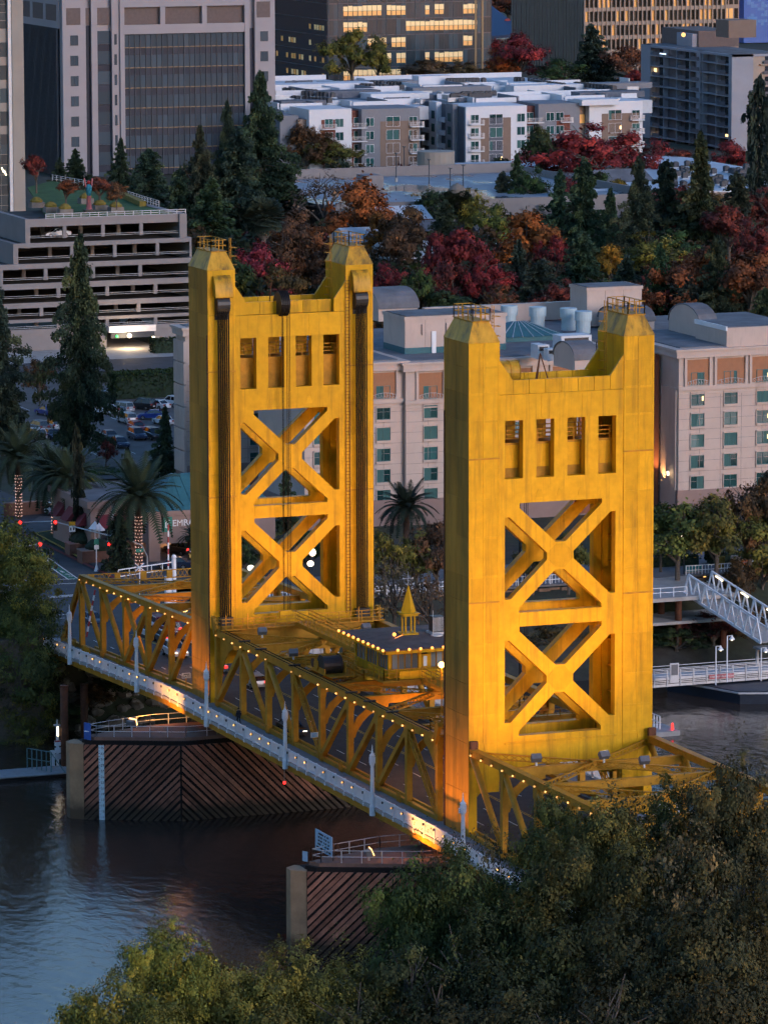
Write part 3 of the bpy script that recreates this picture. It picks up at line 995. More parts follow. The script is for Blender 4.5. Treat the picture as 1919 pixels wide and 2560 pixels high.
def gh(X, Y):
    if X > 20:
        xw, xt = bank(Y)
        if X >= xt:
            return GZ - .25
        t = (X - xw) / (xt - xw)
        n = .5 * math.sin(X * .9 + Y * .35) + .35 * math.sin(Y * .8 + 1) if X > 100 else 0
        return max(-14.0, lerp(-10.9, GZ - .25, t) + n * (1 - abs(2 * t - 1)) if t > 0 else -10.9 + t * 6)
    t = (-19 - X) / 22
    n = .5 * math.sin(X * .6 + Y * .4)
    return max(-14.0, lerp(-10.9, -3.6, t) + n * .6 if t > 0 else -10.9 + t * 8)


gx = [-3000, -800, -300, -160, -100, -70, -52] + [-46 + 3 * i for i in range(12)] + [0, 40, 90] + [108 + 2 * i for i in range(20)] + [160, 200, 300, 500, 900, 1500, 3000, 6500]
gy = [-4500, -1500, -700, -400, -250, -160] + [-130 + 5 * i for i in range(60)] + [200, 300, 600, 1500, 4500]
g = MB()
for X in gx:
    for Y in gy:
        g.v.append((X, Y, gh(X, Y)))
nY = len(gy)
for i in range(len(gx) - 1):
    for j in range(nY - 1):
        g.f.append((i * nY + j, (i + 1) * nY + j, (i + 1) * nY + j + 1, i * nY + j + 1))
m_, nt_, b_ = _new('earth')
b_.inputs['Roughness'].default_value = 0.95
n1 = _noise(nt_, 0.05, 6, 0.7)
n2 = _noise(nt_, 0.6, 6, 0.7)
c1 = _ramp(nt_, n1.outputs['Fac'], [(0.4, (0.045, 0.040, 0.032)), (0.6, (0.030, 0.040, 0.018))])
c2 = _ramp(nt_, n2.outputs['Fac'], [(0.3, 0.55), (0.7, 1.35)])
nt_.links.new(_mix(nt_, 1.0, c1.outputs[0], c2.outputs[0], 'MULTIPLY'), b_.inputs['Base Color'])
struct('ground', g, 'earth', smooth=True)

WZ = -10.9
m_, nt_, b_ = _new('river_water')
b_.inputs['Base Color'].default_value = (0.052, 0.034, 0.026, 1)
b_.inputs['Roughness'].default_value = 0.06
b_.inputs['IOR'].default_value = 1.33
b_.inputs['Specular IOR Level'].default_value = 0.5
n1 = _noise(nt_, 0.8, 5, 0.55, (0.55, 1.0, 1.0))
n2 = _noise(nt_, 0.09, 3, 0.5, (0.5, 1.0, 1.0))
bp = nt_.nodes.new('ShaderNodeBump')
bp.inputs['Strength'].default_value = 0.6
bp.inputs['Distance'].default_value = 0.16
bp2 = nt_.nodes.new('ShaderNodeBump')
bp2.inputs['Strength'].default_value = 0.18
bp2.inputs['Distance'].default_value = 0.8
nt_.links.new(n2.outputs['Fac'], bp2.inputs['Height'])
nt_.links.new(n1.outputs['Fac'], bp.inputs['Height'])
nt_.links.new(bp2.outputs[0], bp.inputs['Normal'])
nt_.links.new(bp.outputs[0], b_.inputs['Normal'])
w = MB()
w.v = [(-45, -2500, WZ), (130, -2500, WZ), (130, 2500, WZ), (-45, 2500, WZ)]
w.f = [(0, 1, 2, 3)]
struct('river', w, 'river_water')

# ------------------------------------------------------------------ timber fenders round the piers
M('timber', (0.29, 0.125, 0.08), 0.8, var=0.3, scale=1.2, bump=0.15, objvar=0.35, tide=(-9.1, -7.9, (0.055, 0.040, 0.026)))
M('timber_dark', (0.012, 0.008, 0.007), 0.9)
M('pale_board', (0.33, 0.21, 0.12), 0.8, var=0.2, scale=0.7, stain=(0.16, 0.07, 0.03), tide=(-9.1, -7.9, (0.09, 0.06, 0.035)))
M('pier_top', (0.20, 0.115, 0.085), 0.8, var=0.15)
M('sign_blue', (0.20, 0.42, 0.62), 0.5, var=0.05)
M('gauge_blue', (0.55, 0.72, 0.80), 0.5, var=0.08)
M('sign_white', (0.75, 0.75, 0.76), 0.5, var=0.05)
M('ink', (0.015, 0.02, 0.035), 0.6)
FT, FB = -2.95, -11.6


def clip_poly(poly, a, b, c):
    """keep the part of a 2-D polygon with a*x + b*y <= c"""
    out = []
    for i in range(len(poly)):
        p, q = poly[i], poly[(i + 1) % len(poly)]
        dp, dq = a * p[0] + b * p[1] - c, a * q[0] + b * q[1] - c
        if dp <= 0:
            out.append(p)
        if dp * dq < 0:
            t = dp / (dp - dq)
            out.append((p[0] + (q[0] - p[0]) * t, p[1] + (q[1] - p[1]) * t))
    return out


def planks(parent, A, B, slope, pitch=.76, gap=.26):
    """boards laid at 45 degrees on the upright panel from A to B (plan points)"""
    A, B = Vector((A[0], A[1])), Vector((B[0], B[1]))
    L = (B - A).length
    d = (B - A) / L
    nrm = Vector((-d.y, d.x)) if (Vector((-d.y, d.x)).dot(Vector((-1, .3))) > 0) else Vector((d.y, -d.x))
    H = FT - FB
    n = int((L + H) / pitch) + 1
    for i in range(n):
        o = (-L + i * pitch if slope > 0 else i * pitch) + random.uniform(-.05, .05)
        gp_ = gap + random.uniform(-.06, .08)
        # along the board z rises (slope>0) or falls with s
        wb = random.uniform(-.06, .06)
        q = [(0, o), (L, o + slope * L + wb), (L, o + slope * L + pitch - gp_ + wb), (0, o + pitch - gp_)] if slope > 0 else [(0, o), (L, o - L + wb), (L, o - L + pitch - gp_ + wb), (0, o + pitch - gp_)]
        if slope > 0:
            q = [(s_, z_ - (L - 0) * 0 + 0) for s_, z_ in q]
        for k in ((1, 0, L), (-1, 0, 0), (0, 1, H), (0, -1, 0)):
            q = clip_poly(q, *k) if q else q
        if len(q) < 3:
            continue
        pts = []
        for s_, z_ in q:
            p = A + d * s_
            pts.append((p.x, p.y, FB + z_))
        j = random.uniform(0, .03)
        pl = MB().prism(pts, (nrm.x * (.12 + j), nrm.y * (.12 + j), 0))
        part(parent, 'plank', pl, 'timber')


def fender(dx, dy, label, plat_label):
    P = lambda x, y: (x + dx, y + dy)
    t = thing('pier_fender', label, 'pier', P(71, 0) + (WZ,), 'timber fenders round the bridge piers')
    plan = [P(66, 14.6), P(70.5, 23.7), P(71.4, 24.8), P(72.6, 24.8), P(73.4, 23.7), P(76.8, 14.6), P(76.8, -14.6), P(73.4, -23.7), P(72.4, -24.8), P(71.4, -24.8), P(70.5, -23.7), P(66, -14.6)]
    part(t, 'core', MB().prism([(x, y, FB) for x, y in plan], (0, 0, FT - FB - .05)), 'timber_dark')
    planks(t, P(65.9, 14.6), P(70.4, 23.7), 1 if False else -1)
    planks(t, P(65.9, -14.6), P(65.9, 14.6), 1)
    part(t, 'nose_board', MB().prism([P(70.42, 23.75) + (FB,), P(71.4, 24.95) + (FB,), P(72.6, 24.95) + (FB,), P(73.5, 23.8) + (FB,), P(73.0, 23.5) + (FB,), P(71, 23.5) + (FB,)], (0, 0, FT - FB + .03)), 'pale_board')
    part(t, 'corner_strip', MB().prism([P(65.74, 14.55) + (FB,), P(65.76, 14.7) + (FB,), P(65.95, 14.8) + (FB,), P(65.95, 14.55) + (FB,)], (0, 0, FT - FB)), 'timber_dark')
    top = [P(66.3, 14.0), P(70.2, 22.6), P(71.3, 23.2), P(72.5, 20.5), P(74.2, 15.2), P(74.2, 9.0), P(66.3, 9.0)]
    po = part(t, 'platform', MB().prism([(x, y, FT) for x, y in top], (0, 0, .75)), 'pier_top')
    part(po, 'platform_edge', MB().prism([(x, y, FT - .02) for x, y in [P(66.0, 13.9), P(70.0, 22.9), P(71.3, 23.6), P(72.8, 20.6), P(74.5, 15.2), P(74.5, 8.8), P(66.0, 8.8)]], (0, 0, .42)), 'timber_dark')
    rl = MB()
    rail(rl, [P(66.4, 9.2), P(66.4, 13.9), P(70.2, 22.4), P(71.2, 22.9), P(72.4, 20.3), P(74.0, 15.2), P(74.0, 9.2)], FT + .75, 1.15, 2.0, .06, 2)
    part(po, 'railing', rl, 'galvanised')
    part(t, 'pier_shaft', MB().box(dx + 67.5, dx + 75.6, dy - 13, dy + 13.2, FB, -2.62), 'concrete')
    return t


fender(0, 0, 'brown diagonal plank fender round the far pier, with depth gauge', '')
fender(-65.3, -.6, 'brown diagonal plank fender round the near pier, cut off by trees', '')


def text(parent, name, s, mat, loc, size, xdir, up=(0, 0, 1), align='CENTER', ext=.01):
    cu = bpy.data.curves.new(name, 'FONT')
    cu.body = s
    cu.size = size
    cu.align_x = align
    cu.align_y = 'CENTER'
    cu.extrude = ext
    cu.resolution_u = 2
    tmp = bpy.data.objects.new(name, cu)
    me = bpy.data.meshes.new_from_object(tmp)
    bpy.data.objects.remove(tmp)
    me.materials.append(MATS[mat])
    o = link(name, me, parent, loc)
    x = Vector(xdir).normalized()
    u = Vector(up)
    n = x.cross(u).normalized()
    o.rotation_euler = Matrix((x, u, n)).transposed().to_euler()
    return o


# depth gauge on the far fender
ga, gb = Vector((66, 14.6)), Vector((70.5, 23.7))
gd = (gb - ga).normalized()
gn = Vector((-gd.y, gd.x))
gs = px(253, 1900, X=69.2)
go = ga + gd * ((Vector((gs.x, gs.y)) - ga).dot(gd)) + gn * .22
gt = thing('depth_gauge', 'tall pale blue depth gauge board with black numbers', 'gauge', (go.x, go.y, WZ))
a, b = go - gd * .29, go + gd * .29
part(gt, 'board', MB().prism([(a.x, a.y, -11.2), (b.x, b.y, -11.2), (b.x, b.y, -2.98), (a.x, a.y, -2.98)], (gn.x * .06, gn.y * .06, 0)), 'gauge_blue')
fo_ = go + gn * .08
for i, num in enumerate(range(35, 10, -2)):
    z = -3.28 - i * .61
    c = fo_ - gd * .1
    text(gt, 'number', str(num), 'ink', (c.x, c.y, z), .36, (-gd.x, -gd.y, 0))
    for k in (0, 1):
        e = fo_ + gd * .2
        zz = z - k * .305
        part(gt, 'tick', MB().prism([(e.x - gd.x * .05, e.y - gd.y * .05, zz), (e.x + gd.x * .08, e.y + gd.y * .08, zz), (e.x + gd.x * .08, e.y + gd.y * .08, zz + .05), (e.x - gd.x * .05, e.y - gd.y * .05, zz + .05)], (gn.x * .01, gn.y * .01, 0)), 'ink')

# signs on the platforms
sb = solo('river_marker', MB().prism([(70.1, 23.0, -2.5), (71.1, 23.4, -2.5), (71.1, 23.4, -.75), (70.1, 23.0, -.75)], (-.03, .06, 0)), 'marker_blue', 'blue marker board on the nose of the far pier platform', 'sign', (70.6, 23.2, -2.5)) if M('marker_blue', (0.03, 0.11, 0.42), 0.5) else None
part(sb, 'emblem', MB().lathe((70.55, 23.27, -1.6), [(.32, -.02), (.32, .02)], 12), 'sign_white')
bx_, by_ = 3.1, 18.9
bo = thing('notice_board', 'large pale blue notice board on the near pier platform', 'sign', (1.0, 20.3, FT + .75))
b0, b1 = px(788, 2120, Y=20.6), px(830, 2141, Y=20.6)
bz0 = b0.z
bz1 = px(788, 2071, Y=20.6).z
M('board_blue', (0.34, 0.50, 0.64), 0.5, var=0.06)
q0, q1 = Vector((b0.x, b0.y)), Vector((b1.x, b1.y))
qd = (q1 - q0).normalized()
qn = Vector((qd.y, -qd.x))
if qn.dot(Vector((-.2, 1))) < 0:
    qn = -qn
part(bo, 'board', MB().prism([(q0.x, q0.y, bz0), (q1.x, q1.y, bz0), (q1.x, q1.y, bz1), (q0.x, q0.y, bz1)], (-qn.x * .06, -qn.y * .06, 0)), 'board_blue')
Lb = (q1 - q0).length
for r_, row in enumerate((((.2, .5), (.56, .62), (.68, .8)), ((.18, .28), (.32, .42), (.5, .54), (.58, .68), (.76, .84)), ((.18, .28), (.32, .42), (.5, .54), (.58, .68), (.76, .84)), ((.16, .34), (.44, .5), (.56, .66), (.7, .82)), ((.08, .26), (.3, .46), (.52, .62), (.66, .76), (.8, .92)))):
    z = bz1 - .36 - r_ * .33
    for a, b in row:
        p, q = q0 + qd * Lb * a + qn * .01, q0 + qd * Lb * b + qn * .01
        part(bo, 'lettering', MB().prism([(p.x, p.y, z), (q.x, q.y, z), (q.x, q.y, z + .17), (p.x, p.y, z + .17)], (qn.x * .01, qn.y * .01, 0)), 'ink')
mid = (q0 + q1) / 2
for p in (q1, q0.lerp(q1, .2)):
    part(bo, 'post', MB().tube((p.x - qn.x * .1, p.y - qn.y * .1, FT + .7), (p.x - qn.x * .1, p.y - qn.y * .1, bz1), .05, 6), 'rust')
    part(bo, 'brace', MB().tube((p.x - qn.x * 1.1, p.y - qn.y * 1.1, FT + .7), (p.x - qn.x * .1, p.y - qn.y * .1, .5), .04, 6), 'rust')
p0, p1 = px(757, 2145, X=5.2), px(769, 2150, X=4.7)
so = solo('small_notice', MB().prism([(p0.x, p0.y, -1.95), (p1.x, p1.y, -1.95), (p1.x, p1.y, -1.0), (p0.x, p0.y, -1.0)], (.06, .02, 0)), 'board_blue', 'small pale blue notice on the near pier platform nose', 'sign', (p0.x, p0.y, -2))
flood('lit orange flood lamp on the far pier platform', (71.8, 18.0, -1.3), (76.5, 9.2, 1.5), 700, 80, .3, 'flood lamps on the pier platforms', True)
flood('lit orange flood lamp on the near pier platform', (3.6, 17.6, -1.3), (2.5, 9.2, 2.5), 850, 90, .3, 'flood lamps on the pier platforms', True)

# ------------------------------------------------------------------ far abutment, piles, left dock
pyl = thing('concrete_pylon', 'weathered concrete pylon behind the left tree at bridge end', 'pylon', (121.5, 14.2, -9.5))
part(pyl, 'shaft', MB().hexa([(119.8, 12.9, -10), (122.6, 12.9, -10), (122.6, 15.2, -10), (119.8, 15.2, -10), (119.9, 13.0, -1.9), (122.5, 13.0, -1.9), (122.5, 15.1, -1.9), (119.9, 15.1, -1.9)]), 'concrete')
part(pyl, 'upper_shaft', MB().box(122.7, 124.6, 14.2, 16.0, -2.4, 5.1), 'concrete')
part(pyl, 'base_block', MB().box(122.4, 124.9, 14.0, 17.0, -2.3, 1.6), 'concrete')
part(pyl, 'mural', MB().box(122.34, 122.38, 14.1, 15.2, -1.9, -.9), 'mural_teal') if M('mural_teal', (0.03, 0.22, 0.28), 0.6, var=0.6, scale=3) else None
M('abutment', (0.085, 0.075, 0.068), 0.9, var=0.3, scale=0.5, bump=0.2)
ab = solo('abutment_wall', MB().box(126.5, 128.5, -14, 12.4, -11, -3.2).box(127.5, 131, -14, 12.4, -3.2, -2.35), 'abutment', 'dark concrete abutment under the far bridge end', 'wall', (127.5, 0, -10))
for i, (u, v, vt) in enumerate(((163, 1925, 1716), (212, 1850, 1712))):
    p = px(u, v, Z=WZ)
    q = px(u, vt, X=p.x)
    so = thing('steel_pile', ('rusty pipe pile standing in water by the left dock', 'rusty pipe pile beneath the far approach span')[i], 'pile', (p.x, p.y, WZ), 'rusty pipe piles')
    part(so, 'pipe', MB().tube((p.x, p.y, -13), (p.x, p.y, q.z), .43, 14), 'rust', True)
    part(so, 'cap', MB().tube((p.x, p.y, q.z), (p.x, p.y, q.z + .12), .47, 14), 'rust')
for i, (x, y) in enumerate(((118.4, 11.4), (118.4, -9.2))):
    so = thing('bridge_bearing', ('yellow bearing bracket under the far bridge end, left', 'yellow bearing bracket under the far bridge end, right')[i], 'bearing', (x, y, -3.5))
    part(so, 'bracket', MB().prism([(x, y - .7, -2.1), (x, y + .7, -2.1), (x, y + .35, -3.3), (x, y - .35, -3.3)], (.4, 0, 0)), 'yellow_steel')
M('dock_wood', (0.30, 0.29, 0.29), 0.85, var=0.15, scale=1.0)
dk = thing('floating_dock', 'grey floating dock left of the far pier', 'dock', (94.5, 30, WZ))
part(dk, 'float', MB().box(92.3, 96.3, 14.5, 62, -11.1, -10.55), 'timber_dark')
for i in range(30):
    y0 = 14.5 + i * 1.58
    pc(dk, 'deck_board', 'dock_wood', 92.2, 96.4, y0 + .02, y0 + 1.56, -10.55, -10.42)
M('green_rail', (0.10, 0.20, 0.21), 0.5, 0.3)
fr = MB()
rail(fr, [(96.2, 22.0), (93.2, 20.2)], -10.42, 2.2, .7, .09, 2)
fr.beam((93.2, 20.2, -8.3), (91.9, 19.0, -10.4), .08, .08)
solo('dock_gate', fr, 'green_rail', 'green metal gate frame on the left dock', 'gate', (94.5, 21, -10.42))
fr = MB()
rail(fr, [(96.2, 18.6), (96.2, 16.0)], -10.42, 2.0, 1.3, .07, 2)
solo('dock_railing', fr, 'galvanised', 'grey railing on the left dock beside the pier nose', 'railing', (96.2, 17.3, -10.42))
p = px(145, 1914, Z=-10.42)
dp = thing('dock_light', 'white dock light post with notices on the left dock', 'light post', (p.x, p.y, -10.42))
part(dp, 'post', MB().box(p.x - .12, p.x + .12, p.y - .12, p.y + .12, -10.42, -6.0), 'sign_white')
part(dp, 'lamp', MB().box(p.x - .3, p.x + .3, p.y - .35, p.y + .35, -6.0, -5.85).tube((p.x, p.y, -5.85), (p.x, p.y, -5.3), .1, 6), 'galvanised')
part(dp, 'glow', MB().box(p.x - .2, p.x - .14, p.y - .1, p.y + .1, -7.1, -6.05), 'lamp_glow')
for z, nme, mt in ((-8.2, 'notice', 'sign_white'), (-9.0, 'notice', 'sign_white'), (-9.7, 'notice', 'galvanised')):
    s_ = part(dp, nme, MB().box(p.x - .18, p.x - .13, p.y - .38, p.y + .38, z, z + .62), mt)
    pc(s_, 'stripe', 'red_paint', p.x - .2, p.x - .18, p.y - .36, p.y + .36, z + .45, z + .6) if z > -8.5 and M('red_paint', (0.35, 0.03, 0.03), 0.5) else None
p = px(132, 1914, Z=-10.42)
solo('power_pedestal', MB().box(p.x - .18, p.x + .18, p.y - .2, p.y + .2, -10.42, -9.0).box(p.x - .2, p.x + .2, p.y - .22, p.y + .22, -9.0, -8.75), 'sign_white', 'short white power pedestal on the left dock', 'pedestal', (p.x, p.y, -10.42))


# ------------------------------------------------------------------ boulders of the bank
def rock_mesh(seed):
    r = random.Random(seed)
    mb = MB()
    mb.ball((0, 0, 0), 1.0, 7, 5, .75)
    mb.v = [tuple(c * r.uniform(.72, 1.2) for c in v) for v in mb.v]
    return mb.mesh('boulder', 'boulder')


M('boulder', (0.17, 0.15, 0.125), 0.9, var=0.45, scale=0.8, bump=0.3)
_rk = [rock_mesh(i) for i in range(5)]
rr = random.Random(5)
for i in range(110):
    Y = rr.uniform(-14, 10.5)
    xw, xt = bank(Y)
    X = rr.uniform(xw - 1.0, xt - 1.5)
    if X > 126 and Y < 12:
        X = rr.uniform(xw - 1, 125.8)
    s_ = rr.uniform(.35, 1.1)
    o = tag(link('boulder', _rk[i % 5], None, (X, Y, gh(X, Y) + s_ * .2)), 'grey riprap boulder on the bank under the far approach span', 'boulder', 'riprap boulders under the bridge')
    o.scale = (s_, s_ * rr.uniform(.8, 1.3), s_ * rr.uniform(.7, 1))
    o.rotation_euler = (0, 0, rr.uniform(0, 6))

# ------------------------------------------------------------------ right side: gangway, docks
M('alu', (0.50, 0.50, 0.52), 0.45, 0.2, var=0.12)
A_ = px(1738, 1478, Z=-2.0)
B_ = px(1930, 1603, Z=-6.3)
gw = thing('gangway', 'white steel truss gangway sloping down to the right dock', 'gangway', tuple(A_))
ax = (B_ - A_).normalized()
sdv = Vector((ax.y, -ax.x, 0)).normalized()
Lg = (B_ - A_).length
hw = 1.9
part(gw, 'deck', MB().beam(A_, B_, hw * 2, .16), 'dock_wood')
for s in (1, -1):
    o = sdv * hw * s
    part(gw, 'bottom_chord', MB().beam(A_ + o, B_ + o, .22, .3), 'white_paint')
    up = Vector((0, 0, 2.6))
    n = 9
    part(gw, 'top_chord', MB().beam(A_ + o + up + ax * Lg / n * .5, B_ + o + up - ax * Lg / n * .5, .18, .2), 'white_paint')
    for i in range(n):
        b0, b1 = A_ + o + ax * Lg * i / n, A_ + o + ax * Lg * (i + 1) / n
        tp = A_ + o + up + ax * Lg * (i + .5) / n
        part(gw, 'brace', MB().beam(b0, tp, .16, .16), 'white_paint')
        part(gw, 'brace', MB().beam(tp, b1, .16, .16), 'white_paint')
    part(gw, 'handrail', MB().beam(A_ + o * .93 + Vector((0, 0, 1.1)), B_ + o * .93 + Vector((0, 0, 1.1)), .07, .07), 'galvanised')
for i in (1, 4, 7):
    q = A_ + ax * Lg * (i + .5) / 9 + sdv * hw * -.9 + Vector((0, 0, 2.4))
    part(gw, 'tube_light', MB().beam(q - ax * .7, q + ax * .7, .1, .1), 'lamp_glow')
# landing and its lattice tower
ld_ = thing('gangway_landing', 'steel lattice landing at the foot of the white gangway', 'landing', tuple(B_ + Vector((0, 0, -4.5))))
c = B_ + ax * 2.0
part(ld_, 'deck', MB().box(c.x - 2.2, c.x + 3.0, c.y - 3.2, c.y + 2.6, c.z - .3, c.z - .05), 'dock_wood')
for i, (x, y) in enumerate(((-2, -2.8), (-2, 2.2), (2.6, -2.8), (2.6, 2.2))):
    part(ld_, 'column', MB().box(c.x + x - .15, c.x + x + .15, c.y + y - .15, c.y + y + .15, WZ - .2, c.z - .3), 'alu')
part(ld_, 'bracing', MB().beam((c.x - 2, c.y - 2.8, WZ), (c.x - 2, c.y + 2.2, c.z - .4), .1, .1).beam((c.x - 2, c.y + 2.2, WZ), (c.x - 2, c.y - 2.8, c.z - .4), .1, .1), 'alu')
rl = MB()
rail(rl, [(c.x - 2.2, c.y + 2.5), (c.x - 2.2, c.y - 3.1)], c.z - .05, 1.2, 1.2, .06, 3)
part(ld_, 'railing', rl, 'green_rail')
# long dock walkway with its warning sign
D0, D1 = px(1600, 1722, Z=-9.2), px(1960, 1694, Z=-9.2)
dw = thing('dock_walkway', 'long grey raised dock walkway right of the nearer tower', 'dock', tuple(D0))
dax = (D1 - D0).normalized()
dn = Vector((-dax.y, dax.x, 0))
if dn.x > 0:
    dn = -dn
Ld = (D1 - D0).length
part(dw, 'girder', MB().prism([D0, D1, D1 + Vector((0, 0, 1.1)), D0 + Vector((0, 0, 1.1))], -dn * 2.6), 'alu')
nb = 11
for i in range(nb + 1):
    q = D0 + dax * Ld * i / nb + dn * .05
    part(dw, 'stile', MB().beam(q, q + Vector((0, 0, 2.0)), .12, .12), 'alu')
for z in (1.3, 1.65, 2.0):
    part(dw, 'rail', MB().beam(D0 + dn * .05 + Vector((0, 0, z)), D1 + dn * .05 + Vector((0, 0, z)), .08, .09), 'alu')
    part(dw, 'rail', MB().beam(D0 - dn * 2.5 + Vector((0, 0, z)), D1 - dn * 2.5 + Vector((0, 0, z)), .07, .07), 'alu')
for z in (.35, .55, .75):
    part(dw, 'slot', MB().beam(D0 + dn * .01 + Vector((0, 0, z)), D1 + dn * .01 + Vector((0, 0, z)), .03, .08), 'black_metal')
s0, s1 = px(1770, 1706, X=(D0.lerp(D1, .5)).x), px(1832, 1702, X=(D0.lerp(D1, .66)).x)
q0 = D0 + dax * ((s0 - D0).dot(dax)) + dn * .12 + Vector((0, 0, .5))
q1 = D0 + dax * ((s1 - D0).dot(dax)) + dn * .12 + Vector((0, 0, .5))
M('sign_red', (0.42, 0.12, 0.13), 0.5)
wsn = thing('warning_sign', 'red and white speed warning sign on the right dock walkway', 'sign', tuple(q0))
part(wsn, 'board', MB().prism([q0, q1, q1 + Vector((0, 0, .55)), q0 + Vector((0, 0, .55))], dn * .03), 'sign_red')
qc = (q0 + q1) / 2 + dn * .05 + Vector((0, 0, .26))
text(wsn, 'lettering', '5 MPH NO WAKE ZONE', 'sign_white', tuple(qc), .29, tuple(dax) if (Vector(dax).cross(Vector((0, 0, 1)))).dot(dn) > 0 else tuple(-dax))
for i, (u, vt, vb) in enumerate(((1788, 1616, 1690), (1816, 1590, 1683), (1901, 1620, 1680))):
    q = px(u, vb, Z=-7.9)
    tp = px(u, vt, X=q.x)
    lp = thing('dock_lamp', 'hooded white lamp post on the right dock, ' + ('first', 'second', 'third')[i] + ' from the tower', 'lamp post', (q.x, q.y, -8.2), 'hooded lamps on the right dock')
    part(lp, 'pole', MB().tube((q.x, q.y, -9), (q.x, q.y, tp.z), .08, 8), 'white_paint')
    part(lp, 'arm', MB().beam((q.x, q.y, tp.z), tuple(Vector((q.x, q.y, tp.z)) - Vector((0, .55, 0))), .06, .06), 'white_paint')
    part(lp, 'shade', MB().lathe((q.x, q.y - .6, tp.z - .45), [(.38, 0), (.1, .35), (.06, .5)], 10), 'white_paint')
    part(lp, 'bulb', MB().ball((q.x, q.y - .6, tp.z - .45), .16), 'lamp_glow')
wf = px(1684, 1696, Z=-7.6)
sf = thing('notice_sign', 'grey upright framed board on the right dock walkway', 'sign', (wf.x, wf.y, -8.2))
part(sf, 'frame', MB().box(wf.x - .1, wf.x + .1, wf.y - .55, wf.y + .55, -8.0, -5.8), 'alu')
part(sf, 'panel', MB().box(wf.x - .13, wf.x - .1, wf.y - .42, wf.y + .42, -7.2, -5.95), 'lamp_housing')
dl = px(1652, 1822, Z=WZ + .6)
lo = thing('small_float', 'low grey float with white rail beside the nearer tower', 'dock', (dl.x, dl.y, WZ))
part(lo, 'deck', MB().box(dl.x - 1.6, dl.x + 3.2, dl.y - 1.6, dl.y + 6, WZ - .2, WZ + .55), 'dock_wood')
rl = MB()
rail(rl, [(dl.x + 2.4, dl.y + .2), (dl.x + 2.4, dl.y + 5)], WZ + .55, 1.5, .8, .08, 2)
rail(rl, [(dl.x + 2.4, dl.y + .2), (dl.x, dl.y + .2)], WZ + .55, 1.5, .8, .08, 2)
part(lo, 'railing', rl, 'white_paint')
tw_ = MB()
for x in (3.0, 4.6):
    for y in (1.2, 3.0):
        tw_.box(dl.x + x - .1, dl.x + x + .1, dl.y + y - .1, dl.y + y + .1, WZ, -6.2)
tw_.beam((dl.x + 3, dl.y + 1.2, WZ + 1), (dl.x + 3, dl.y + 3, -7), .08, .08).beam((dl.x + 3, dl.y + 3, WZ + 1), (dl.x + 3, dl.y + 1.2, -7), .08, .08)
part(lo, 'ladder_tower', tw_, 'alu')
part(lo, 'red_beacon', MB().lathe((dl.x - .8, dl.y - 1.0, WZ + .55), [(.16, 0), (.14, .6), (.05, .8)], 8), 'red_light')
bp_ = px(1900, 1740, Z=WZ + 1.0)
M('hull', (0.012, 0.020, 0.036), 0.5)
bg = thing('barge', 'dark blue barge moored behind the right dock walkway', 'barge', (bp_.x + 8, bp_.y - 10, WZ))
part(bg, 'hull', MB().prism([(bp_.x - 2, bp_.y - 6, WZ - .5), (bp_.x + 1, bp_.y + 2.2, WZ - .5), (bp_.x + 12, bp_.y + 6.5, WZ - .5), (bp_.x + 16, bp_.y - 30, WZ - .5), (bp_.x + 4, bp_.y - 34, WZ - .5)], (0, 0, 2.0)), 'hull')
part(bg, 'rub_rail', MB().prism([(bp_.x - 2.1, bp_.y - 6, WZ + 1.2), (bp_.x + 1, bp_.y + 2.4, WZ + 1.2), (bp_.x + 12, bp_.y + 6.7, WZ + 1.2), (bp_.x + 12, bp_.y + 6.4, WZ + 1.2), (bp_.x + 1, bp_.y + 2, WZ + 1.2), (bp_.x - 1.8, bp_.y - 6, WZ + 1.2)], (0, 0, .2)), 'alu')

# promenade slab on piles with sheet pile wall, right bank
prm = struct('promenade', MB().box(141.5, 158, -130, -14, -2.24, GZ), 'promenade') if M('promenade', (0.16, 0.15, 0.15), 0.85, var=0.2, scale=0.6) else None
slab = thing('landing_slab', 'concrete landing slab on piles above the bank', 'landing', tuple(A_))
part(slab, 'slab', MB().box(A_.x - 3.2, 141.4, A_.y - 4.0, A_.y + 9.5, -2.5, -2.02), 'concrete')
part(slab, 'lower_slab', MB().box(A_.x - 2.4, A_.x + 4.5, A_.y - 6.0, A_.y + 10, -5.5, -5.15), 'concrete')
for x, y in ((-1.5, -3), (-1.5, 3), (-1.5, 8), (3.5, 3)):
    part(slab, 'pile', MB().tube((A_.x + x, A_.y + y, -11), (A_.x + x, A_.y + y, -2.4), .42, 10), 'rust')
rl = MB()
rail(rl, [(A_.x - 2.6, A_.y + 9.4), (A_.x - 2.6, A_.y + 2.4)], -2.02, 1.15, 1.7, .07, 2)
rail(rl, [(A_.x - 2.6, A_.y + 9.4), (141, A_.y + 9.4)], -2.02, 1.15, 1.7, .07, 2)
part(slab, 'railing', rl, 'white_paint')
M('sheet_pile', (0.20, 0.12, 0.075), 0.85, var=0.4, scale=0.7)
shp = thing('sheet_pile_wall', 'rusty sheet pile wall along the right bank', 'wall', (140.8, -60, -8))
for i in range(75):
    y = -14.5 - i * 1.5
    pc(shp, 'pile', 'sheet_pile', 140.9 - (.35 if i % 2 else 0), 141.25 - (.35 if i % 2 else 0), y - .72, y + .72, -7.5, -2.3)
rl = thing('promenade_railing', 'white promenade railing above the right bank', 'railing', (141.8, -70, GZ))
rb_ = MB()
rail(rb_, [(141.8, -14), (141.8, A_.y + 10)], GZ, 1.15, 2.2, .08, 2)
rail(rb_, [(141.8, A_.y - 4), (141.8, -130)], GZ, 1.15, 2.2, .08, 2)
part(rl, 'bars', rb_, 'white_paint')
pk = MB()
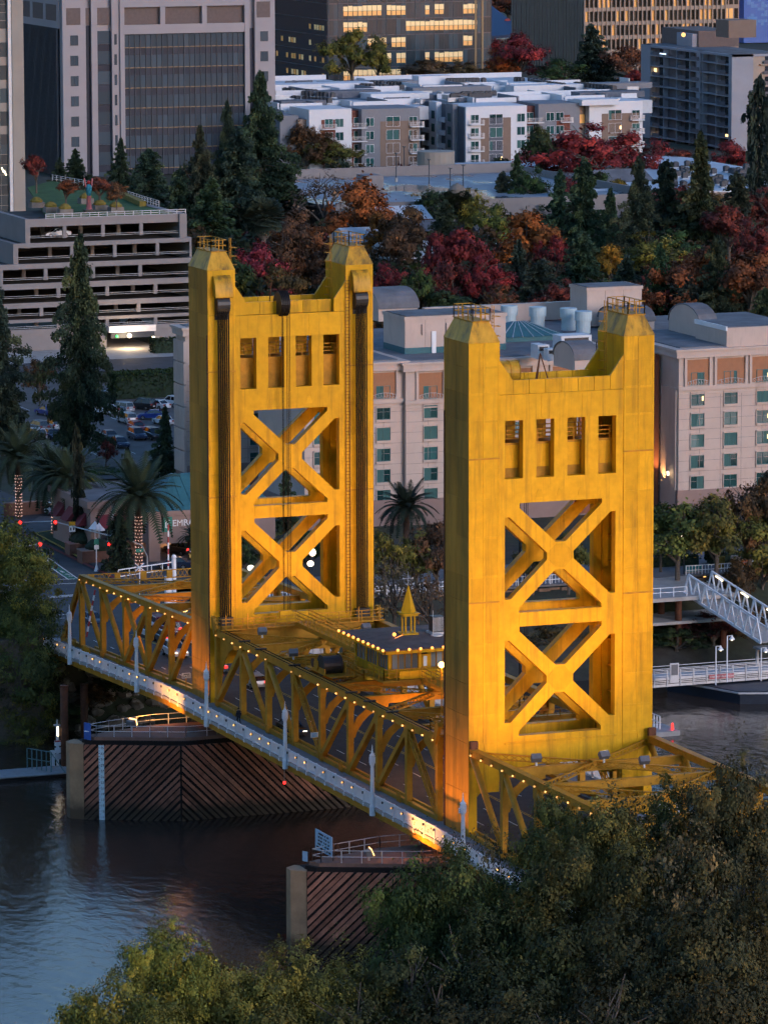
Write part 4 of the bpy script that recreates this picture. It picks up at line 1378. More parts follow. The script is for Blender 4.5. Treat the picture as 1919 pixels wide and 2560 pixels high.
for i in range(260):
    y = -14.2 - i * .44
    if not (A_.y - 4 < y < A_.y + 10):
        pk.box(141.77, 141.83, y - .03, y + .03, GZ + .1, GZ + 1.1)
tag(part(rl, 'pickets', pk, 'white_paint'), kind='stuff')
_gpole = MB().lathe((0, 0, 0), [(.16, 0), (.1, .5), (.07, 4.6)], 8).mesh('pole', 'pole_dark') if M('pole_dark', (0.02, 0.035, 0.05), 0.5) else None
_gglob = MB().ball((0, 0, 4.95), .42, 12, 8).mesh('globe', 'globe_glow', smooth=True) if EM('globe_glow', (1.0, 0.84, 0.58), 0.45) else None


def globe(u, v, X, label, ground=GZ):
    p = px(u, v, X=X)
    t = thing('globe_lamp', label, 'street lamp', (X, p.y, p.z - 4.95), 'lit globe lamps of the promenade')
    inst(t, 'pole', _gpole, (X, p.y, p.z - 4.95))
    inst(t, 'globe', _gglob, (X, p.y, p.z - 4.95))
    t.children[0].scale.z = (p.z - ground) / 4.95 if p.z - ground > 2 else 1
    t.children[0].location.z = ground - (p.z - 4.95)


globe(1709, 1344, 142.6, 'lit globe lamp right of the nearer tower before the hotel trees')
globe(1914, 1329, 142.6, 'lit globe lamp at the right edge of the picture')
globe(1051, 1390, 142.6, 'lit globe lamp above the spire between the towers')
globe(627, 1420, 142.6, 'lit globe lamp seen through the farther tower, left')
globe(776, 1409, 142.6, 'lit globe lamp seen through the farther tower, lower right')
globe(781, 1381, 143.6, 'lit globe lamp seen through the farther tower, upper right')
for i, (u, v) in enumerate(((1815, 1441), (1861, 1438), (1633, 1452), (912, 1502), (1102, 1493), (957, 1508), (1760, 1444))):
    q = px(u, v, X=141.6)
    t = thing('railing_light', 'small lit bollard light on the promenade edge, ' + ('right of the gangway head', 'farthest right', 'at the nearer tower edge', 'left of the spire', 'right of the spire', 'nearest the farther tower', 'beside the gangway head')[i], 'light', (141.6, q.y, GZ), 'promenade bollard lights')
    part(t, 'post', MB().box(141.5, 141.7, q.y - .1, q.y + .1, GZ, q.z - .1), 'white_paint')
    part(t, 'bulb', MB().ball((141.55, q.y, q.z), .22), 'bulb_warm')
# ================================================================== buildings of the far bank
M('stucco', (0.54, 0.42, 0.355), 0.85, var=0.07, scale=0.4, stain=(0.36, 0.28, 0.24), stain_at=0.6, stain_scale=0.3)
M('stucco_joint', (0.27, 0.23, 0.215), 0.9)
M('podium_stone', (0.27, 0.185, 0.16), 0.85, var=0.08, scale=0.5)
M('terracotta', (0.36, 0.165, 0.085), 0.85, var=0.08)
M('red_wall', (0.25, 0.095, 0.055), 0.85, var=0.1)
M('roof_grey', (0.15, 0.15, 0.16), 0.9, var=0.3, scale=0.3)
M('teal_roof', (0.035, 0.13, 0.15), 0.6, var=0.15)
GLASS('teal_glass', (0.022, 0.075, 0.075), 0.08)
GLASS('dark_glass', (0.022, 0.028, 0.040), 0.08)
M('curtain', (0.05, 0.125, 0.118), 0.9, var=0.3, scale=2, stretch=(1, 6, .1))
M('teal_frame', (0.05, 0.15, 0.15), 0.5)
M('white_unit', (0.60, 0.62, 0.64), 0.6, var=0.06)
EM('room_glow', (1.0, 0.62, 0.26), 0.3)
EM('office_glow', (1.0, 0.72, 0.34), 0.014)
EM('amber_glow', (1.0, 0.50, 0.13), 0.009)


def win_mesh(w, h, fmat):
    """window frame facing -X, centred in y on 0, sill at z 0"""
    f = MB().box(-.04, .1, -w / 2, w / 2, h - .07, h).box(-.04, .1, -w / 2, w / 2, 0, .07)
    f.box(-.04, .1, -w / 2, -w / 2 + .07, .07, h - .07).box(-.04, .1, w / 2 - .07, w / 2, .07, h - .07).box(-.03, .1, -.035, .035, .07, h - .07)
    return f.mesh('window', fmat)


def window(parent, me, X, y, z, w, h, pane, sill=None, curtain=False, lit=False):
    o = inst(parent, 'window', me, (X, y, z))
    lit = lit or (pane == 'teal_glass' and random.random() < .035)
    p = inst(o, 'pane', _pane(w, h, pane), (X, y, z))
    if curtain:
        fr = random.choice((.2, .34, .48, .48, .9))
        cu_ = inst(o, 'curtain', _pane(w, h, 'curtain', .02, fr), (X, y, z))
        if random.random() < .5:
            cu_.rotation_euler.z = math.pi
            cu_.location.x += .07
    if lit:
        inst(o, 'room_light', _pane(w, h, 'room_glow', .0, .12, .3), (X, y, z))
    if sill:
        inst(o, 'surround', sill, (X, y, z))
    return o


_PN = {}


def _pane(w, h, mat, dx=.05, fr=1.0, fh=1.0):
    k = (w, h, mat, fr)
    if k not in _PN:
        y1 = w / 2 - .07
        y0 = -y1 if fr == 1.0 else -y1 + .02
        if fr < 1.0:
            y1 = y0 + w * fr
        _PN[k] = MB().box(dx, dx + .03, y0, y1, .07 + (h - .14) * (1 - fh) * .5, h - .07 - (h - .14) * (1 - fh) * .4).mesh('pane', mat)
    return _PN[k]


def part_box(parent, name, mat, *b):
    return part(parent, name, MB().box(*b), mat)


# ------------------------------------------------------------------ the hotel
ht = thing('hotel', 'pale stucco riverside hotel with terracotta loggias and teal windows', 'hotel', (205, -80, GZ))
WM = win_mesh(1.95, 1.7, 'teal_frame')
SILL = MB().box(-.18, 0, -1.05, 1.05, -.3, -.02).box(-.2, 0, -1.05, 1.05, 1.72, 1.85).box(-.12, 0, -1.08, -.98, -.02, 1.72).box(-.12, 0, .98, 1.08, -.02, 1.72).mesh('surround', 'stucco')


def hotel_block(X, yl, yr, cols, ztop, rows, depth=18, lit=(), loggia=True, bays=None):
    t = ht
    wall = part_box(t, 'wall', 'stucco', X, X + depth, yr, yl, 1.2, ztop - 1.2)
    part_box(t, 'podium', 'podium_stone', X - .25, X + depth, yr - .2, yl + .2, GZ - .3, 1.2)
    pc(wall, 'string_course', 'stucco', X - .3, X, yr - .15, yl + .15, ztop - 5.6, ztop - 5.05)
    pc(wall, 'string_course', 'stucco', X - .12, X, yr - .05, yl + .05, ztop - 6.2, ztop - 6.0)
    cn = part_box(t, 'cornice', 'stucco', X - .5, X + depth + .3, yr - .5, yl + .5, ztop - 1.2, ztop - .3)
    pc(cn, 'cornice_lip', 'stucco', X - .75, X + depth + .5, yr - .75, yl + .75, ztop - .3, ztop)
    part_box(t, 'roof', 'roof_grey', X + .8, X + depth - .4, yr + .5, yl - .5, ztop, ztop + .12)
    n = max(2, round((yl - yr) / 3.1))
    for i in range(n + 1):
        y = yl - (yl - yr) * i / n
        pc(wall, 'joint', 'stucco_joint', X - .012, X, y - .035, y + .035, 1.3, ztop - 6.3)
    for z in rows:
        for dz in (-.45, .98):
            pc(wall, 'joint', 'stucco_joint', X - .014, X, yr, yl, z + dz, z + dz + .05)
    for ci, y in enumerate(cols):
        for ri, z in enumerate(rows):
            window(wall, WM, X - .06, y, z, 1.95, 1.7, 'teal_glass', SILL, random.random() < .7, (ci, ri) in lit)
    if loggia:
        for ci, (ya, yb) in enumerate(bays or [(y + 1.75, y - 1.75) for y in cols]):
            bay = part_box(wall, 'loggia', 'terracotta', X - .02, X - .005, yb, ya, ztop - 4.95, ztop - 1.5)
            for yy in (ya + .18, yb - .18):
                pc(wall, 'pilaster', 'stucco', X - .3, X, yy - .18, yy + .18, ztop - 5.05, ztop - 1.2)
            w = yb - ya
            ym = (ya + yb) / 2
            window(wall, WM, X - .06, ym, ztop - 4.95, 1.95, 1.7, 'teal_glass', None, True)
            rl = MB()
            for k in range(9):
                y = yb + .1 + (ya - yb - .2) * k / 8
                rl.box(X - .415, X - .385, y - .02, y + .02, ztop - 5.05, ztop - 4.45 + .3 * math.sin(math.pi * k / 8))
            for k in range(8):
                y0 = yb + .1 + (ya - yb - .2) * k / 8
                y1 = yb + .1 + (ya - yb - .2) * (k + 1) / 8
                rl.beam((X - .4, y0, ztop - 4.45 + .3 * math.sin(math.pi * k / 8)), (X - .4, y1, ztop - 4.45 + .3 * math.sin(math.pi * (k + 1) / 8)), .05, .05)
                rl.beam((X - .4, y0, ztop - 5.0), (X - .4, y1, ztop - 4.45), .025, .025)
            part(wall, 'balcony_rail', rl, 'grey_steel')


LR = [12.0, 9.2, 6.4, 3.6, .85]
hotel_block(195.8, -47, -61.0, [-49.3, -53.7, -58.15], 19.75, LR)
hotel_block(195.0, -61.05, -93, [-64.55, -71, -77.4, -83.8, -90], 19.55, LR)
RR_ = [12.65, 9.82, 7.0, 4.15, 1.32]
hotel_block(189.0, -98.0, -132, [-100.75, -105.65, -110.5, -115.4, -120.3, -125.2], 20.35, RR_, 22, {(2, 1), (2, 2)}, bays=[(-99.1, -102.4), (-103.5, -107.7), (-108.7, -112.2), (-113.3, -117.4)])
part_box(ht, 'corner_pier', 'stucco', 189.4, 194.2, -97.99, -97.7, -2, 15.0)
rw = part_box(ht, 'recess_wall', 'red_wall', 194.6, 210, -97.6, -86.0, GZ, 19.0)
for z in RR_ + [15.4]:
    window(rw, WM, 194.54, -95.9, z, 1.95, 1.7, 'teal_glass')
    window(rw, WM, 194.54, -90.9, z, 1.95, 1.7, 'teal_glass')
NR = [14.5, 11.7, 8.9, 6.1, 3.3]
hotel_block(237.0, -44.6, -66, [-49.5, -55, -60.5], 20.6, LR, 4)
for i in range(6):
    pc(ht, 'quoin', 'stucco', 236.6, 241, -44.55, -44.2, .3 + i * 3.1, 3.2 + i * 3.1)


def penthouse(label, X0, X1, y0, y1, z0, z1, band=True, lean=None):
    t = thing('roof_penthouse', label, 'penthouse', ((X0 + X1) / 2, (y0 + y1) / 2, z0))
    part_box(t, 'wall', 'stucco', X0, X1, y0, y1, z0, z1)
    part_box(t, 'coping', 'stucco', X0 - .15, X1 + .15, y0 - .15, y1 + .15, z1 - .45, z1)
    part_box(t, 'roof', 'roof_grey', X0 + .3, X1 - .3, y0 + .3, y1 - .3, z1, z1 + .06)
    if band:
        part_box(t, 'base_band', 'teal_roof', X0 - .04, X1, y0 - .02, y1 + .04, z0, z0 + .9)
    n = max(2, round((y1 - y0) / 3.2))
    for i in range(1, n):
        pc(t.children[0], 'joint', 'stucco_joint', X0 - .02, X0, y0 + (y1 - y0) * i / n - .03, y0 + (y1 - y0) * i / n + .03, z0 + .9, z1 - .5)
    return t


p1 = penthouse('large stucco penthouse block on the hotel roof, left part', 203, 211, -78.7, -64.1, 19.6, 24.7)
for y in (-66.6, -70.1):
    pc(p1, 'bracket', 'stucco', 202.7, 202.95, y - .12, y + .12, 22.2, 23.6)
pc(p1, 'pilaster', 'sign_white', 202.8, 203, -68.5, -67.9, 19.6, 22.6)
penthouse('tall narrow penthouse behind the nearer tower on the hotel roof', 225, 231, -108.6, -100.2, 19.6, 25.1, False)


def vault(label, X0, X1, y0, y1, z0, h):
    t = thing('roof_vault', label, 'roof vault', ((X0 + X1) / 2, (y0 + y1) / 2, z0))
    n = 10
    xm, rx = (X0 + X1) / 2, (X1 - X0) / 2
    arc = [(xm - rx * math.cos(math.pi * i / n), z0 + h * .45 + h * .55 * math.sin(math.pi * i / n)) for i in range(n + 1)]
    pts = [(X1, z0), (X0, z0)] + arc[:]
    part(t, 'body', MB().prism([(x, y0, z) for x, z in pts], (0, y1 - y0, 0)), 'stucco')
    sk = MB()
    arc2 = [(xm - (rx + .15) * math.cos(math.pi * i / n), z0 + h * .45 + (h * .55 + .18) * math.sin(math.pi * i / n)) for i in range(n + 1)]
    for (xa, za), (xb, zb) in zip(arc2, arc2[1:]):
        sk.hexa([(xa, y0 - .2, za - .15), (xb, y0 - .2, zb - .15), (xb, y1 + .12, zb - .15), (xa, y1 + .12, za - .15), (xa, y0 - .2, za), (xb, y0 - .2, zb), (xb, y1 + .12, zb), (xa, y1 + .12, za)])
    part(t, 'curved_roof', sk, 'roof_grey')
    return t


def rx(u, v, Z):
    q = px(u, v, Z=Z)
    return q.x, q.y


x_, y_ = rx(1750, 855, 19.9)
vault('grey barrel vaulted stair head on the hotel roof, right', x_, x_ + 10.5, y_ - 2.4, y_, 19.9, 4.6)
x_, y_ = rx(955, 812, 19.9)
vault('grey barrel vaulted stair head on the hotel roof, far left', x_ + 4, x_ + 14, y_ - 7, y_ - 1, 19.9, 4.2)
x_, y_ = rx(1492, 925, 19.6)
vault('small barrel vault beside the nearer tower on the hotel roof', x_, x_ + 7, y_, y_ + 3.2, 19.6, 3.4)
x_, y_ = rx(1640, 830, 19.9)
vault('low barrel vault partly behind the nearer tower', x_ + 3, x_ + 11, y_ - 1, y_ + 4, 19.9, 2.9)
M('drum_blue', (0.42, 0.52, 0.55), 0.5, var=0.06)
for i, (u, v) in enumerate(((1272, 812), (1343, 815), (1420, 818), (1457, 826))):
    X_, Y_ = rx(u, v, 20.2)
    t = thing('cooling_drum', 'pale blue roof drum on the hotel, ' + ('first', 'second', 'third', 'fourth')[i] + ' from the left', 'cooling drum', (X_, Y_, 20.2), 'cooling drums on the hotel roof')
    part(t, 'lower_drum', MB().tube((X_, Y_, 19.8), (X_, Y_, 21.6), 1.0, 18), 'drum_blue')
    part(t, 'upper_drum', MB().tube((X_, Y_, 21.6), (X_, Y_, 22.9), 1.2, 18), 'drum_blue')
back = solo('roof_screen_wall', MB().box(236, 237, -112, -80, 19.5, 22.0), 'stucco', 'long stucco screen wall at the back of the hotel roof', 'wall', (236, -90, 19.5))
solo('rear_roof', MB().box(211.5, 236, -130, -60, 12, 19.4), 'roof_grey', 'grey rear roof deck of the hotel behind its front wings', 'roof', (224, -95, 12))
X_, Y_ = rx(1265, 850, 20)
sk = thing('teal_skylight', 'teal hipped skylight on the hotel roof between the drums', 'skylight', (X_ + 5, Y_ - 5, 19.5))
part(sk, 'base', MB().box(X_, X_ + 10, Y_ - 9, Y_ + 1, 19.4, 20.3), 'teal_roof')
part(sk, 'glazing', MB().hexa([(X_ - .2, Y_ - 9.2, 20.3), (X_ + 10.2, Y_ - 9.2, 20.3), (X_ + 10.2, Y_ + 1.2, 20.3), (X_ - .2, Y_ + 1.2, 20.3), (X_ + 4.6, Y_ - 5, 21.9), (X_ + 5.4, Y_ - 5, 21.9), (X_ + 5.4, Y_ - 3, 21.9), (X_ + 4.6, Y_ - 3, 21.9)]), 'teal_roof')
for i in range(7):
    y = Y_ - 8.6 + i * 1.55
    part(sk, 'glazing_bar', MB().beam((X_ - .2, y, 20.34), (X_ + 4.7, Y_ - 4 + (y - Y_ + 4) * .2, 21.95), .1, .08), 'grey_steel')
X_, Y_ = rx(940, 905, 20)
sk = thing('teal_skylight', 'teal roof glazing beside the farther tower on the hotel', 'skylight', (210, -56, 19.5))
part(sk, 'glazing', MB().hexa([(204, -59.5, 19.9), (214, -59.5, 19.9), (214, -50, 19.9), (204, -50, 19.9), (208.6, -56, 21.8), (209.4, -56, 21.8), (209.4, -53, 21.8), (208.6, -53, 21.8)]), 'teal_roof')
for i, (u, v, w, d, h) in enumerate(((1440, 885, 4.4, 3.0, 2.6), (1385, 900, 2.0, 1.4, 1.6), (1358, 896, 1.6, 1.4, 1.9), (1345, 893, 1.2, 1.2, 1.9), (1840, 850, 1.0, 1.0, 1.0))):
    X_, Y_ = rx(u, v, 19.8)
    t = thing('roof_unit', ('big white air handler on the hotel roof', 'white roof unit left of the big air handler', 'small white roof unit beside the teal skylight', 'smallest white roof unit beside the teal skylight', 'white vent box on the right hotel roof')[i], 'roof unit', (X_, Y_, 19.7))
    part_box(t, 'casing', 'white_unit', X_, X_ + d, Y_ - w / 2, Y_ + w / 2, 19.7, 19.7 + h)
    pc(t, 'louvre', 'black_metal', X_ - .03, X_, Y_ - w * .4, Y_ + w * .4, 19.7 + h * .6, 19.7 + h * .88)
X_, Y_ = rx(1815, 868, 20.3)
st = thing('roof_store', 'low flat roofed store room on the right hotel roof', 'roof house', (X_, Y_ - 5, 20.3))
part_box(st, 'wall', 'stucco', X_, X_ + 10, Y_ - 14, Y_, 20.3, 22.9)
part_box(st, 'roof', 'roof_grey', X_ + .3, X_ + 9.7, Y_ - 13.7, Y_ - .3, 22.9, 22.97)
part_box(st, 'white_trim', 'sign_white', X_ - .1, X_ + 10.1, Y_ - .05, Y_ + .15, 22.5, 23.1)
light(ht, 'wall_washer', 'SPOT', tuple(px(1654, 1205, X=192.5)), 260, (1, .5, .18), tuple(px(1648, 1120, X=194.5)), .15, 60, .7)
part(ht, 'wall_lamp', MB().ball(tuple(px(1656, 1200, X=193.8)), .28), 'bulb_warm')
q_ = px(1680, 1186, X=191)
part(ht, 'wall_lamp', MB().beam((191, -97.4, q_.z), (190.2, -97.0, q_.z + .5), .3, .2), 'lamp_glow')

# ------------------------------------------------------------------ entrance pavilion left of the farther tower
pv = thing('entrance_pavilion', 'stone hotel entrance pavilion with teal hipped roof', 'pavilion', (190, -30, GZ))
pa = px(228, 1395, Z=GZ)
px0 = pa.x
pyl_ = pa.y
M('awning', (0.16, 0.025, 0.035), 0.8)
part_box(pv, 'wall', 'podium_stone', px0, px0 + 16, pyl_ - 11, pyl_, GZ - .2, 4.4)
part_box(pv, 'cornice', 'podium_stone', px0 - .6, px0 + 16.4, pyl_ - 11.3, pyl_ + .6, 4.4, 5.3)
part_box(pv, 'flat_roof', 'roof_grey', px0 + .3, px0 + 15.6, pyl_ - 10.8, pyl_ - .2, 5.3, 5.36)
for i in range(3):
    y = pyl_ - 2.2 - i * 3.4
    part(pv, 'awning', MB().prism([(px0 - .03, y - 1.3, 1.9), (px0 - .03, y - 1.3, 3.5), (px0 - 1.4, y - 1.3, 1.9)], (0, 2.6, 0)), 'awning')
    window(pv, WM, px0 - .08, y, .0, 1.95, 1.7, 'dark_glass')
    x = px0 + 3 + i * 4.6
    part(pv, 'awning', MB().prism([(x - 1.4, pyl_ + .03, 1.9), (x - 1.4, pyl_ + .03, 3.5), (x - 1.4, pyl_ + 1.3, 1.9)], (2.8, 0, 0)), 'awning')
# porte-cochere under the teal roof with the sign
s0 = px(425, 1345, X=176)
pX = 176.0
yl_, yr_ = px(372, 1300, X=pX).y, px(372, 1300, X=pX).y - 17
zt_ = px(400, 1290, X=pX).z
part_box(pv, 'canopy_beam', 'podium_stone', pX, pX + 12, yr_, yl_, zt_ - 3.6, zt_)
part_box(pv, 'canopy_cornice', 'podium_stone', pX - .35, pX + 12.3, yr_ - .3, yl_ + .35, zt_, zt_ + .6)
part(pv, 'hip_roof', MB().hexa([(pX - .2, yr_ - .2, zt_ + .6), (pX + 12.2, yr_ - .2, zt_ + .6), (pX + 12.2, yl_ + .2, zt_ + .6), (pX - .2, yl_ + .2, zt_ + .6), (pX + 5.6, yr_ + 4, zt_ + 4.4), (pX + 6.4, yr_ + 4, zt_ + 4.4), (pX + 6.4, yl_ - 5, zt_ + 4.4), (pX + 5.6, yl_ - 5, zt_ + 4.4)]), 'teal_roof')
for i in range(12):
    y = yl_ - .6 - i * 1.35
    yt = min(yl_ - 5, max(yr_ + 4, y))
    part(pv, 'roof_seam', MB().beam((pX - .2, y, zt_ + .64), (pX + 5.6, yt, zt_ + 4.44), .09, .07), 'teal_roof')
for y in (yl_ - .8, yr_ + .8):
    part_box(pv, 'column', 'podium_stone', pX + .1, pX + 1.5, y - .75, y + .75, GZ - .2, zt_ - 3.6)
part_box(pv, 'lit_lobby', 'podium_stone', pX + 11, pX + 11.5, yr_, yl_, GZ, zt_ - 3.6)
for i, (u, v) in enumerate(((433, 1327), (452, 1338), (462, 1322), (444, 1345))):
    q = px(u, v, X=pX + 8)
    part(pv, 'lobby_lamp', MB().ball(tuple(q), .33), 'bulb_warm')
light(pv, 'lobby_light', 'POINT', (pX + 6, (yl_ + yr_) / 2 + 2, zt_ - 4.2), 130, (1, .6, .28), size=.5)
M('sign_green', (0.02, 0.20, 0.14), 0.5)
q = px(418, 1311, X=pX - .1)
sg = part_box(pv, 'sign_plate', 'sign_green', pX - .2, pX - .05, q.y - .65, q.y + .65, q.z - .95, q.z + .95)
text(sg, 'lettering', 'E', 'sign_white', (pX - .22, q.y, q.z), 1.5, (0, -1, 0))
q = px(431, 1309, X=pX - .1)
text(pv, 'lettering', 'EMBASSY', 'sign_white', (pX - .06, q.y, q.z), 1.15, (0, -1, 0), align='LEFT', ext=.06)

# ------------------------------------------------------------------ parking garage with roof garden
gr = thing('parking_garage', 'stepped concrete parking garage with roof garden lawn', 'parking garage', (425, -85, GZ))
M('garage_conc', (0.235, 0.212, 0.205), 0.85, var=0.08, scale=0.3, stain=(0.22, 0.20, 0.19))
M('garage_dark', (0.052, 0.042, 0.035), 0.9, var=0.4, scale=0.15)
# tiers: slab top v, opening top v, opening bottom v, left u, right u, front X
tiers = [(540, 560, 590, 76, 458, 410), (600, 611, 642, 46, 474, 408), (651, 664, 693, 8, 480, 406), (700, 714, 738, -6, 480, 405), (748, 761, 782, -6, 480, 405), (789, 797, 814, -6, 480, 405)]
gyR = px(480, 700, X=405).y
for i, (va, vb, vc, ul, ur, X) in enumerate(tiers):
    yl, yr = px(ul, vb, X=X).y, px(ur, vb, X=X).y
    za, zb, zc = px(300, va, X=X).z, px(300, vb, X=X).z, px(300, vc, X=X).z
    band = part_box(gr, 'parapet_band', 'garage_conc', X, X + .5, yr, yl, zb, za)
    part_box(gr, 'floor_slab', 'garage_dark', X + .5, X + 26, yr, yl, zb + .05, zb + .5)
    part_box(gr, 'end_wall', 'garage_conc', X, X + 26, yr - .4, yr, zc - 1.6, za)
    part_box(gr, 'end_wall', 'garage_conc', X, X + 26, yl, yl + .9, zc - 1.6, za)
    n = 4
    for k in range(1, n):
        y = yl + (yr - yl) * (k + (.25 if i % 2 else -.1)) / n
        pc(gr, 'column', 'garage_conc', X + .1, X + .7, y - .32, y + .32, zc, zb)
        pc(gr, 'inner_column', 'garage_conc', X + 9, X + 9.6, y + .9, y + 1.6, zc - .5, zb)
    rl = MB()
    for z in (zc + .2, zc + .5):
        rl.box(X + .1, X + .15, yr, yl, z, z + .05)
    part(band, 'guard_rail', rl, 'grey_steel')
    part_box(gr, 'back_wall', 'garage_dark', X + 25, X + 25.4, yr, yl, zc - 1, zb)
    if i >= 2:
        for k in range(5):
            y = yl + (yr - yl) * (k * .19 + .12 + .03 * i)
            pc(gr, 'strip_light', 'amber_glow', X + 6, X + 8.5, y - .12, y + .12, zb - .12, zb - .05)
yl, yr = px(-6, 860, X=405).y, gyR
e0, e1 = px(268, 850, X=405), px(385, 850, X=405)
zl = px(300, 826, X=405).z
part_box(gr, 'lower_band', 'garage_conc', 405, 405.5, yr, yl, zl, px(300, 814, X=405).z)
part_box(gr, 'lower_wall', 'garage_conc', 405.2, 405.7, e0.y, yl, GZ, zl)
part_box(gr, 'lower_wall', 'garage_conc', 405.2, 405.7, yr, e1.y, GZ, zl)
part_box(gr, 'entry_floor', 'garage_conc', 405, 430, e1.y, e0.y, GZ - .2, GZ + .05)
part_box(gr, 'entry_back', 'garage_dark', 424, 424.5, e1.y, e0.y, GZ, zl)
part_box(gr, 'entry_canopy', 'galvanised', 403.8, 405, e1.y, e0.y, zl - .2, zl + .9)
part_box(gr, 'entry_sign_band', 'ink', 403.7, 403.8, e1.y + .3, e0.y - .3, zl - 1.2, zl - .25)
for u, v in ((324, 839), (384, 846)):
    q = px(u, v, X=403.5)
    part(gr, 'entry_lamp', MB().ball(tuple(q), .42), 'lamp_glow')
q = px(293, 841, X=403.6)
part(gr, 'green_signal', MB().ball(tuple(q), .25), 'green_light')
light(gr, 'entry_light', 'POINT', tuple(px(324, 845, X=401.5)), 200, (1, .72, .4), size=.6)
q0, q1 = px(317, 817, X=404.5), px(359, 832, X=404.5)
M('banner_blue', (0.10, 0.22, 0.42), 0.6, var=0.4, scale=0.5)
solo('banner', MB().box(404.4, 404.5, q1.y, q0.y, q1.z + .3, q0.z), 'banner_blue', 'blue and white banner above the garage entrance', 'banner', (404.5, q0.y, q1.z))
# stair on the right and roof garden
zr = px(300, 545, X=410).z
part_box(gr, 'right_tower', 'garage_conc', 409.5, 436, px(470, 600, X=409).y, px(452, 600, X=409).y, px(460, 600, X=409).z, zr + .4)
M('lawn', (0.040, 0.095, 0.020), 0.95, var=0.35, scale=0.4, bump=0.3)
ra, rb = px(75, 540, Z=zr), px(470, 540, Z=zr)
fa, fb_ = px(120, 452, Z=zr), px(400, 520, Z=zr)
part(gr, 'roof_lawn', MB().prism([(410.6, ra.y - .5, zr), (410.6, rb.y, zr), (425, rb.y, zr), (466, px(255, 484, Z=zr).y - 2, zr), (488, px(165, 464, Z=zr).y, zr), (476, px(80, 474, Z=zr).y, zr)], (0, 0, .25)), 'lawn')
rl = MB()
rail(rl, [(410.4, ra.y), (410.4, rb.y)], zr, 1.1, 1.6, .09, 3)
rail(rl, [(425, rb.y), (466, px(255, 484, Z=zr).y - 2), (488, px(165, 464, Z=zr).y)], zr + .3, 1.1, 2, .09, 3)
part(gr, 'roof_railing', rl, 'grey_steel')
M('hedge_yellow', (0.20, 0.15, 0.03), 0.95, var=0.4, scale=1.5)
hb = Vector((428, rb.y + 2, zr)), Vector((470, px(250, 480, Z=zr).y - 2.5, zr))
part(gr, 'clipped_hedge', MB().beam(hb[0] + Vector((0, 0, .7)), hb[1] + Vector((0, 0, .7)), 1.2, .9), 'hedge_yellow')
M('planter', (0.20, 0.17, 0.15), 0.9)
for i, (u, v) in enumerate(((92, 518), (128, 530), (163, 535), (250, 525), (290, 530), (215, 508))):
    X_, Y_ = rx(u, v, zr + .3)
    t = thing('roof_planter', 'square planter box on the garage roof lawn, ' + ('leftmost', 'second from left', 'third from left', 'right of the figure', 'rightmost', 'behind the figure')[i], 'planter', (X_, Y_, zr + .25), 'planters on the garage roof')
    part_box(t, 'box', 'planter', X_ - 1.1, X_ + 1.1, Y_ - 1.2, Y_ + 1.2, zr + .25, zr + 1.2)
    part(t, 'grass_tuft', MB().lathe((X_, Y_, zr + 1.2), [(1.05, 0), (1.15, .35), (.6, .85), (.1, 1.0)], 9), 'hedge_yellow')
X_, Y_ = rx(223, 530, zr + .3)
fg = thing('figure_sculpture', 'painted standing figure sculpture with raised arms on garage lawn', 'sculpture', (X_, Y_, zr + .25))
part(fg, 'plinth', MB().box(X_ - .7, X_ + .7, Y_ - .8, Y_ + .8, zr + .25, zr + .8), 'black_metal')
part(fg, 'legs', MB().lathe((X_, Y_, zr + .8), [(.62, 0), (.5, .3), (.42, 1.6), (.38, 2.4)], 8), 'sign_red')
part(fg, 'torso', MB().lathe((X_, Y_, zr + 3.2), [(.36, 0), (.55, .9), (.6, 1.5), (.3, 1.9), (.16, 2.0)], 8), 'mural_teal')
part(fg, 'arms', MB().tube((X_, Y_ + .5, zr + 4.7), (X_, Y_ + .8, zr + 6.3), .13, 6).tube((X_, Y_ - .5, zr + 4.7), (X_, Y_ - .7, zr + 6.2), .13, 6), 'sign_red')
part(fg, 'head', MB().ball((X_, Y_, zr + 5.55), .33, 8, 6), 'red_paint')

# ------------------------------------------------------------------ left edge office tower
GLASS('deep_teal', (0.010, 0.030, 0.040), 0.4, .5)
lt = thing('left_office_tower', 'pale banded office tower cut by the left picture edge', 'office building', (530, -100, GZ))
M('pale_conc', (0.31, 0.275, 0.235), 0.85, var=0.06, scale=0.2)
yR = px(62, 300, X=520).y
yS = px(33, 300, X=520).y
part_box(lt, 'pier', 'pale_conc', 520, 545, yR, yS, GZ, 62)
part_box(lt, 'return_strip', 'grey_steel', 520.2, 521, yS, yS + .7, GZ, 62)
lw = part_box(lt, 'wall', 'pale_conc', 521, 545, yS + .7, yS + 25, GZ, 62)
for i in range(5):
    z0 = px(15, 142 + 57.5 * i, X=521).z
    z1 = px(15, 106 + 57.5 * i, X=521).z
    for k in range(8):
        y = yS + .8 + k * 1.5
        pc(lw, 'pane', 'deep_teal', 520.94, 521, y, y + 1.42, z0, z1)
zt_ = px(15, 335, X=521).z
for r_ in range(13):
    for k in range(8):
        y = yS + .8 + k * 1.5
        z0 = zt_ - 2.0 * (r_ + 1)
        pc(lw, 'pane', 'deep_teal', 520.94, 521, y, y + 1.42, z0 + .06, z0 + 1.95)
for r_ in range(5):
    for k in range(8):
        y = yS + .8 + k * 1.5
        z0 = px(15, 72, X=521).z + 1.6 * r_
        pc(lw, 'pane', 'deep_teal', 520.94, 521, y, y + 1.42, z0 + .06, z0 + 1.55)
for i, (u, v) in enumerate(((29, 406), (10, 425), (16, 432))):
    q = px(u, v, X=520.8)
    part(lt, 'lit_lamp', MB().beam((520.8, q.y, q.z - .5), (520.8, q.y + .4, q.z + .5), .2, .2), 'lamp_glow')

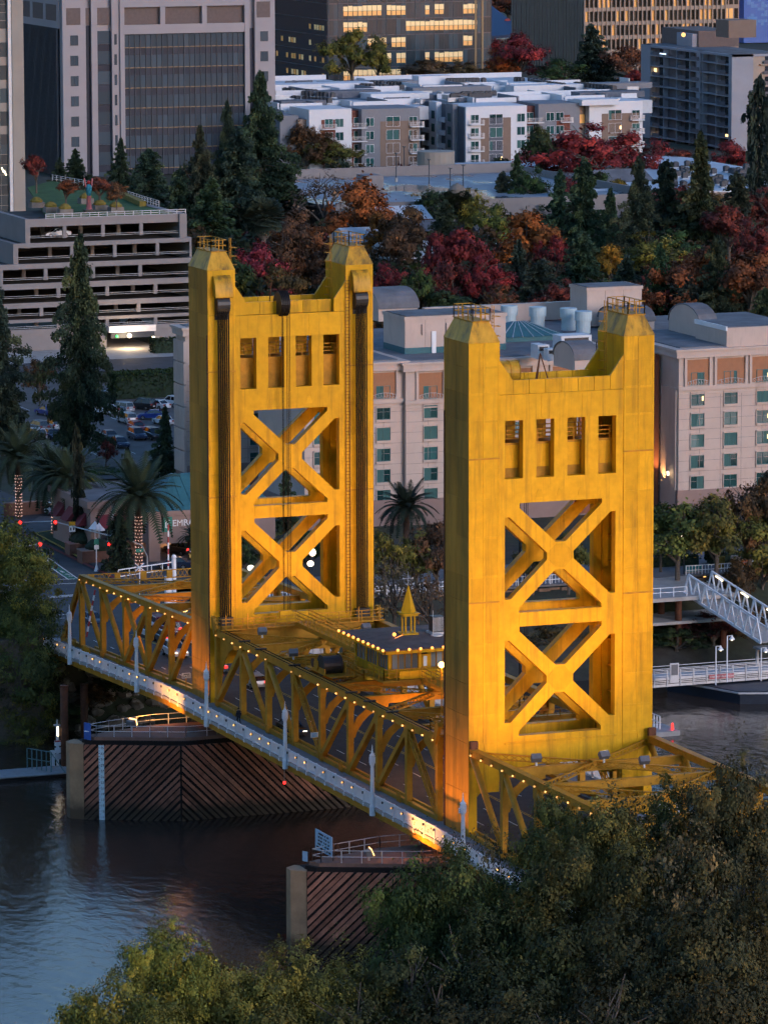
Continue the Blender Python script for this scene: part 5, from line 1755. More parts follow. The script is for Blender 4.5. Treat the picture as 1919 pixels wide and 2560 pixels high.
# ------------------------------------------------------------------ concrete and glass office block
oa = thing('grid_office_block', 'grey concrete office block with large dark glass grid', 'office building', (780, -225, GZ))
M('office_conc', (0.335, 0.305, 0.31), 0.85, var=0.05, scale=0.15)
M('panel_brown', (0.14, 0.105, 0.095), 0.8, var=0.1)
GLASS('grid_glass', (0.046, 0.068, 0.088), 0.5, .25)
MATS['grid_glass'].node_tree.nodes['Principled BSDF'].inputs['Specular IOR Level'].default_value = 0.15
GLASS('grid_spandrel', (0.036, 0.040, 0.056), 0.5, .2)
MATS['grid_spandrel'].node_tree.nodes['Principled BSDF'].inputs['Specular IOR Level'].default_value = 0.15
M('gold_line', (0.26, 0.17, 0.075), 0.5)
M('mullion', (0.065, 0.075, 0.09), 0.6)
OX = 760.0
oy = lambda u, v=200: px(u, v, X=OX).y
oz = lambda v, u=450: px(u, v, X=OX).z
yL, yR = oy(302), oy(625)
body = part_box(oa, 'core', 'office_conc', OX + 2, OX + 36, oy(690), oy(160), GZ, 60)
part_box(oa, 'pier', 'office_conc', OX, OX + 2, oy(313), yL, GZ, 60)
part_box(oa, 'pier', 'office_conc', OX, OX + 2, yR, oy(613), GZ, 60)
part_box(oa, 'top_band', 'office_conc', OX + .1, OX + 2, oy(613), oy(313), oz(83), oz(60))
part_box(oa, 'top_band', 'office_conc', OX + .1, OX + 2, oy(613), oy(313), oz(16), 60)
for ua, ub in ((403, 415), (507, 519)):
    pc(oa, 'top_pier', 'office_conc', OX + .1, OX + 2, oy(ub), oy(ua), oz(60), oz(16))
for ua, ub in ((310, 403), (415, 507), (519, 612)):
    pc(oa, 'top_panel', 'panel_brown', OX + 1.2, OX + 1.4, oy(ub), oy(ua), oz(60), oz(16))
nc, fl = 22, 5.0
gl, gr_ = oy(313), oy(613)
cw = (gl - gr_) / nc
zt_ = oz(84)
for r_ in range(8):
    z1 = zt_ - r_ * fl
    if z1 < -1:
        break
    for c_ in range(nc):
        y1 = gl - c_ * cw
        pc(body, 'pane', 'grid_glass', OX + .8, OX + .86, y1 - cw + .07, y1 - .07, z1 - 3.2, z1 - .12)
        pc(body, 'spandrel', 'grid_spandrel', OX + .8, OX + .86, y1 - cw + .07, y1 - .07, z1 - fl + .1, z1 - 3.32)
    pc(body, 'gold_line', 'gold_line', OX + .6, OX + .86, gr_, gl, z1 - 3.36, z1 - 3.16)
for c_ in range(nc + 1):
    y1 = gl - c_ * cw
    pc(body, 'mullion', 'mullion', OX + .55, OX + .9, y1 - .07, y1 + .07, GZ, zt_)
part_box(oa, 'backing', 'ink', OX + .9, OX + 2, gr_, gl, GZ, zt_)
# left part: square window wall, slots, narrow glass
sw_ = win_mesh(2.0, 2.5, 'mullion')
for ub, ua in ((218, 160), (302, 283), (247, 232)):
    part_box(oa, 'pier', 'office_conc', OX + .6, OX + 2, oy(ub), oy(ua), GZ, 60)
part_box(oa, 'slot', 'grid_spandrel', OX + 1.6, OX + 1.9, oy(232), oy(218), GZ, oz(60))
for r_ in range(9):
    z1 = zt_ + 1.0 - r_ * fl
    pc(oa, 'pane', 'grid_glass', OX + 1.6, OX + 1.9, oy(283), oy(247), z1 - 3.2, z1)
    pc(oa, 'spandrel', 'grid_spandrel', OX + 1.6, OX + 1.9, oy(283), oy(247), z1 - fl, z1 - 3.25)
    zw = oz(80) - 2.8 - r_ * fl
    window(oa, sw_, OX + .5, oy(189), zw, 2.0, 2.5, 'grid_glass')
    window(oa, sw_, OX + .5, oy(292), zw, 1.0, 2.5, 'grid_glass') if False else pc(oa, 'narrow_pane', 'grid_glass', OX + .5, OX + .6, oy(295), oy(289), zw, zw + 2.6)
    window(oa, sw_, OX + .5, oy(663), zw, 2.0, 2.5, 'grid_glass')
part_box(oa, 'pier', 'office_conc', OX + .6, OX + 2, oy(690), oy(640), GZ, 60)
part_box(oa, 'slot', 'grid_spandrel', OX + 1.6, OX + 1.9, oy(640), oy(625), GZ, oz(75))
pc(oa, 'top_panel', 'panel_brown', OX + .5, OX + .6, oy(205), oy(170), oz(57), oz(15))
pc(oa, 'top_panel', 'panel_brown', OX + .5, OX + .6, oy(678), oy(645), oz(48), oz(8))
pc(oa, 'top_panel', 'panel_brown', OX + 1.4, OX + 1.5, oy(281), oy(217), oz(58), oz(16))
# dark side face with fins, facing left
yN = oy(160)
part_box(oa, 'side_glass', 'dark_glass', OX + 3, OX + 36, yN, yN + .3, GZ, oz(66))
part_box(oa, 'side_top', 'office_conc', OX + 2.2, OX + 37, yN - .2, yN + .5, oz(66), 60)
for i in range(34):
    pc(oa, 'fin', 'mullion', OX + 3.2 + i * .97, OX + 3.4 + i * .97, yN + .3, yN + .8, GZ, oz(66))
for i in range(3):
    pc(oa, 'top_panel', 'panel_brown', OX + 4 + i * 11, OX + 12.5 + i * 11, yN + .5, yN + .56, oz(48), oz(8))

# ------------------------------------------------------------------ dark glass tower
dt = thing('dark_glass_tower', 'dark blue glass office tower with lit office floors', 'office building', (1100, -410, GZ))
DX = 1080.0
dy = lambda u: px(u, 100, X=DX).y
dz = lambda v: px(1000, v, X=DX).z
GLASS('blue_glass', (0.014, 0.040, 0.058), 0.25, .5)
M('navy', (0.008, 0.013, 0.026), 0.3)
yL, yR = dy(822), dy(1228)
part_box(dt, 'core', 'navy', DX + .3, DX + 50, yR, yL, GZ, 55)
rr = random.Random(3)
nc = 34
cw = (yL - yR) / nc
fl = 40.0 * px(1000, 100, X=DX).length / FPX if False else dz(60) - dz(100)
for r_ in range(7):
    z0 = dz(166) + (r_ - 1) * fl
    lit_run = 0
    state = False
    for c_ in range(nc):
        y1 = yL - c_ * cw
        if c_ % 4 == 0:
            state = rr.random() < (.55 if 8 < c_ < 30 else .25)
        lit = state and rr.random() < .9 and 2 < c_ < 31
        pc(dt, 'pane', 'blue_glass', DX + .2, DX + .28, y1 - cw + .08, y1 - .06, z0 + .2, z0 + fl - .25)
        if lit:
            pc(dt, 'lit_ceiling', 'office_glow', DX + .14, DX + .2, y1 - cw + .08, y1 - .06, z0 + fl * .52, z0 + fl * .78 + rr.random() * .4)
            pc(dt, 'lit_room', 'amber_glow', DX + .14, DX + .2, y1 - cw + .14, y1 - .14, z0 + fl * .22, z0 + fl * .5)
    pc(dt, 'floor_line', 'mullion', DX + .1, DX + .3, yR, yL, z0 + fl - .16, z0 + fl + .04)
for c_ in range(0, nc + 1, 2):
    pc(dt, 'mullion', 'mullion', DX + .08, DX + .3, yL - c_ * cw - .07, yL - c_ * cw + .07, GZ, 55)
for u in (1205, 1188):
    pc(dt, 'copper_strip', 'gold_line', DX, DX + .3, dy(u + 3), dy(u - 2), GZ, 55)
part_box(dt, 'side_glass', 'blue_glass', DX + .3, DX + 50, yL, yL + .4, GZ, 55)
for r_ in range(6):
    z0 = dz(166) + (r_ - 1) * fl
    pc(dt, 'floor_line', 'mullion', DX + .3, DX + 50, yL + .4, yL + .6, z0 + fl - .16, z0 + fl + .02)
    for c_ in range(20):
        if rr.random() < .4 and r_ < 4:
            x0 = DX + 1 + c_ * 2.4
            pc(dt, 'lit_room', 'office_glow' if rr.random() < .35 else 'amber_glow', x0, x0 + 1.7, yL + .4, yL + .46, z0 + fl * .3, z0 + fl * .62)

# ------------------------------------------------------------------ brown gridded office
bo_ = thing('brown_grid_office', 'brown precast office block with amber windows, top right', 'office building', (1130, -510, GZ))
BX = 1110.0
M('precast', (0.36, 0.27, 0.21), 0.85, var=0.06, scale=0.2)
GLASS('amber_glass', (0.05, 0.04, 0.03), 0.1, .5)
by = lambda u: px(u, 60, X=BX).y
bz = lambda v: px(1650, v, X=BX).z
yL, yR = by(1460), by(1812)
part_box(bo_, 'core', 'garage_dark', BX + .7, BX + 62, yR + .3, yL - .3, GZ, 48)
fl = bz(55) - bz(90)
z_ = bz(90)
nc = 32
cw = (yL - yR) / nc
zb_ = z_ - fl * 4
rr = random.Random(8)
for r_ in range(12):
    z0 = zb_ + r_ * fl
    if z0 > 40:
        break
    pc(bo_, 'floor_band', 'precast', BX, BX + .8, yR, yL, z0 - .75, z0 + .55)
    pc(bo_, 'floor_band', 'precast', BX + .8, BX + 62, yL - .8, yL, z0 - .75, z0 + .55)
    for c_ in range(nc):
        y1 = yL - c_ * cw
        if z0 > bz(150):
            pc(bo_, 'pane', 'amber_glow' if rr.random() < .2 else 'amber_glass', BX + .55, BX + .62, y1 - cw + .2, y1 - .2, z0 + .55, z0 + fl - .75)
for c_ in range(nc + 1):
    pc(bo_, 'rib', 'precast', BX - .25, BX + .7, yL - c_ * cw - .2, yL - c_ * cw + .2, GZ, 48)
for c_ in range(27):
    pc(bo_, 'rib', 'precast', BX + 1.3 + c_ * 2.3, BX + 2.6 + c_ * 2.3, yL - .7, yL + .35, GZ, 48)
part_box(bo_, 'side_wing', 'precast', BX + 3, BX + 40, yR - 6.4, yR - .6, GZ, 48)
for r_ in range(12):
    for c_ in range(3):
        y1 = yR - .5 - c_ * 1.9
        z0 = zb_ + r_ * fl
        if bz(150) < z0 < 30:
            pc(bo_, 'pane', 'amber_glow' if rr.random() < .4 else 'amber_glass', BX + 2.9, BX + 2.96, y1 - 1.7, y1 - .3, z0 + .55, z0 + fl - .75)

# ------------------------------------------------------------------ white apartments
ap = thing('white_apartments', 'white and grey flat roofed apartment complex with balconies', 'apartment building', (740, -290, GZ))
M('ap_white', (0.66, 0.66, 0.68), 0.8, var=0.04)
M('ap_grey', (0.20, 0.205, 0.225), 0.8, var=0.05)
M('ap_brown', (0.215, 0.15, 0.115), 0.8, var=0.08, scale=0.5)
M('ap_red', (0.17, 0.055, 0.04), 0.8)
M('ap_tan', (0.27, 0.20, 0.155), 0.8)
M('ap_slate', (0.12, 0.13, 0.155), 0.8)
M('roof_pale', (0.50, 0.53, 0.56), 0.8, var=0.12, scale=0.15)
AX = 730.0
ay = lambda u, X=AX: px(u, 300, X=X).y
az = lambda v, X=AX: px(1100, v, X=X).z
FLH = 3.3
WA = win_mesh(2.2, 2.1, 'ap_white')
WB = win_mesh(3.6, 2.5, 'ap_white')
RZ = az(268)


def ap_mass(ua, ub, X, zt, mat, depth=14, name='wall', vtop=None):
    return part_box(ap, name, mat, X, X + depth, ay(ub, X), ay(ua, X), GZ - .3, zt)


def ap_windows(w, u, X, me, ww, hh, n=5, z0=None):
    for k in range(n):
        window(w, me, X - .1, ay(u, X), (RZ - 4.2 if z0 is None else z0) - k * FLH, ww, hh, 'teal_glass', None, random.random() < .5, random.random() < .06)


def balcony(w, ua, ub, X, n=5, mat='galvanised'):
    y0, y1 = ay(ub, X), ay(ua, X)
    for k in range(n):
        z = RZ - 4.5 - k * FLH
        b = part_box(w, 'balcony', 'ap_white', X - 1.3, X, y0, y1, z - .2, z)
        rl = MB()
        rail(rl, [(X, y0), (X - 1.25, y0), (X - 1.25, y1), (X, y1)], z, 1.1, .35, .05, 1)
        part(b, 'railing', rl, mat)


w = ap_mass(700, 745, AX + 3, RZ - 1.2, 'ap_grey')
w = ap_mass(745, 773, AX + 2, RZ - 2.2, 'ap_tan')
w = ap_mass(773, 879, AX, RZ + .3, 'ap_white')
pc(w, 'recess', 'ap_red', AX - .03, AX - .01, ay(838), ay(803), GZ, RZ - 2.3)
ap_windows(w, 822, AX, WA, 2.2, 2.1)
ap_windows(w, 848, AX, WA, 2.2, 2.1)
balcony(w, 802, 838, AX)
w = ap_mass(879, 904, AX + 2.4, RZ - .4, 'ap_red')
ap_windows(w, 894, AX + 2.4, WA, 2.2, 2.1)
balcony(w, 876, 914, AX + 1)
w = ap_mass(904, 1049, AX, RZ, 'ap_grey')
pc(w, 'panel', 'ap_brown', AX - .05, AX - .01, ay(1046), ay(950), GZ, RZ - 3.1)
ap_windows(w, 924, AX, WA, 2.2, 2.1)
ap_windows(w, 982, AX, WB, 3.6, 2.5, 5, RZ - 4.4)
ap_windows(w, 1032, AX, WA, 2.2, 2.1)
balcony(w, 1024, 1056, AX)
# courtyard side walls
ap_mass(1049, 1160, AX + 45, RZ, 'ap_grey', 10)
sideY = ay(1164) + .1
w = part_box(ap, 'court_wall', 'ap_slate', AX + 1, AX + 46, sideY - 1, sideY, GZ, RZ - .3)
for j in range(4):
    x = AX + 5 + j * 11
    bw = part_box(w, 'court_bay', 'ap_white' if j % 2 else 'ap_grey', x, x + 5, sideY, sideY + 1.4, GZ, RZ + .2)
    for k in range(5):
        z = RZ - 4.4 - k * FLH
        part_box(w, 'balcony', 'ap_white', x + 5.3, x + 9.5, sideY, sideY + 1.5, z - .2, z + .9)
        pc(w, 'pane', 'teal_glass', x + 1.2, x + 3.4, sideY + 1.42, sideY + 1.46, z + .3, z + 2.3)
        pc(w, 'pane', 'dark_glass', x + 5.8, x + 8.6, sideY + .02, sideY + .05, z + .2, z + 2.3)
w = ap_mass(1164, 1316, AX, RZ - .1, 'ap_white')
for ua, ub in ((1201, 1222), (1256, 1276)):
    pc(w, 'panel', 'ap_brown', AX - .06, AX - .01, ay(ub), ay(ua), GZ, RZ - 3.0)
pc(w, 'panel', 'ap_slate', AX - .05, AX - .01, ay(1256), ay(1222), GZ, RZ - 3.0)
ap_windows(w, 1239, AX, WB, 3.6, 2.5, 5, RZ - 4.6)
ap_windows(w, 1186, AX, WA, 2.2, 2.1)
ap_windows(w, 1301, AX, WA, 2.2, 2.1)
balcony(w, 1172, 1206, AX)
w = ap_mass(1316, 1345, AX + 2.4, RZ - .5, 'ap_red')
ap_windows(w, 1322, AX + 2.4, WA, 2.2, 2.1)
balcony(w, 1313, 1354, AX + 1)
w = ap_mass(1345, 1448, AX, RZ + .1, 'ap_grey')
ap_windows(w, 1374, AX, WA, 2.2, 2.1)
pc(w, 'recess', 'ap_red', AX - .04, AX - .01, ay(1424), ay(1390), GZ, RZ - 2.8)
ap_windows(w, 1398, AX, WA, 2.2, 2.1)
balcony(w, 1400, 1428, AX)
w = ap_mass(1448, 1472, AX + 2.5, RZ - .8, 'ap_tan')
pc(w, 'lit_recess', 'amber_glow', AX + 2.44, AX + 2.48, ay(1470), ay(1455), RZ - 5.2, RZ - 3.0)
w = ap_mass(1472, 1605, AX, RZ + .2, 'ap_white')
pc(w, 'panel', 'ap_brown', AX - .05, AX - .01, ay(1595), ay(1503), GZ, RZ - 2.8)
ap_windows(w, 1536, AX, WB, 3.6, 2.5, 5, RZ - 4.4)
ap_windows(w, 1588, AX, WA, 2.2, 2.1)
balcony(w, 1574, 1606, AX)
# roof decks behind and their parapets
for i, (ua, ub, X0, X1, zz) in enumerate(((690, 1049, AX + 14, AX + 52, RZ - .7), (1164, 1605, AX + 14, AX + 40, RZ - .7), (820, 1160, AX + 55, AX + 120, RZ - .2), (1200, 1640, AX + 60, AX + 110, RZ - .2))):
    ya, yb = ay(ua, AX + 20), ay(ub, AX + 20)
    part_box(ap, 'roof_deck', 'roof_pale', X0, X1, yb, ya, RZ - 4, zz)
    part_box(ap, 'parapet', 'ap_white', X1 - .5, X1, yb, ya, zz, zz + 1.3)
    for k in range(4):
        y = ya + (yb - ya) * (k + .5) / 4
        part_box(ap, 'parapet', 'ap_white', X0 + 2 + (k % 2) * 7, X0 + 2.5 + (k % 2) * 7, y - 6, y + 5, zz, zz + 1.5)
        part_box(ap, 'parapet', 'ap_grey' if k % 2 else 'ap_white', X0 + 2.6, X0 + 16, y + 5.2, y + 5.6, zz, zz + 1.7)
for i, (u, v, w_, d_, h_) in enumerate(((800, 212, 30, 8, 3.6), (930, 205, 26, 7, 3.2), (1090, 198, 10, 5, 5.2), (870, 228, 18, 6, 3.2), (1000, 232, 16, 8, 2.6), (1130, 215, 22, 6, 2.4), (1390, 212, 24, 6, 3.0), (1530, 228, 18, 6, 2.6), (1500, 246, 10, 6, 2.4), (1560, 206, 16, 6, 2.6), (1280, 206, 16, 6, 2.4), (760, 250, 12, 6, 2.6))):
    X_, Y_ = rx(u, v, RZ + 1.2)
    part_box(ap, 'roof_block', ('ap_white', 'ap_grey', 'ap_white', 'ap_slate')[i % 4], X_, X_ + d_, Y_ - w_ / 2, Y_ + w_ / 2, RZ - .5, RZ + h_ * .4)
M('condenser_dark', (0.06, 0.062, 0.068), 0.6, var=0.3)
rr = random.Random(44)
for i in range(46):
    q = px(rr.uniform(720, 1600), rr.uniform(200, 255), Z=RZ + .3)
    w_, d_ = (rr.uniform(.3, .6), rr.uniform(3, 9)) if i % 2 else (rr.uniform(2, 8), rr.uniform(.3, .6))
    part_box(ap, 'roof_duct', ('grey_steel', 'ap_slate', 'white_unit')[i % 3], q.x, q.x + d_, q.y, q.y + w_, RZ - .3, RZ + .5 + rr.random() * .5)
_cond = MB().box(-.6, .6, -.6, .6, 0, 1.15).mesh('condenser', 'condenser_dark')
_fan = MB().tube((0, 0, 1.15), (0, 0, 1.3), .48, 10).mesh('fan', 'black_metal')
_cpad = MB().box(-.8, .8, -.8, .8, -.25, 0).mesh('pad', 'roof_pale')
rr = random.Random(12)


def condenser(X, Y, Z, label, group):
    t = tag(link('condenser_unit', _cond, None, (X, Y, Z)), label, 'condenser', group)
    inst(t, 'fan', _fan, (X, Y, Z))
    inst(t, 'pad', _cpad, (X, Y, Z))


for (u0, v0, n, du, dv) in ((712, 232, 9, 9.5, .6), (760, 240, 10, 9, .5), (905, 221, 14, 8.2, .3), (930, 214, 10, 8.5, .3), (735, 252, 12, 8.8, .6), (1130, 247, 13, 7.6, -.2), (1150, 242, 12, 7.6, -.2), (1120, 208, 12, 8, -.1), (1290, 205, 12, 7, .3), (1330, 211, 10, 8.5, 1.0), (1440, 217, 12, 8.5, .9)):
    for k in range(n):
        if rr.random() < .15:
            continue
        q = px(u0 + du * k, v0 + dv * k, Z=RZ + .2)
        condenser(q.x, q.y, RZ + .3, 'small rooftop condenser unit on the white apartments', 'condensers on the apartment roofs')

# ------------------------------------------------------------------ concrete balcony tower at the right
ct = thing('balcony_tower', 'grey concrete slab tower with columns of dark balconies', 'apartment building', (800, -385, GZ))
M('slab_conc', (0.29, 0.295, 0.33), 0.85, var=0.08, scale=0.2)
M('slab_dark', (0.13, 0.115, 0.125), 0.85, var=0.15)
M('slab_tan', (0.38, 0.30, 0.24), 0.85, var=0.06)
CY = px(1830, 140, X=772).y
zT = px(1830, 137, X=772).z
xF = px(1603, 106, Y=CY).x
part_box(ct, 'core', 'slab_dark', 772.6, xF, CY - 16, CY - 1.4, GZ, zT - .6)
part_box(ct, 'front_wall', 'slab_conc', 772, 774, CY - 6, CY + .2, GZ, zT)
fw_ = part_box(ct, 'front_wing', 'slab_tan', 772.4, 774, CY - 17, CY - 6.02, GZ, zT - .2)
part_box(ct, 'end_wall', 'slab_conc', xF - 6, xF, CY - 16, CY + .2, GZ, zT)
part_box(ct, 'mid_wall', 'slab_conc', 772 + (xF - 772) * .34, 772 + (xF - 772) * .34 + 2.4, CY - 3, CY + .2, GZ, zT)
part_box(ct, 'roof_slab', 'slab_conc', 772, xF, CY - 16, CY + .25, zT - .6, zT)
part_box(ct, 'roof_top', 'roof_grey', 773, xF - 1, CY - 15, CY - 1, zT, zT + .1)
nf = 10
for k in range(nf):
    z = zT - 2.75 * (k + 1)
    for j in range(6):
        xa = 774 + (xF - 780) * j / 6
        xb = 774 + (xF - 780) * (j + 1) / 6
        pc(ct, 'floor_slab', 'slab_conc', xa, xb, CY - 1.4, CY + (.5 if j in (0, 2, 3, 5) else .05), z - .14, z + .14)
        if j in (0, 2, 3, 5):
            rl = pc(ct, 'balcony_rail', 'slab_dark', xa + 1.5, xb - 2.2, CY + .42, CY + .5, z + .14, z + 1.15)
            pc(ct, 'pane', 'dark_glass', xa + 2, xb - 3, CY - 1.38, CY - 1.3, z + .3, z + 2.3)
        pc(ct, 'divider', 'slab_conc', xb - .25, xb, CY - 1.4, CY + .05, z + .14, z + 2.6)
    part_box(fw_, 'floor_slab', 'slab_tan', 771.6, 772.4, CY - 17, CY - 8, z - .15, z + .15)
    part_box(fw_, 'balcony_rail', 'slab_dark', 771.6, 771.7, CY - 17, CY - 9, z + .15, z + 1.1)
    pc(fw_, 'pane', 'dark_glass', 772.36, 772.4, CY - 16.5, CY - 9.5, z + .2, z + 2.3)
for u, v in ((1635, 363), (1636, 238), (1637, 175), (1815, 340), (1636, 337)):
    q = px(u, v, Y=CY - .9)
    pc(ct, 'lit_window', 'room_glow', q.x - .8, q.x + .8, CY - .95, CY - .9, q.z - .5, q.z + .5)
q = px(1653, 134, Y=CY + .1)
EM('cold_tube', (0.55, 0.75, 1.0), 0.4)
pc(ct, 'tube_light', 'cold_tube', q.x - 3, q.x + 3, CY + .2, CY + .3, q.z - .12, q.z + .12)
x_, y_ = rx(1770, 118, zT)
part_box(ct, 'penthouse', 'panel_brown', x_, x_ + 24, y_ - 9, y_ + 3, zT, zT + 4.4)
x_, y_ = rx(1820, 95, zT + 4)
part_box(ct, 'lift_house', 'ap_brown', x_, x_ + 8, y_ - 8, y_, zT + 4, zT + 8.6)
part_box(ct, 'roof_house', 'slab_conc', xF - 22, xF - 12, CY - 14, CY - 5, zT, zT + 3.6)
q = px(1707, 87, X=xF - 22.3)
part(ct, 'roof_lamp', MB().ball(tuple(q), .6), 'bulb_warm')

# ------------------------------------------------------------------ low parking roof with puddles, light poles
pk_ = thing('parking_roof', 'broad wet parking roof deck below the white apartments', 'parking deck', (640, -250, GZ))
PZ = 5.0
m_, nt_, b_ = _new('wet_deck')
n_ = _noise(nt_, 0.05, 5, 0.6, (0.5, 1, 1))
c_ = _ramp(nt_, n_.outputs['Fac'], [(0.42, (0.30, 0.32, 0.35)), (0.52, (0.22, 0.24, 0.27)), (0.58, (0.10, 0.12, 0.15))])
r2 = _ramp(nt_, n_.outputs['Fac'], [(0.5, 0.75), (0.6, 0.06)])
nt_.links.new(c_.outputs[0], b_.inputs['Base Color'])
nt_.links.new(r2.outputs[0], b_.inputs['Roughness'])
a, b, c, d = px(900, 512, Z=PZ), px(1450, 512, Z=PZ), px(1545, 440, Z=PZ), px(770, 428, Z=PZ)
xn, xf = a.x - 6, c.x + 20
yl, yr = max(a.y, d.y) + 8, px(1500, 470, Z=PZ).y
part_box(pk_, 'deck', 'wet_deck', xn, xf, yr, yl, PZ - .8, PZ)
part_box(pk_, 'front_wall', 'garage_conc', xn - .4, xn, yr, yl, PZ - 4.5, PZ + .9)
part_box(pk_, 'lower_floor', 'garage_dark', xn + 1, xf, yr, yl, GZ, PZ - .9)
part_box(pk_, 'back_wall', 'garage_conc', xf, xf + .6, yr, yl, PZ - 1, PZ + 2.2)
part_box(pk_, 'right_wall', 'garage_conc', xn, xf, yr - .5, yr, PZ - 1, PZ + 1.6)
x_, y_ = rx(1105, 430, PZ)
part(pk_, 'ramp_drum', MB().tube((x_ + 4, y_, GZ), (x_ + 4, y_, PZ + 4.6), 4.4, 22), 'pale_conc')
x_, y_ = rx(925, 480, PZ)
part_box(pk_, 'stair_house', 'garage_conc', x_, x_ + 6, y_ - 3.2, y_ + 1, PZ, PZ + 3.6)
for i, (u, v) in enumerate(((990, 455), (1072, 472), (1010, 437), (1125, 495), (1157, 487))):
    X_, Y_ = rx(u, v, PZ)
    t = thing('deck_light_pole', 'slim light pole on the parking roof, ' + ('left of centre', 'tallest near the middle', 'farthest back', 'front right', 'rightmost')[i], 'light pole', (X_, Y_, PZ), 'light poles on the parking roof')
    part(t, 'pole', MB().tube((X_, Y_, PZ), (X_, Y_, PZ + 6.5), .13, 6), 'pole_dark')
    part(t, 'base', MB().tube((X_, Y_, PZ), (X_, Y_, PZ + 1), .4, 8), 'concrete')
    part(t, 'head', MB().box(X_ - .5, X_ + .5, Y_ - .25, Y_ + .25, PZ + 6.4, PZ + 6.6), 'pole_dark')
# low roofs with many units at the right
lr = thing('low_roof_block', 'low flat white roofed block below the balcony tower', 'building', (680, -345, GZ))
a, b = px(1640, 478, Z=4), px(1925, 478, Z=4)
part_box(lr, 'wall', 'ap_tan', a.x - 4, a.x + 95, b.y - 25, a.y + 12, GZ, 3.6)
part_box(lr, 'roof', 'roof_pale', a.x - 3.6, a.x + 94.6, b.y - 24.6, a.y + 11.6, 3.6, 3.9)
for i in range(70):
    q = px(rr.uniform(1650, 1915), rr.uniform(412, 472), Z=4.2)
    condenser(q.x, q.y, 4.2, 'small rooftop unit on the low roof below the balcony tower', 'units on the low right roof')
for i, (u, v, w, h, mt, lab) in enumerate(((1040, 690, 11, 4, 'ap_white', 'white low building behind the crimson tree right of far tower'), (1090, 632, 9, 4, 'ap_white', 'white gabled house between the red trees'), (935, 678, 10, 6, 'stucco', 'pale house left of the crimson trees'), (1240, 625, 8, 4, 'ap_white', 'white house wall behind the orange tree'), (1540, 560, 15, 5, 'slab_conc', 'grey low building among the conifers'), (1550, 520, 16, 6, 'panel_brown', 'brown flat roofed building behind the conifers'), (1005, 620, 13, 6, 'ap_red', 'reddish brick house between orange and red trees'))):
    X_, Y_ = rx(u, v, GZ)
    t = thing('low_house', lab, 'house', (X_, Y_, GZ))
    part_box(t, 'wall', mt, X_, X_ + 12, Y_ - w / 2, Y_ + w / 2, GZ - .3, GZ + h)
    part(t, 'roof', MB().prism([(X_ - .4, Y_ - w / 2 - .4, GZ + h), (X_ + 12.4, Y_ - w / 2 - .4, GZ + h), (X_ + 6, Y_ - w / 2 - .4, GZ + h + 2.4)], (0, w + .8, 0)), 'roof_grey' if i % 2 else 'roof_pale')
    for k in range(3):
        pc(t, 'window', 'dark_glass', X_ - .03, X_ - .005, Y_ - w / 3 + k * w / 3 - .8, Y_ - w / 3 + k * w / 3 + .8, GZ + 1.6, GZ + 3.4)
# far right blue tower, blue roof
q = px(1858, 60, X=1250)
bt = thing('blue_tile_tower', 'bright blue panelled building at the top right corner', 'building', (1260, q.y - 20, GZ))
M('tile_blue', (0.012, 0.10, 0.38), 0.4, var=0.1)
M('tile_pale', (0.05, 0.19, 0.46), 0.4, var=0.1)
part_box(bt, 'wall', 'tile_blue', 1250, 1290, q.y - 40, q.y, GZ, 45)
for i in range(60):
    y = q.y - 1.3 - rr.randrange(7) * 1.4
    z = px(1880, 64, X=1250).z + rr.randrange(12) * 1.1
    pc(bt, 'panel', 'tile_pale', 1249.9, 1249.97, y - 1.3, y, z, z + 1.05)
q = px(1228, 75, X=1240)
br = thing('blue_roof_hall', 'low dark blue roofed hall with red disc, top centre right', 'building', (1250, q.y - 6, GZ))
M('roof_blue', (0.02, 0.05, 0.115), 0.5)
part(br, 'roof', MB().prism([(1240, q.y + 3, GZ + 4), (1240, q.y - 14, GZ + 5), (1290, q.y - 16, 14), (1290, q.y + 3, 13)], (0, 0, 1)), 'roof_blue')
part_box(br, 'wall', 'navy', 1241, 1289, q.y - 14, q.y + 2, GZ, GZ + 4)
q = px(1266, 54, X=1258)
part(br, 'red_disc', MB().tube((1257, q.y, q.z), (1258, q.y, q.z), 1.2, 16), 'red_paint')
# ================================================================== streets, vehicles, street furniture
M('street', (0.050, 0.053, 0.060), 0.8, var=0.3, scale=0.5, bump=0.1, stain=(0.085, 0.085, 0.09), stain_at=0.6, stain_scale=0.15, stain_stretch=(1, 1, 1))
M('pavement', (0.115, 0.10, 0.10), 0.85, var=0.2, scale=0.8)
M('kerb_red', (0.20, 0.045, 0.04), 0.8, var=0.3)
M('kerb_yellow', (0.36, 0.25, 0.05), 0.8, var=0.3)
M('bike_green', (0.025, 0.145, 0.095), 0.8, var=0.3, scale=1.5)


def sheet(name, uvs, mat, z, extra=(), loc=(0, 0, 0)):
    """a flat ground sheet through pixels of the ground"""
    pts = [px(u, v, Z=z) for u, v in uvs]
    mb = MB()
    mb.v = [(p.x, p.y, z) for p in pts]
    mb.f = [tuple(range(len(pts)))]
    return struct(name, mb, mat)


mb = MB()
mb.v = [(124, -20, GZ), (124, 70, GZ), (520, 70, GZ), (520, -20, GZ)]
mb.f = [(0, 1, 2, 3)]
road = struct('street', mb, 'street')
# approach apron between the deck and the street
part(road, 'apron', MB().hexa([(126.4, -12, zd(126.4) - .3), (137, -12, GZ - .2), (137, 12.2, GZ - .2), (126.4, 12.2, zd(126.4) - .3), (126.4, -12, zd(126.4) + .01), (137, -12, GZ + .01), (137, 12.2, GZ + .01), (126.4, 12.2, zd(126.4) + .01)]), 'street')
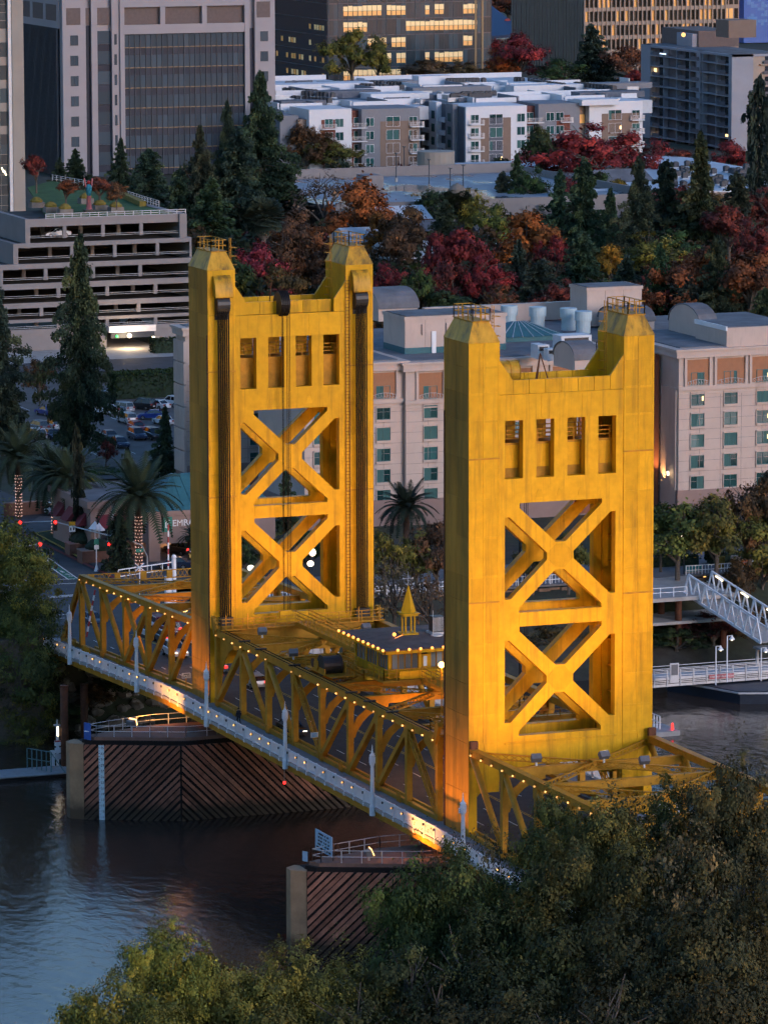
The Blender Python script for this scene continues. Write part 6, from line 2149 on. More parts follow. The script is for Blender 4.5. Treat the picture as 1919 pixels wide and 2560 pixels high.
# corner pavement with red kerb, in front of the pavilion
pv_pts = [(60, 1318), (297, 1447), (470, 1447), (470, 1340), (300, 1300), (100, 1290)]
sheet('corner_pavement', pv_pts, 'pavement', GZ + .14)
lot = MB()
lot.v = [(250, -110, GZ + .02), (250, -30, GZ + .02), (365, -30, GZ + .02), (365, -110, GZ + .02)]
lot.f = [(0, 1, 2, 3)]
plot = struct('parking_lot', lot, 'lot_asphalt') if M('lot_asphalt', (0.10, 0.088, 0.085), 0.85, var=0.25, scale=0.4) else None
gst = MB()
gst.v = [(372, -140, GZ + .03), (372, 20, GZ + .03), (388, 20, GZ + .03), (388, -140, GZ + .03)]
gst.f = [(0, 1, 2, 3)]
struct('back_street', gst, 'street')
fc = MB()
fc.v = [(388, -110, GZ + .04), (388, -60, GZ + .04), (405, -60, GZ + .04), (405, -110, GZ + .04)]
fc.f = [(0, 1, 2, 3)]
struct('garage_forecourt', fc, 'concrete')
lw_ = MB()
lw_.v = [(350, -125, GZ + .05), (350, -78, GZ + .05), (370, -78, GZ + .05), (370, -125, GZ + .05)]
lw_.f = [(0, 1, 2, 3)]
struct('verge_lawn', lw_, 'lawn')


def gline(parent, name, mat, a, b, w, z):
    p, q = px(*a, Z=z), px(*b, Z=z)
    part(parent, name, MB().beam((p.x, p.y, z), (q.x, q.y, z), w, .012), mat)


zl = GZ + .03
p = [px(u, v, Z=zl) for u, v in ((66, 1376), (80, 1369), (196, 1449), (172, 1449))]
mb = MB()
mb.v = [tuple(q) for q in p]
mb.f = [(0, 1, 2, 3)]
part(road, 'bike_lane', mb, 'bike_green')
gline(road, 'bike_line', 'road_line', (66, 1376), (172, 1449), .18, zl + .01)
gline(road, 'bike_line', 'road_line', (76, 1362), (198, 1449), .18, zl + .01)
for a, b in (((152, 1427), (160, 1431)), ((164, 1435), (176, 1436)), ((172, 1440), (186, 1440))):
    gline(road, 'bike_mark', 'road_line', a, b, .35, zl + .012)
for a, b in (((60, 1451), (190, 1447)), ((60, 1463), (190, 1458)), ((118, 1492), (190, 1486)), ((110, 1540), (180, 1535)), ((60, 1600 - 50), (160, 1545))):
    gline(road, 'stop_line', 'road_line', a, b, .22, zl + .01)
gline(road, 'median', 'concrete', (118, 1494), (188, 1489), 1.2, GZ + .1)
gline(road, 'lane_arrow', 'road_line', (62, 1324), (88, 1318), .3, zl + .01)
kb = [(60, 1336), (140, 1374), (220, 1412), (290, 1446)]
for a, b in zip(kb, kb[1:]):
    gline(road, 'red_kerb', 'kerb_red', a, b, .5, GZ + .16)
for i in range(9):
    for j, X in enumerate((276, 292, 312, 330, 346)):
        y = -38 - i * 5.6 - j * 2
        part(plot, 'bay_line', MB().box(X - 2.6, X + 2.6, y - .06, y + .06, GZ + .025, GZ + .03), 'road_line')
# planted island with yellow kerb, low walls
isl = [(88, 1332), (150, 1322), (215, 1350), (208, 1398), (150, 1365)]
ip = [px(u, v, Z=GZ + .3) for u, v in isl]
islo = struct('planted_island', MB().prism([(q.x, q.y, GZ + .1) for q in ip], (0, 0, .25)), 'lawn_dark') if M('lawn_dark', (0.020, 0.045, 0.014), 0.95, var=0.4, scale=0.6) else None
for a, b in zip(isl, isl[1:] + isl[:1]):
    gline(islo, 'yellow_kerb', 'kerb_yellow', a, b, .35, GZ + .38)
M('brick_wall', (0.15, 0.075, 0.055), 0.85, var=0.15, scale=2)
for i, (u, v, w, d, h) in enumerate(((215, 1390, 4.2, 2.2, 1.6), (252, 1408, 4.8, 2.2, 1.6), (110, 1285, 11, .5, 1.7))):
    q = px(u, v, Z=GZ)
    t = thing('low_wall', ('brick planter wall left of the sign post', 'brick planter wall behind the sign post', 'low brick wall beside the parked white vehicle')[i], 'wall', tuple(q))
    part(t, 'wall', MB().box(q.x, q.x + d, q.y - w / 2, q.y + w / 2, GZ, GZ + h), 'brick_wall')
    part(t, 'coping', MB().box(q.x - .06, q.x + d + .06, q.y - w / 2 - .06, q.y + w / 2 + .06, GZ + h, GZ + h + .12), 'podium_stone')
    if i < 2:
        part(t, 'shrub', MB().lathe((q.x + 1.1, q.y, GZ + h), [(1.5, 0), (1.7, .5), (1.0, 1.2), (.2, 1.4)], 9), 'hedge_dark') if M('hedge_dark', (0.018, 0.034, 0.020), 0.95, var=0.5, scale=2, bump=0.8) else None

# ------------------------------------------------------------------ vehicles
m_, nt_, b_ = _new('car_paint')
oi_ = nt_.nodes.new('ShaderNodeObjectInfo')
nt_.links.new(oi_.outputs['Color'], b_.inputs['Base Color'])
b_.inputs['Roughness'].default_value = 0.3
b_.inputs['Coat Weight'].default_value = 0.6
M('car_glass', (0.012, 0.016, 0.022), 0.06, spec=0.8)
M('tyre', (0.012, 0.012, 0.013), 0.8)
M('rim', (0.35, 0.36, 0.38), 0.3, 0.7)
EM('tail_off', (0.12, 0.006, 0.006), 0.05)
M('lamp_clear', (0.5, 0.52, 0.55), 0.15)
_WH = MB().tube((0, -.11, 0), (0, .11, 0), .33, 14).mesh('tyre', 'tyre')
_RM = MB().tube((0, -.125, 0), (0, .125, 0), .2, 10).mesh('rim', 'rim')
CARS = {}


def car_proto(kind):
    """side profile lofted across the width; x forward"""
    if kind == 'suv':
        low = [(-2.25, .32), (-2.3, .75), (-2.22, 1.05), (-1.2, 1.08), (1.0, 1.05), (2.05, .92), (2.28, .72), (2.28, .35)]
        cab = [(-2.15, 1.05), (-1.95, 1.62), (-1.6, 1.72), (-.1, 1.72), (.45, 1.62), (1.15, 1.05)]
        h = 1.72
    elif kind == 'hatch':
        low = [(-2.0, .3), (-2.08, .7), (-2.0, .98), (-1.1, 1.0), (.9, .95), (1.85, .82), (2.1, .62), (2.1, .32)]
        cab = [(-1.95, .97), (-1.6, 1.38), (-1.2, 1.48), (-.1, 1.48), (.35, 1.4), (1.15, .95)]
        h = 1.48
    else:
        low = [(-2.3, .3), (-2.38, .65), (-2.28, .95), (-1.5, .98), (.9, .93), (2.0, .8), (2.3, .6), (2.3, .3)]
        cab = [(-1.75, .96), (-1.1, 1.38), (-.75, 1.45), (-.05, 1.45), (.3, 1.38), (1.1, .94)]
        h = 1.45
    b = MB()
    for sec in (low,):
        n = len(sec)
        k = len(b.v)
        for y, dz in ((-.9, 0), (-.82, .03), (.82, .03), (.9, 0)):
            for x, z in sec:
                b.v.append((x * (.985 if abs(y) > .85 else 1), y, z - (.05 if abs(y) > .85 and z > .9 else 0)))
        for j in range(3):
            for i in range(n):
                i2 = (i + 1) % n
                b.f.append((k + j * n + i, k + j * n + i2, k + (j + 1) * n + i2, k + (j + 1) * n + i))
        b.f.append(tuple(k + i for i in range(n)))
        b.f.append(tuple(k + 3 * n + i for i in range(n))[::-1])
    body = b.mesh('body', 'car_paint')
    g = MB()
    n = len(cab)
    for s in (-1, 1):
        for x, z in cab:
            g.v.append((x, s * (.78 - (z - .95) * .22), z))
    for i in range(n):
        i2 = (i + 1) % n
        g.f.append((i, i2, n + i2, n + i))
    g.f += [tuple(range(n)), tuple(range(n, 2 * n))[::-1]]
    glass = g.mesh('glazing', 'car_glass')
    r = MB()
    top = [c for c in cab if c[1] > h - .12]
    r.hexa([(top[0][0] - .05, -.66, h - .06), (top[-1][0] + .05, -.66, h - .06), (top[-1][0] + .05, .66, h - .06), (top[0][0] - .05, .66, h - .06), (top[0][0], -.6, h + .03), (top[-1][0], -.6, h + .03), (top[-1][0], .6, h + .03), (top[0][0], .6, h + .03)])
    for s in (-1, 1):
        for a, c in ((0, 1), (n - 1, n - 2)):
            p, q = cab[a], cab[c]
            r.beam((p[0], s * (.79 - (p[1] - .95) * .22), p[1]), (q[0], s * (.79 - (q[1] - .95) * .22), q[1]), .1, .08)
        r.beam((-.35, s * .78, .96), (-.4, s * .63, h - .04), .1, .05)
    roof = r.mesh('roof', 'car_paint')
    return body, glass, roof, low


for k_ in ('suv', 'sedan', 'hatch'):
    CARS[k_] = car_proto(k_)


def car(name, label, kind, loc, rz, col, head=False, tail=False, group=None):
    t = thing(name, label, 'car', loc, group, rz)
    body, glass, roof, low = CARS[kind]

    def put(nm, me, off=(0, 0, 0), parent=t):
        o = bpy.data.objects.new(nm, me)
        COL.objects.link(o)
        o.parent = parent
        o.location = off
        o.color = (col[0], col[1], col[2], 1)
        return o

    put('body', body)
    put('glazing', glass)
    put('roof', roof)
    for x in (-1.38, 1.38):
        for y in (-.82, .82):
            w_ = put('wheel', _WH, (x, y, .33))
            put('rim', _RM, (0, 0, 0), w_)
    xr, xf = low[1][0], low[-2][0]
    zr_, zf_ = low[2][1] - .14, low[-2][1] - .02
    for s in (-1, 1):
        k = ('tl', kind, tail)
        if k not in _PN:
            _PN[k] = MB().box(-.06, .06, -.2, .2, -.12, .12).mesh('tail_light', 'red_light' if tail else 'tail_off')
        put('tail_light', _PN[k], (xr + .03, s * .66, zr_))
        k = ('hl', head)
        if k not in _PN:
            _PN[k] = MB().box(-.1, .08, -.2, .2, -.09, .09).mesh('headlight', 'head_light' if head else 'lamp_clear')
        put('headlight', _PN[k], (xf - .1, s * .62, zf_))
    if ('pl',) not in _PN:
        _PN[('pl',)] = MB().box(-.02, .02, -.25, .25, -.08, .08).mesh('number_plate', 'sign_white')
    put('number_plate', _PN[('pl',)], (xr - .01, 0, .62))
    return t


WHT, SIL, BLK, NAV, RED_, BLU, GRY = (.62, .63, .65), (.36, .37, .39), (.012, .012, .014), (.015, .03, .07), (.22, .012, .016), (.012, .04, .22), (.10, .11, .12)
for (u, v, kind, rz, col, hd, tl, lab) in (
        (558, 1662, 'sedan', 0, SIL, 0, 1, 'silver sedan with lit tail lights, first behind the farther tower leg'),
        (648, 1714, 'hatch', 0, SIL, 0, 1, 'silver hatchback braking on the lift span'),
        (662, 1840, 'sedan', 180, BLK, 1, 0, 'dark car with lit headlights on the lift span'),
        (415, 1640, 'suv', 180, WHT, 1, 0, 'white crossover with headlights on, beside the farther tower'),
        (400, 1566, 'suv', 0, RED_, 0, 1, 'dark red vehicle with glowing tail lights on far approach'),
        (445, 1578, 'suv', 0, RED_, 0, 1, 'red vehicle braking right beside the farther tower leg'),
        (356, 1588, 'sedan', 180, WHT, 1, 0, 'white car with one headlight showing on far approach'),
        (472, 1602, 'sedan', 0, WHT, 0, 1, 'white sedan half hidden by the farther tower'),
        (405, 1602, 'sedan', 0, BLK, 0, 1, 'black car ahead of the white crossover'),
        (205, 1556, 'sedan', 180, NAV, 1, 0, 'dark blue car with headlights at the far bridge end')):
    q = px(u, v, Z=-.6 if u < 500 else 0)
    if u < 500:
        q = px(u, v, Z=zd(q.x))
    yl = min((-6.9, -4.1, -1.4, 1.4, 4.1, 6.9), key=lambda y: abs(y - q.y))
    car('bridge_car', lab, kind, (q.x, yl, zd(q.x)), R(rz), col, hd, tl, 'cars on the bridge deck')
for (u, v, kind, rz, col, lab) in (
        (116, 1038, 'sedan', 10, BLU, 'blue sedan left of the big redwood in the parking lot'), (95, 1078, 'suv', 12, GRY, 'grey vehicle behind the white one, left of the lot'), (90, 1098, 'suv', 8, WHT, 'white vehicle nearest the left palms in the lot'),
        (132, 1074, 'suv', 5, WHT, 'white vehicle behind the navy one, left of the lot'), (130, 1097, 'sedan', 185, NAV, 'navy car with nose to camera, left of the lot'), (262, 1034, 'sedan', 30, WHT, 'white sedan just right of the big redwood'),
        (303, 1031, 'suv', 25, SIL, 'silver pickup sized vehicle right of the redwood'), (356, 1023, 'suv', 35, BLK, 'black vehicle in the far row before the hedge'), (393, 1022, 'sedan', 25, WHT, 'white sedan in the far row before the hedge'),
        (432, 1016, 'suv', 20, WHT, 'white vehicle in the far row next to the hotel'), (380, 1048, 'sedan', 70, BLU, 'bright blue sedan turned sideways in the lot'), (318, 1058, 'suv', 5, SIL, 'silver vehicle seen from behind in the lot aisle'),
        (343, 1078, 'hatch', 180, RED_, 'red car with teal windscreen in the lot'), (343, 1098, 'suv', 180, NAV, 'navy vehicle facing the camera in the near row'), (385, 1098, 'suv', 180, BLK, 'black vehicle facing the camera in the near row'),
        (408, 1062, 'sedan', 5, WHT, 'white car half behind the small dark conifer'), (455, 1012, 'suv', 20, BLK, 'black vehicle at the end of the far row'), (300, 1118, 'hatch', 180, NAV, 'dark car low in the lot beside the red bushes'), (275, 1100, 'sedan', 180, GRY, 'grey car under the redwood branches')):
    q = px(u, v, Z=GZ)
    car('parked_car', lab, kind, (q.x, q.y, GZ + .03), R(rz), col, group='cars in the parking lot')
q = px(150, 1290, Z=GZ)
car('parked_car', 'white crossover on the driveway behind the lit palm trunks', 'suv', (q.x, q.y, GZ + .02), R(200), WHT)
q = px(450, 1388, Z=GZ)
car('parked_car', 'black vehicle with red brake light under the hotel sign', 'suv', (q.x, q.y, GZ + .15), R(20), BLK, tail=True)
q = px(435, 1424, Z=GZ)
car('parked_car', 'dark blue car below the hotel entrance', 'sedan', (q.x, q.y, GZ + .15), R(60), NAV)
q = px(143, 590, X=414)
car('parked_car', 'white car on the top floor of the garage', 'sedan', (414, q.y, q.z - .1), R(90), WHT)
q = px(330, 815, X=410)
car('parked_car', 'dark car behind the banner in the garage', 'hatch', (410, q.y, q.z - .3), R(90), GRY)


# ------------------------------------------------------------------ signals, signs, gates
def pole(t, p, z1, r=.1, mat='grey_steel', nm='pole'):
    part(t, nm, MB().tube((p.x, p.y, GZ), (p.x, p.y, z1), r, 8), mat)


def signal_head(t, q, n=3, lit=0, big=.2):
    h = part(t, 'signal_head', MB().box(q.x - .15, q.x + .2, q.y - .28, q.y + .28, q.z - .45 * n + .22, q.z + .3), 'black_metal')
    for k in range(n):
        c = Vector((q.x - .18, q.y, q.z - .42 * k))
        part(h, 'lens', MB().ball(tuple(c), .24 if k == lit else .15, 8, 6), 'red_light' if k == lit else 'black_metal')


b = px(283, 1428, Z=GZ)
sg_ = thing('traffic_signal', 'grey traffic signal pole with long mast arm and red lights', 'traffic signal', tuple(b))
zt_ = px(283, 1255, X=b.x).z
pole(sg_, b, zt_, .17)
a0, a1 = px(281, 1341, X=b.x), px(132, 1303, X=b.x + 16)
part(sg_, 'mast_arm', MB().tube(tuple(a0), tuple(a1), .1, 8, .07), 'grey_steel')
a2 = px(50, 1306, X=b.x + 20)
part(sg_, 'mast_arm_tip', MB().tube(tuple(a1), tuple(a2), .07, 8, .05), 'grey_steel')
signal_head(sg_, px(138, 1305, X=b.x + 15.5))
signal_head(sg_, px(50, 1306, X=b.x + 19.5))
signal_head(sg_, px(273, 1360, X=b.x - .3))
signal_head(sg_, px(291, 1361, X=b.x - .3))
signal_head(sg_, px(289, 1394, X=b.x - .3), 1)
q = px(181, 1313, X=b.x + 10.6)
M('sign_orange', (0.62, 0.30, 0.01), 0.5)
part(sg_, 'orange_sign', MB().box(q.x - .04, q.x + .04, q.y - .42, q.y + .42, q.z - .05, q.z + .45), 'sign_orange')
ws = part(sg_, 'turn_sign', MB().box(q.x - .04, q.x + .04, q.y - .4, q.y + .4, q.z - .85, q.z - .08), 'sign_white')
for d in (-.2, .2):
    pc(ws, 'arrow', 'ink', q.x - .06, q.x - .04, q.y + d - .08, q.y + d + .08, q.z - .65, q.z - .3)
q = px(100, 1360, X=b.x - 12)
s2 = thing('traffic_signal', 'red traffic signal hanging beside the left tree', 'traffic signal', (q.x, q.y, GZ))
part(s2, 'arm', MB().tube((q.x, q.y + .3, q.z), (q.x, q.y + 3.5, q.z - .2), .08, 6), 'grey_steel')
part(s2, 'pole', MB().tube((q.x, q.y + 3.5, GZ), (q.x, q.y + 3.5, q.z + .4), .12, 8), 'grey_steel')
signal_head(s2, q)
signal_head(s2, q + Vector((.3, .75, .1)), 3, 5)
# sign post with green sign and two white umbrellas behind
b = px(242, 1428, Z=GZ)
sp_ = thing('sign_post', 'white street post with green and white sign', 'sign post', tuple(b))
pole(sp_, b, px(242, 1345, X=b.x).z, .07, 'white_paint')
part(sp_, 'base', MB().lathe(tuple(b), [(.35, 0), (.25, .3), (.1, .8)], 8), 'white_paint')
q = px(242, 1354, X=b.x)
part(sp_, 'green_sign', MB().box(b.x - .12, b.x - .08, b.y - .32, b.y + .32, q.z - .35, q.z + .35), 'sign_green')
part(sp_, 'white_sign', MB().box(b.x - .12, b.x - .08, b.y - .3, b.y + .3, q.z - .95, q.z - .42), 'sign_white')
for i, (u, v) in enumerate(((238, 1308), (248, 1312))):
    q = px(u, v, X=b.x + 9)
    t = thing('patio_umbrella', ('white patio umbrella behind the sign post, left', 'white patio umbrella behind the sign post, right')[i], 'umbrella', (q.x, q.y, GZ))
    part(t, 'canopy', MB().lathe((q.x, q.y, q.z - .7), [(.85, 0), (.05, .95)], 6), 'white_paint')
    part(t, 'pole', MB().tube((q.x, q.y, GZ), (q.x, q.y, q.z), .05, 6), 'white_paint')
# street name sign on a curved arm
b = px(369, 1432, Z=GZ)
q = px(345, 1376, X=b.x)
t = thing('street_name_sign', 'small green street name sign on a curved pole', 'sign', tuple(b))
part(t, 'pole', MB().tube(tuple(b), (b.x, b.y, q.z - .8), .08, 6).tube((b.x, b.y, q.z - .8), (b.x, b.y + .7, q.z + .6), .07, 6).tube((b.x, b.y + .7, q.z + .6), (b.x, b.y + 1.9, q.z + 1.2), .06, 6), 'grey_steel')
part(t, 'plate', MB().box(b.x - .05, b.x, b.y + .5, b.y + 1.5, q.z - .25, q.z + .2), 'sign_green')


def striped_arm(name, label, a, bq, w=.16):
    t = thing(name, label, 'barrier', (a.x, a.y, GZ))
    n = 9
    for k in range(n):
        p, q = a.lerp(bq, k / n), a.lerp(bq, (k + 1) / n)
        part(t, 'stripe', MB().beam(p, q, w, w), 'sign_white' if k % 2 else 'red_paint')
    return t


a, bq = px(217, 1592, X=108), px(238, 1475, X=108)
t = striped_arm('barrier_arm', 'raised red and white barrier arm inside the far truss', a, bq)
part(t, 'gear_box', MB().prism([(108, a.y - .6, zd(108)), (108, a.y + .5, zd(108)), (108, a.y + .3, zd(108) + 1.7), (108, a.y - .3, zd(108) + 1.4)], (.7, 0, 0)), 'yellow_steel')
a, bq = px(421, 1445, X=142), px(421, 1312, X=142)
t = striped_arm('barrier_arm', 'raised red and white barrier arm before the hotel sign', a, bq)
part(t, 'housing', MB().box(a.x - .3, a.x + .3, a.y - .4, a.y + .4, GZ, a.z + .2), 'white_paint')
q = px(435, 1398, X=140)
t = thing('gate_post', 'white gate post with ball top above the far truss', 'post', (140, q.y, GZ))
part(t, 'post', MB().tube((140, q.y, GZ), (140, q.y, q.z), .28, 10), 'white_paint')
part(t, 'ball', MB().ball((140, q.y, q.z + .25), .32, 10, 6), 'white_paint')
g0, g1 = px(296, 1425, X=140), px(434, 1405, X=140)
part(t, 'gate_arm', MB().beam(g0, g1, .1, .12).beam(g0 - Vector((0, 0, .8)), g1 - Vector((0, 0, .8)), .08, .1), 'white_paint')
for k in range(6):
    s_ = g0.lerp(g1, k / 5)
    part(t, 'gate_bar', MB().beam(s_, s_ - Vector((0, 0, .85)), .07, .07), 'white_paint')
q = px(350, 1418, X=139.5)
t = thing('crossbuck', 'white railroad crossbuck above the far truss portal', 'sign', (139.5, q.y, GZ))
part(t, 'blade', MB().beam((139.5, q.y - .55, q.z - .45), (139.5, q.y + .55, q.z + .45), .2, .06, (0, 0, 1)), 'white_paint')
part(t, 'blade', MB().beam((139.55, q.y + .55, q.z - .45), (139.55, q.y - .55, q.z + .45), .2, .06, (0, 0, 1)), 'white_paint')
part(t, 'post', MB().tube((139.6, q.y, GZ), (139.6, q.y, q.z), .07, 6), 'white_paint')
# level crossing lights on the pylon
t = thing('crossing_signal', 'white frame with two dark crossing lights on the pylon', 'traffic signal', (123, 14, 4.5))
q = px(110, 1418, X=122.5)
part(t, 'frame', MB().beam((122.5, q.y + 1.6, q.z + .65), (122.5, q.y - .55, q.z + .8), .14, .16).beam((122.5, q.y - .55, q.z + .8), (122.5, q.y - .55, q.z - .7), .07, .07).beam((122.5, q.y - .25, q.z + .8), (122.5, q.y - .25, q.z - .1), .07, .07).beam((122.5, q.y - .6, q.z - .65), (122.5, q.y + .1, q.z - .65), .08, .08).beam((122.5, q.y + 3.5, q.z + .5), (122.5, q.y + 1.6, q.z + .65), .12, .12), 'white_paint')
for u in (118, 139):
    c = px(u, 1416, X=122.3)
    part(t, 'lamp', MB().tube((122.1, c.y, c.z), (122.5, c.y, c.z), .27, 12), 'black_metal')
# GATE sign by the farther tower, small plates on the lift span and lamp post
c = px(466, 1689, X=79)
t = thing('gate_sign', 'white sign reading GATE beside the farther tower leg', 'sign', (c.x, c.y, c.z))
part(t, 'board', MB().box(79, 79.05, c.y - .48, c.y + .48, c.z - .28, c.z + .28), 'sign_white')
text(t, 'lettering', 'GATE', 'ink', (78.98, c.y, c.z - .1), .34, (0, -1, 0))
part(t, 'upper_line', MB().box(78.97, 78.99, c.y - .35, c.y + .3, c.z + .1, c.z + .2), 'ink')
part(t, 'post', MB().box(79.06, 79.12, c.y - .05, c.y + .05, -.3, c.z), 'yellow_steel')
c = px(785, 1837, X=40.5)
t = thing('plate_sign', 'small white plate on a laced truss diagonal', 'sign', tuple(c))
part(t, 'board', MB().box(40.4, 40.45, c.y - .4, c.y + .4, c.z - .25, c.z + .25), 'sign_white')
for k in range(3):
    pc(t, 'lettering', 'sign_blue', 40.37, 40.39, c.y - .3, c.y + .3, c.z - .17 + k * .13, c.z - .1 + k * .13)
c = px(1152, 2026, X=-7)
t = thing('plate_sign', 'small white plate on the lamp post before the nearer tower', 'sign', tuple(c))
part(t, 'board', MB().box(-7.05, -7, c.y - .45, c.y + .25, c.z - .24, c.z + .24), 'sign_white')
for k in range(2):
    pc(t, 'lettering', 'ink', -7.07, -7.05, c.y - .38, c.y + .18, c.z - .14 + k * .2, c.z - .04 + k * .2)
# red navigation light hung under the sidewalk
c = px(711, 1957, Y=12.6)
t = thing('navigation_light', 'red navigation light hung below the sidewalk', 'light', tuple(c))
part(t, 'cable', MB().tube((c.x, 12.6, -.5), (c.x, 12.6, c.z), .025, 5), 'grey_steel')
part(t, 'lamp', MB().ball((c.x, 12.6, c.z), .17, 8, 6), 'red_light')
# pendant road lamps under the bracing
for i, (x, y, z) in enumerate(((28.45, 2.8, 6.6), (96.1, 3.9, 5.9))):
    t = thing('road_lamp', ('glowing orange road lamp under the lift span bracing', 'glowing orange road lamp under the far approach bracing')[i], 'lamp', (x, y, z))
    part(t, 'hood', MB().box(x - .35, x + .35, y - .3, y + .3, z + .12, z + .35), 'grey_steel')
    part(t, 'glow', MB().box(x - .36, x + .3, y - .32, y + .25, z - .12, z + .12), 'flood_glow')
    part(t, 'hanger', MB().beam((x, y, z + .3), (x, y, z + .7), .08, .08), 'grey_steel')
    light(t, 'lamp_light', 'POINT', (x, y, z - .4), 110, SODIUM, size=.3)
c = px(1103, 1662, X=12)
t = thing('wall_lamp', 'glowing orange lamp at the left edge of nearer tower', 'lamp', tuple(c))
part(t, 'glow', MB().ball(tuple(c), .3, 10, 6), 'flood_glow')
part(t, 'bracket', MB().beam(tuple(c), (c.x, c.y, 8.4), .08, .08), 'yellow_steel')
light(t, 'lamp_light', 'POINT', (c.x - .6, c.y, c.z), 40, SODIUM, size=.3)
# painted promenade furniture
M('mural_orange', (0.40, 0.13, 0.04), 0.7, var=0.5, scale=2)
for i, (u, v, w, h, mt, lab) in enumerate(((1732, 1431, 2.2, .9, 'mural_teal', 'teal and orange painted bench before the hotel hedge'), (1800, 1422, .9, 1.6, 'hedge_yellow', 'ochre upright panel on the promenade'), (1838, 1424, 1.2, 1.8, 'stucco', 'pale portrait panel on the promenade'), (1880, 1415, .9, 1.7, 'gauge_blue', 'pale blue upright panel on the promenade'), (1860, 1418, 1.6, 1.0, 'mural_orange', 'orange painted bench on the promenade'), (1900, 1412, 1.6, 1.0, 'mural_orange', 'orange painted seat farthest right on the promenade'))):
    q = px(u, v, Z=GZ)
    t = thing('park_bench' if 'bench' in lab or 'seat' in lab else 'display_board', lab, 'street furniture', tuple(q))
    part(t, 'panel', MB().box(q.x - .25, q.x + .25, q.y - w / 2, q.y + w / 2, GZ + .15, GZ + h), mt)
    part(t, 'foot', MB().box(q.x - .35, q.x + .35, q.y - w / 2 - .1, q.y + w / 2 + .1, GZ, GZ + .15), 'concrete')


# ------------------------------------------------------------------ the pedestrian
def skin_mesh(name, joints, bones, radii, mat, root=0):
    me = bpy.data.meshes.new(name)
    me.from_pydata(joints, bones, [])
    o = bpy.data.objects.new(name, me)
    COL.objects.link(o)
    md = o.modifiers.new('skin', 'SKIN')
    sv = me.skin_vertices[0].data
    for k, r in enumerate(radii):
        sv[k].radius = (r, r) if not isinstance(r, tuple) else r
        sv[k].use_root = (k == root)
    sb_ = o.modifiers.new('sub', 'SUBSURF')
    sb_.levels = sb_.render_levels = 2
    dg = bpy.context.evaluated_depsgraph_get()
    out = bpy.data.meshes.new_from_object(o.evaluated_get(dg))
    bpy.data.objects.remove(o)
    out.materials.clear()
    out.materials.append(MATS[mat])
    out.polygons.foreach_set('use_smooth', [True] * len(out.polygons))
    return out


M('skin_tone', (0.30, 0.17, 0.11), 0.6)
M('jacket', (0.010, 0.012, 0.022), 0.8)
M('trousers', (0.014, 0.015, 0.020), 0.85)
M('hair', (0.012, 0.009, 0.007), 0.7)
q = px(597, 1812, Z=.14)
pn = thing('person', 'person in dark jacket walking away on the left sidewalk', 'person', (q.x, min(q.y, 11.4), .14))
# x is the walking direction
J = [(0, 0, .95), (0, 0, 1.18), (.02, 0, 1.42), (.03, 0, 1.52), (.04, 0, 1.6), (.05, 0, 1.72),
     (0, .18, 1.4), (-.12, .27, 1.14), (-.06, .29, .9), (-.03, .29, .82),
     (0, -.18, 1.4), (.06, -.27, 1.14), (.16, -.28, .93), (.2, -.28, .85),
     (0, .1, .92), (.14, .1, .5), (.06, .1, .1), (.2, .1, .04),
     (0, -.1, .92), (-.04, -.1, .5), (-.26, -.1, .13), (-.14, -.1, .05)]
B_ = [(0, 1), (1, 2), (2, 3), (3, 4), (4, 5), (2, 6), (6, 7), (7, 8), (8, 9), (2, 10), (10, 11), (11, 12), (12, 13), (0, 14), (14, 15), (15, 16), (16, 17), (0, 18), (18, 19), (19, 20), (20, 21)]
rad = [.13, .13, .14, .055, .085, .08, .06, .048, .035, .03, .06, .048, .035, .03, .085, .06, .042, .035, .085, .06, .042, .035]
bm_ = skin_mesh('body', J, B_, rad, 'skin_tone')
link('body', bm_, pn)
ix = [0, 1, 2, 3, 6, 7, 8, 10, 11, 12]
mp = {k: i for i, k in enumerate(ix)}
jm = skin_mesh('jacket', [J[k] for k in ix], [(mp[a], mp[c_]) for a, c_ in B_ if a in mp and c_ in mp], [.175, .17, .17, .09, .085, .07, .055, .085, .07, .055], 'jacket')
link('jacket', jm, pn)
ix = [0, 14, 15, 16, 17, 18, 19, 20, 21]
mp = {k: i for i, k in enumerate(ix)}
jm = skin_mesh('trousers', [J[k] for k in ix], [(mp[a], mp[c_]) for a, c_ in B_ if a in mp and c_ in mp], [.15, .11, .08, .06, .05, .11, .08, .06, .05], 'trousers')
link('trousers', jm, pn)
hm_ = MB().ball((q.x + .03, min(q.y, 11.4), .14 + 1.71), .115, 10, 7)
part(pn, 'hair', hm_, 'hair', True)
# ================================================================== trees and plants
m_, nt_, b_ = _new('foliage')
oi_ = nt_.nodes.new('ShaderNodeObjectInfo')
geo_ = nt_.nodes.new('ShaderNodeNewGeometry')
at_ = nt_.nodes.new('ShaderNodeAttribute')
at_.attribute_name = 'tone'
rv = _ramp(nt_, geo_.outputs['Random Per Island'], [(0.0, (0.88, 0.88, 0.9)), (0.6, (1.0, 1.0, 1.0)), (1.0, (1.2, 1.15, 1.05))])
ra_ = _ramp(nt_, at_.outputs['Fac'], [(0.0, (0.38, 0.45, 0.48)), (0.5, (0.92, 0.95, 0.93)), (1.0, (2.0, 1.7, 1.2))])
n_ = _noise(nt_, 4.0, 3, 0.6, None, 'Generated')
rn = _ramp(nt_, n_.outputs['Fac'], [(0.35, (0.75, 0.85, 0.9)), (0.65, (1.3, 1.12, 0.9))])
mx = _mix(nt_, 1.0, oi_.outputs['Color'], rv.outputs[0], 'MULTIPLY')
mx = _mix(nt_, 1.0, mx, rn.outputs[0], 'MULTIPLY')
mx = _mix(nt_, 1.0, mx, ra_.outputs[0], 'MULTIPLY')
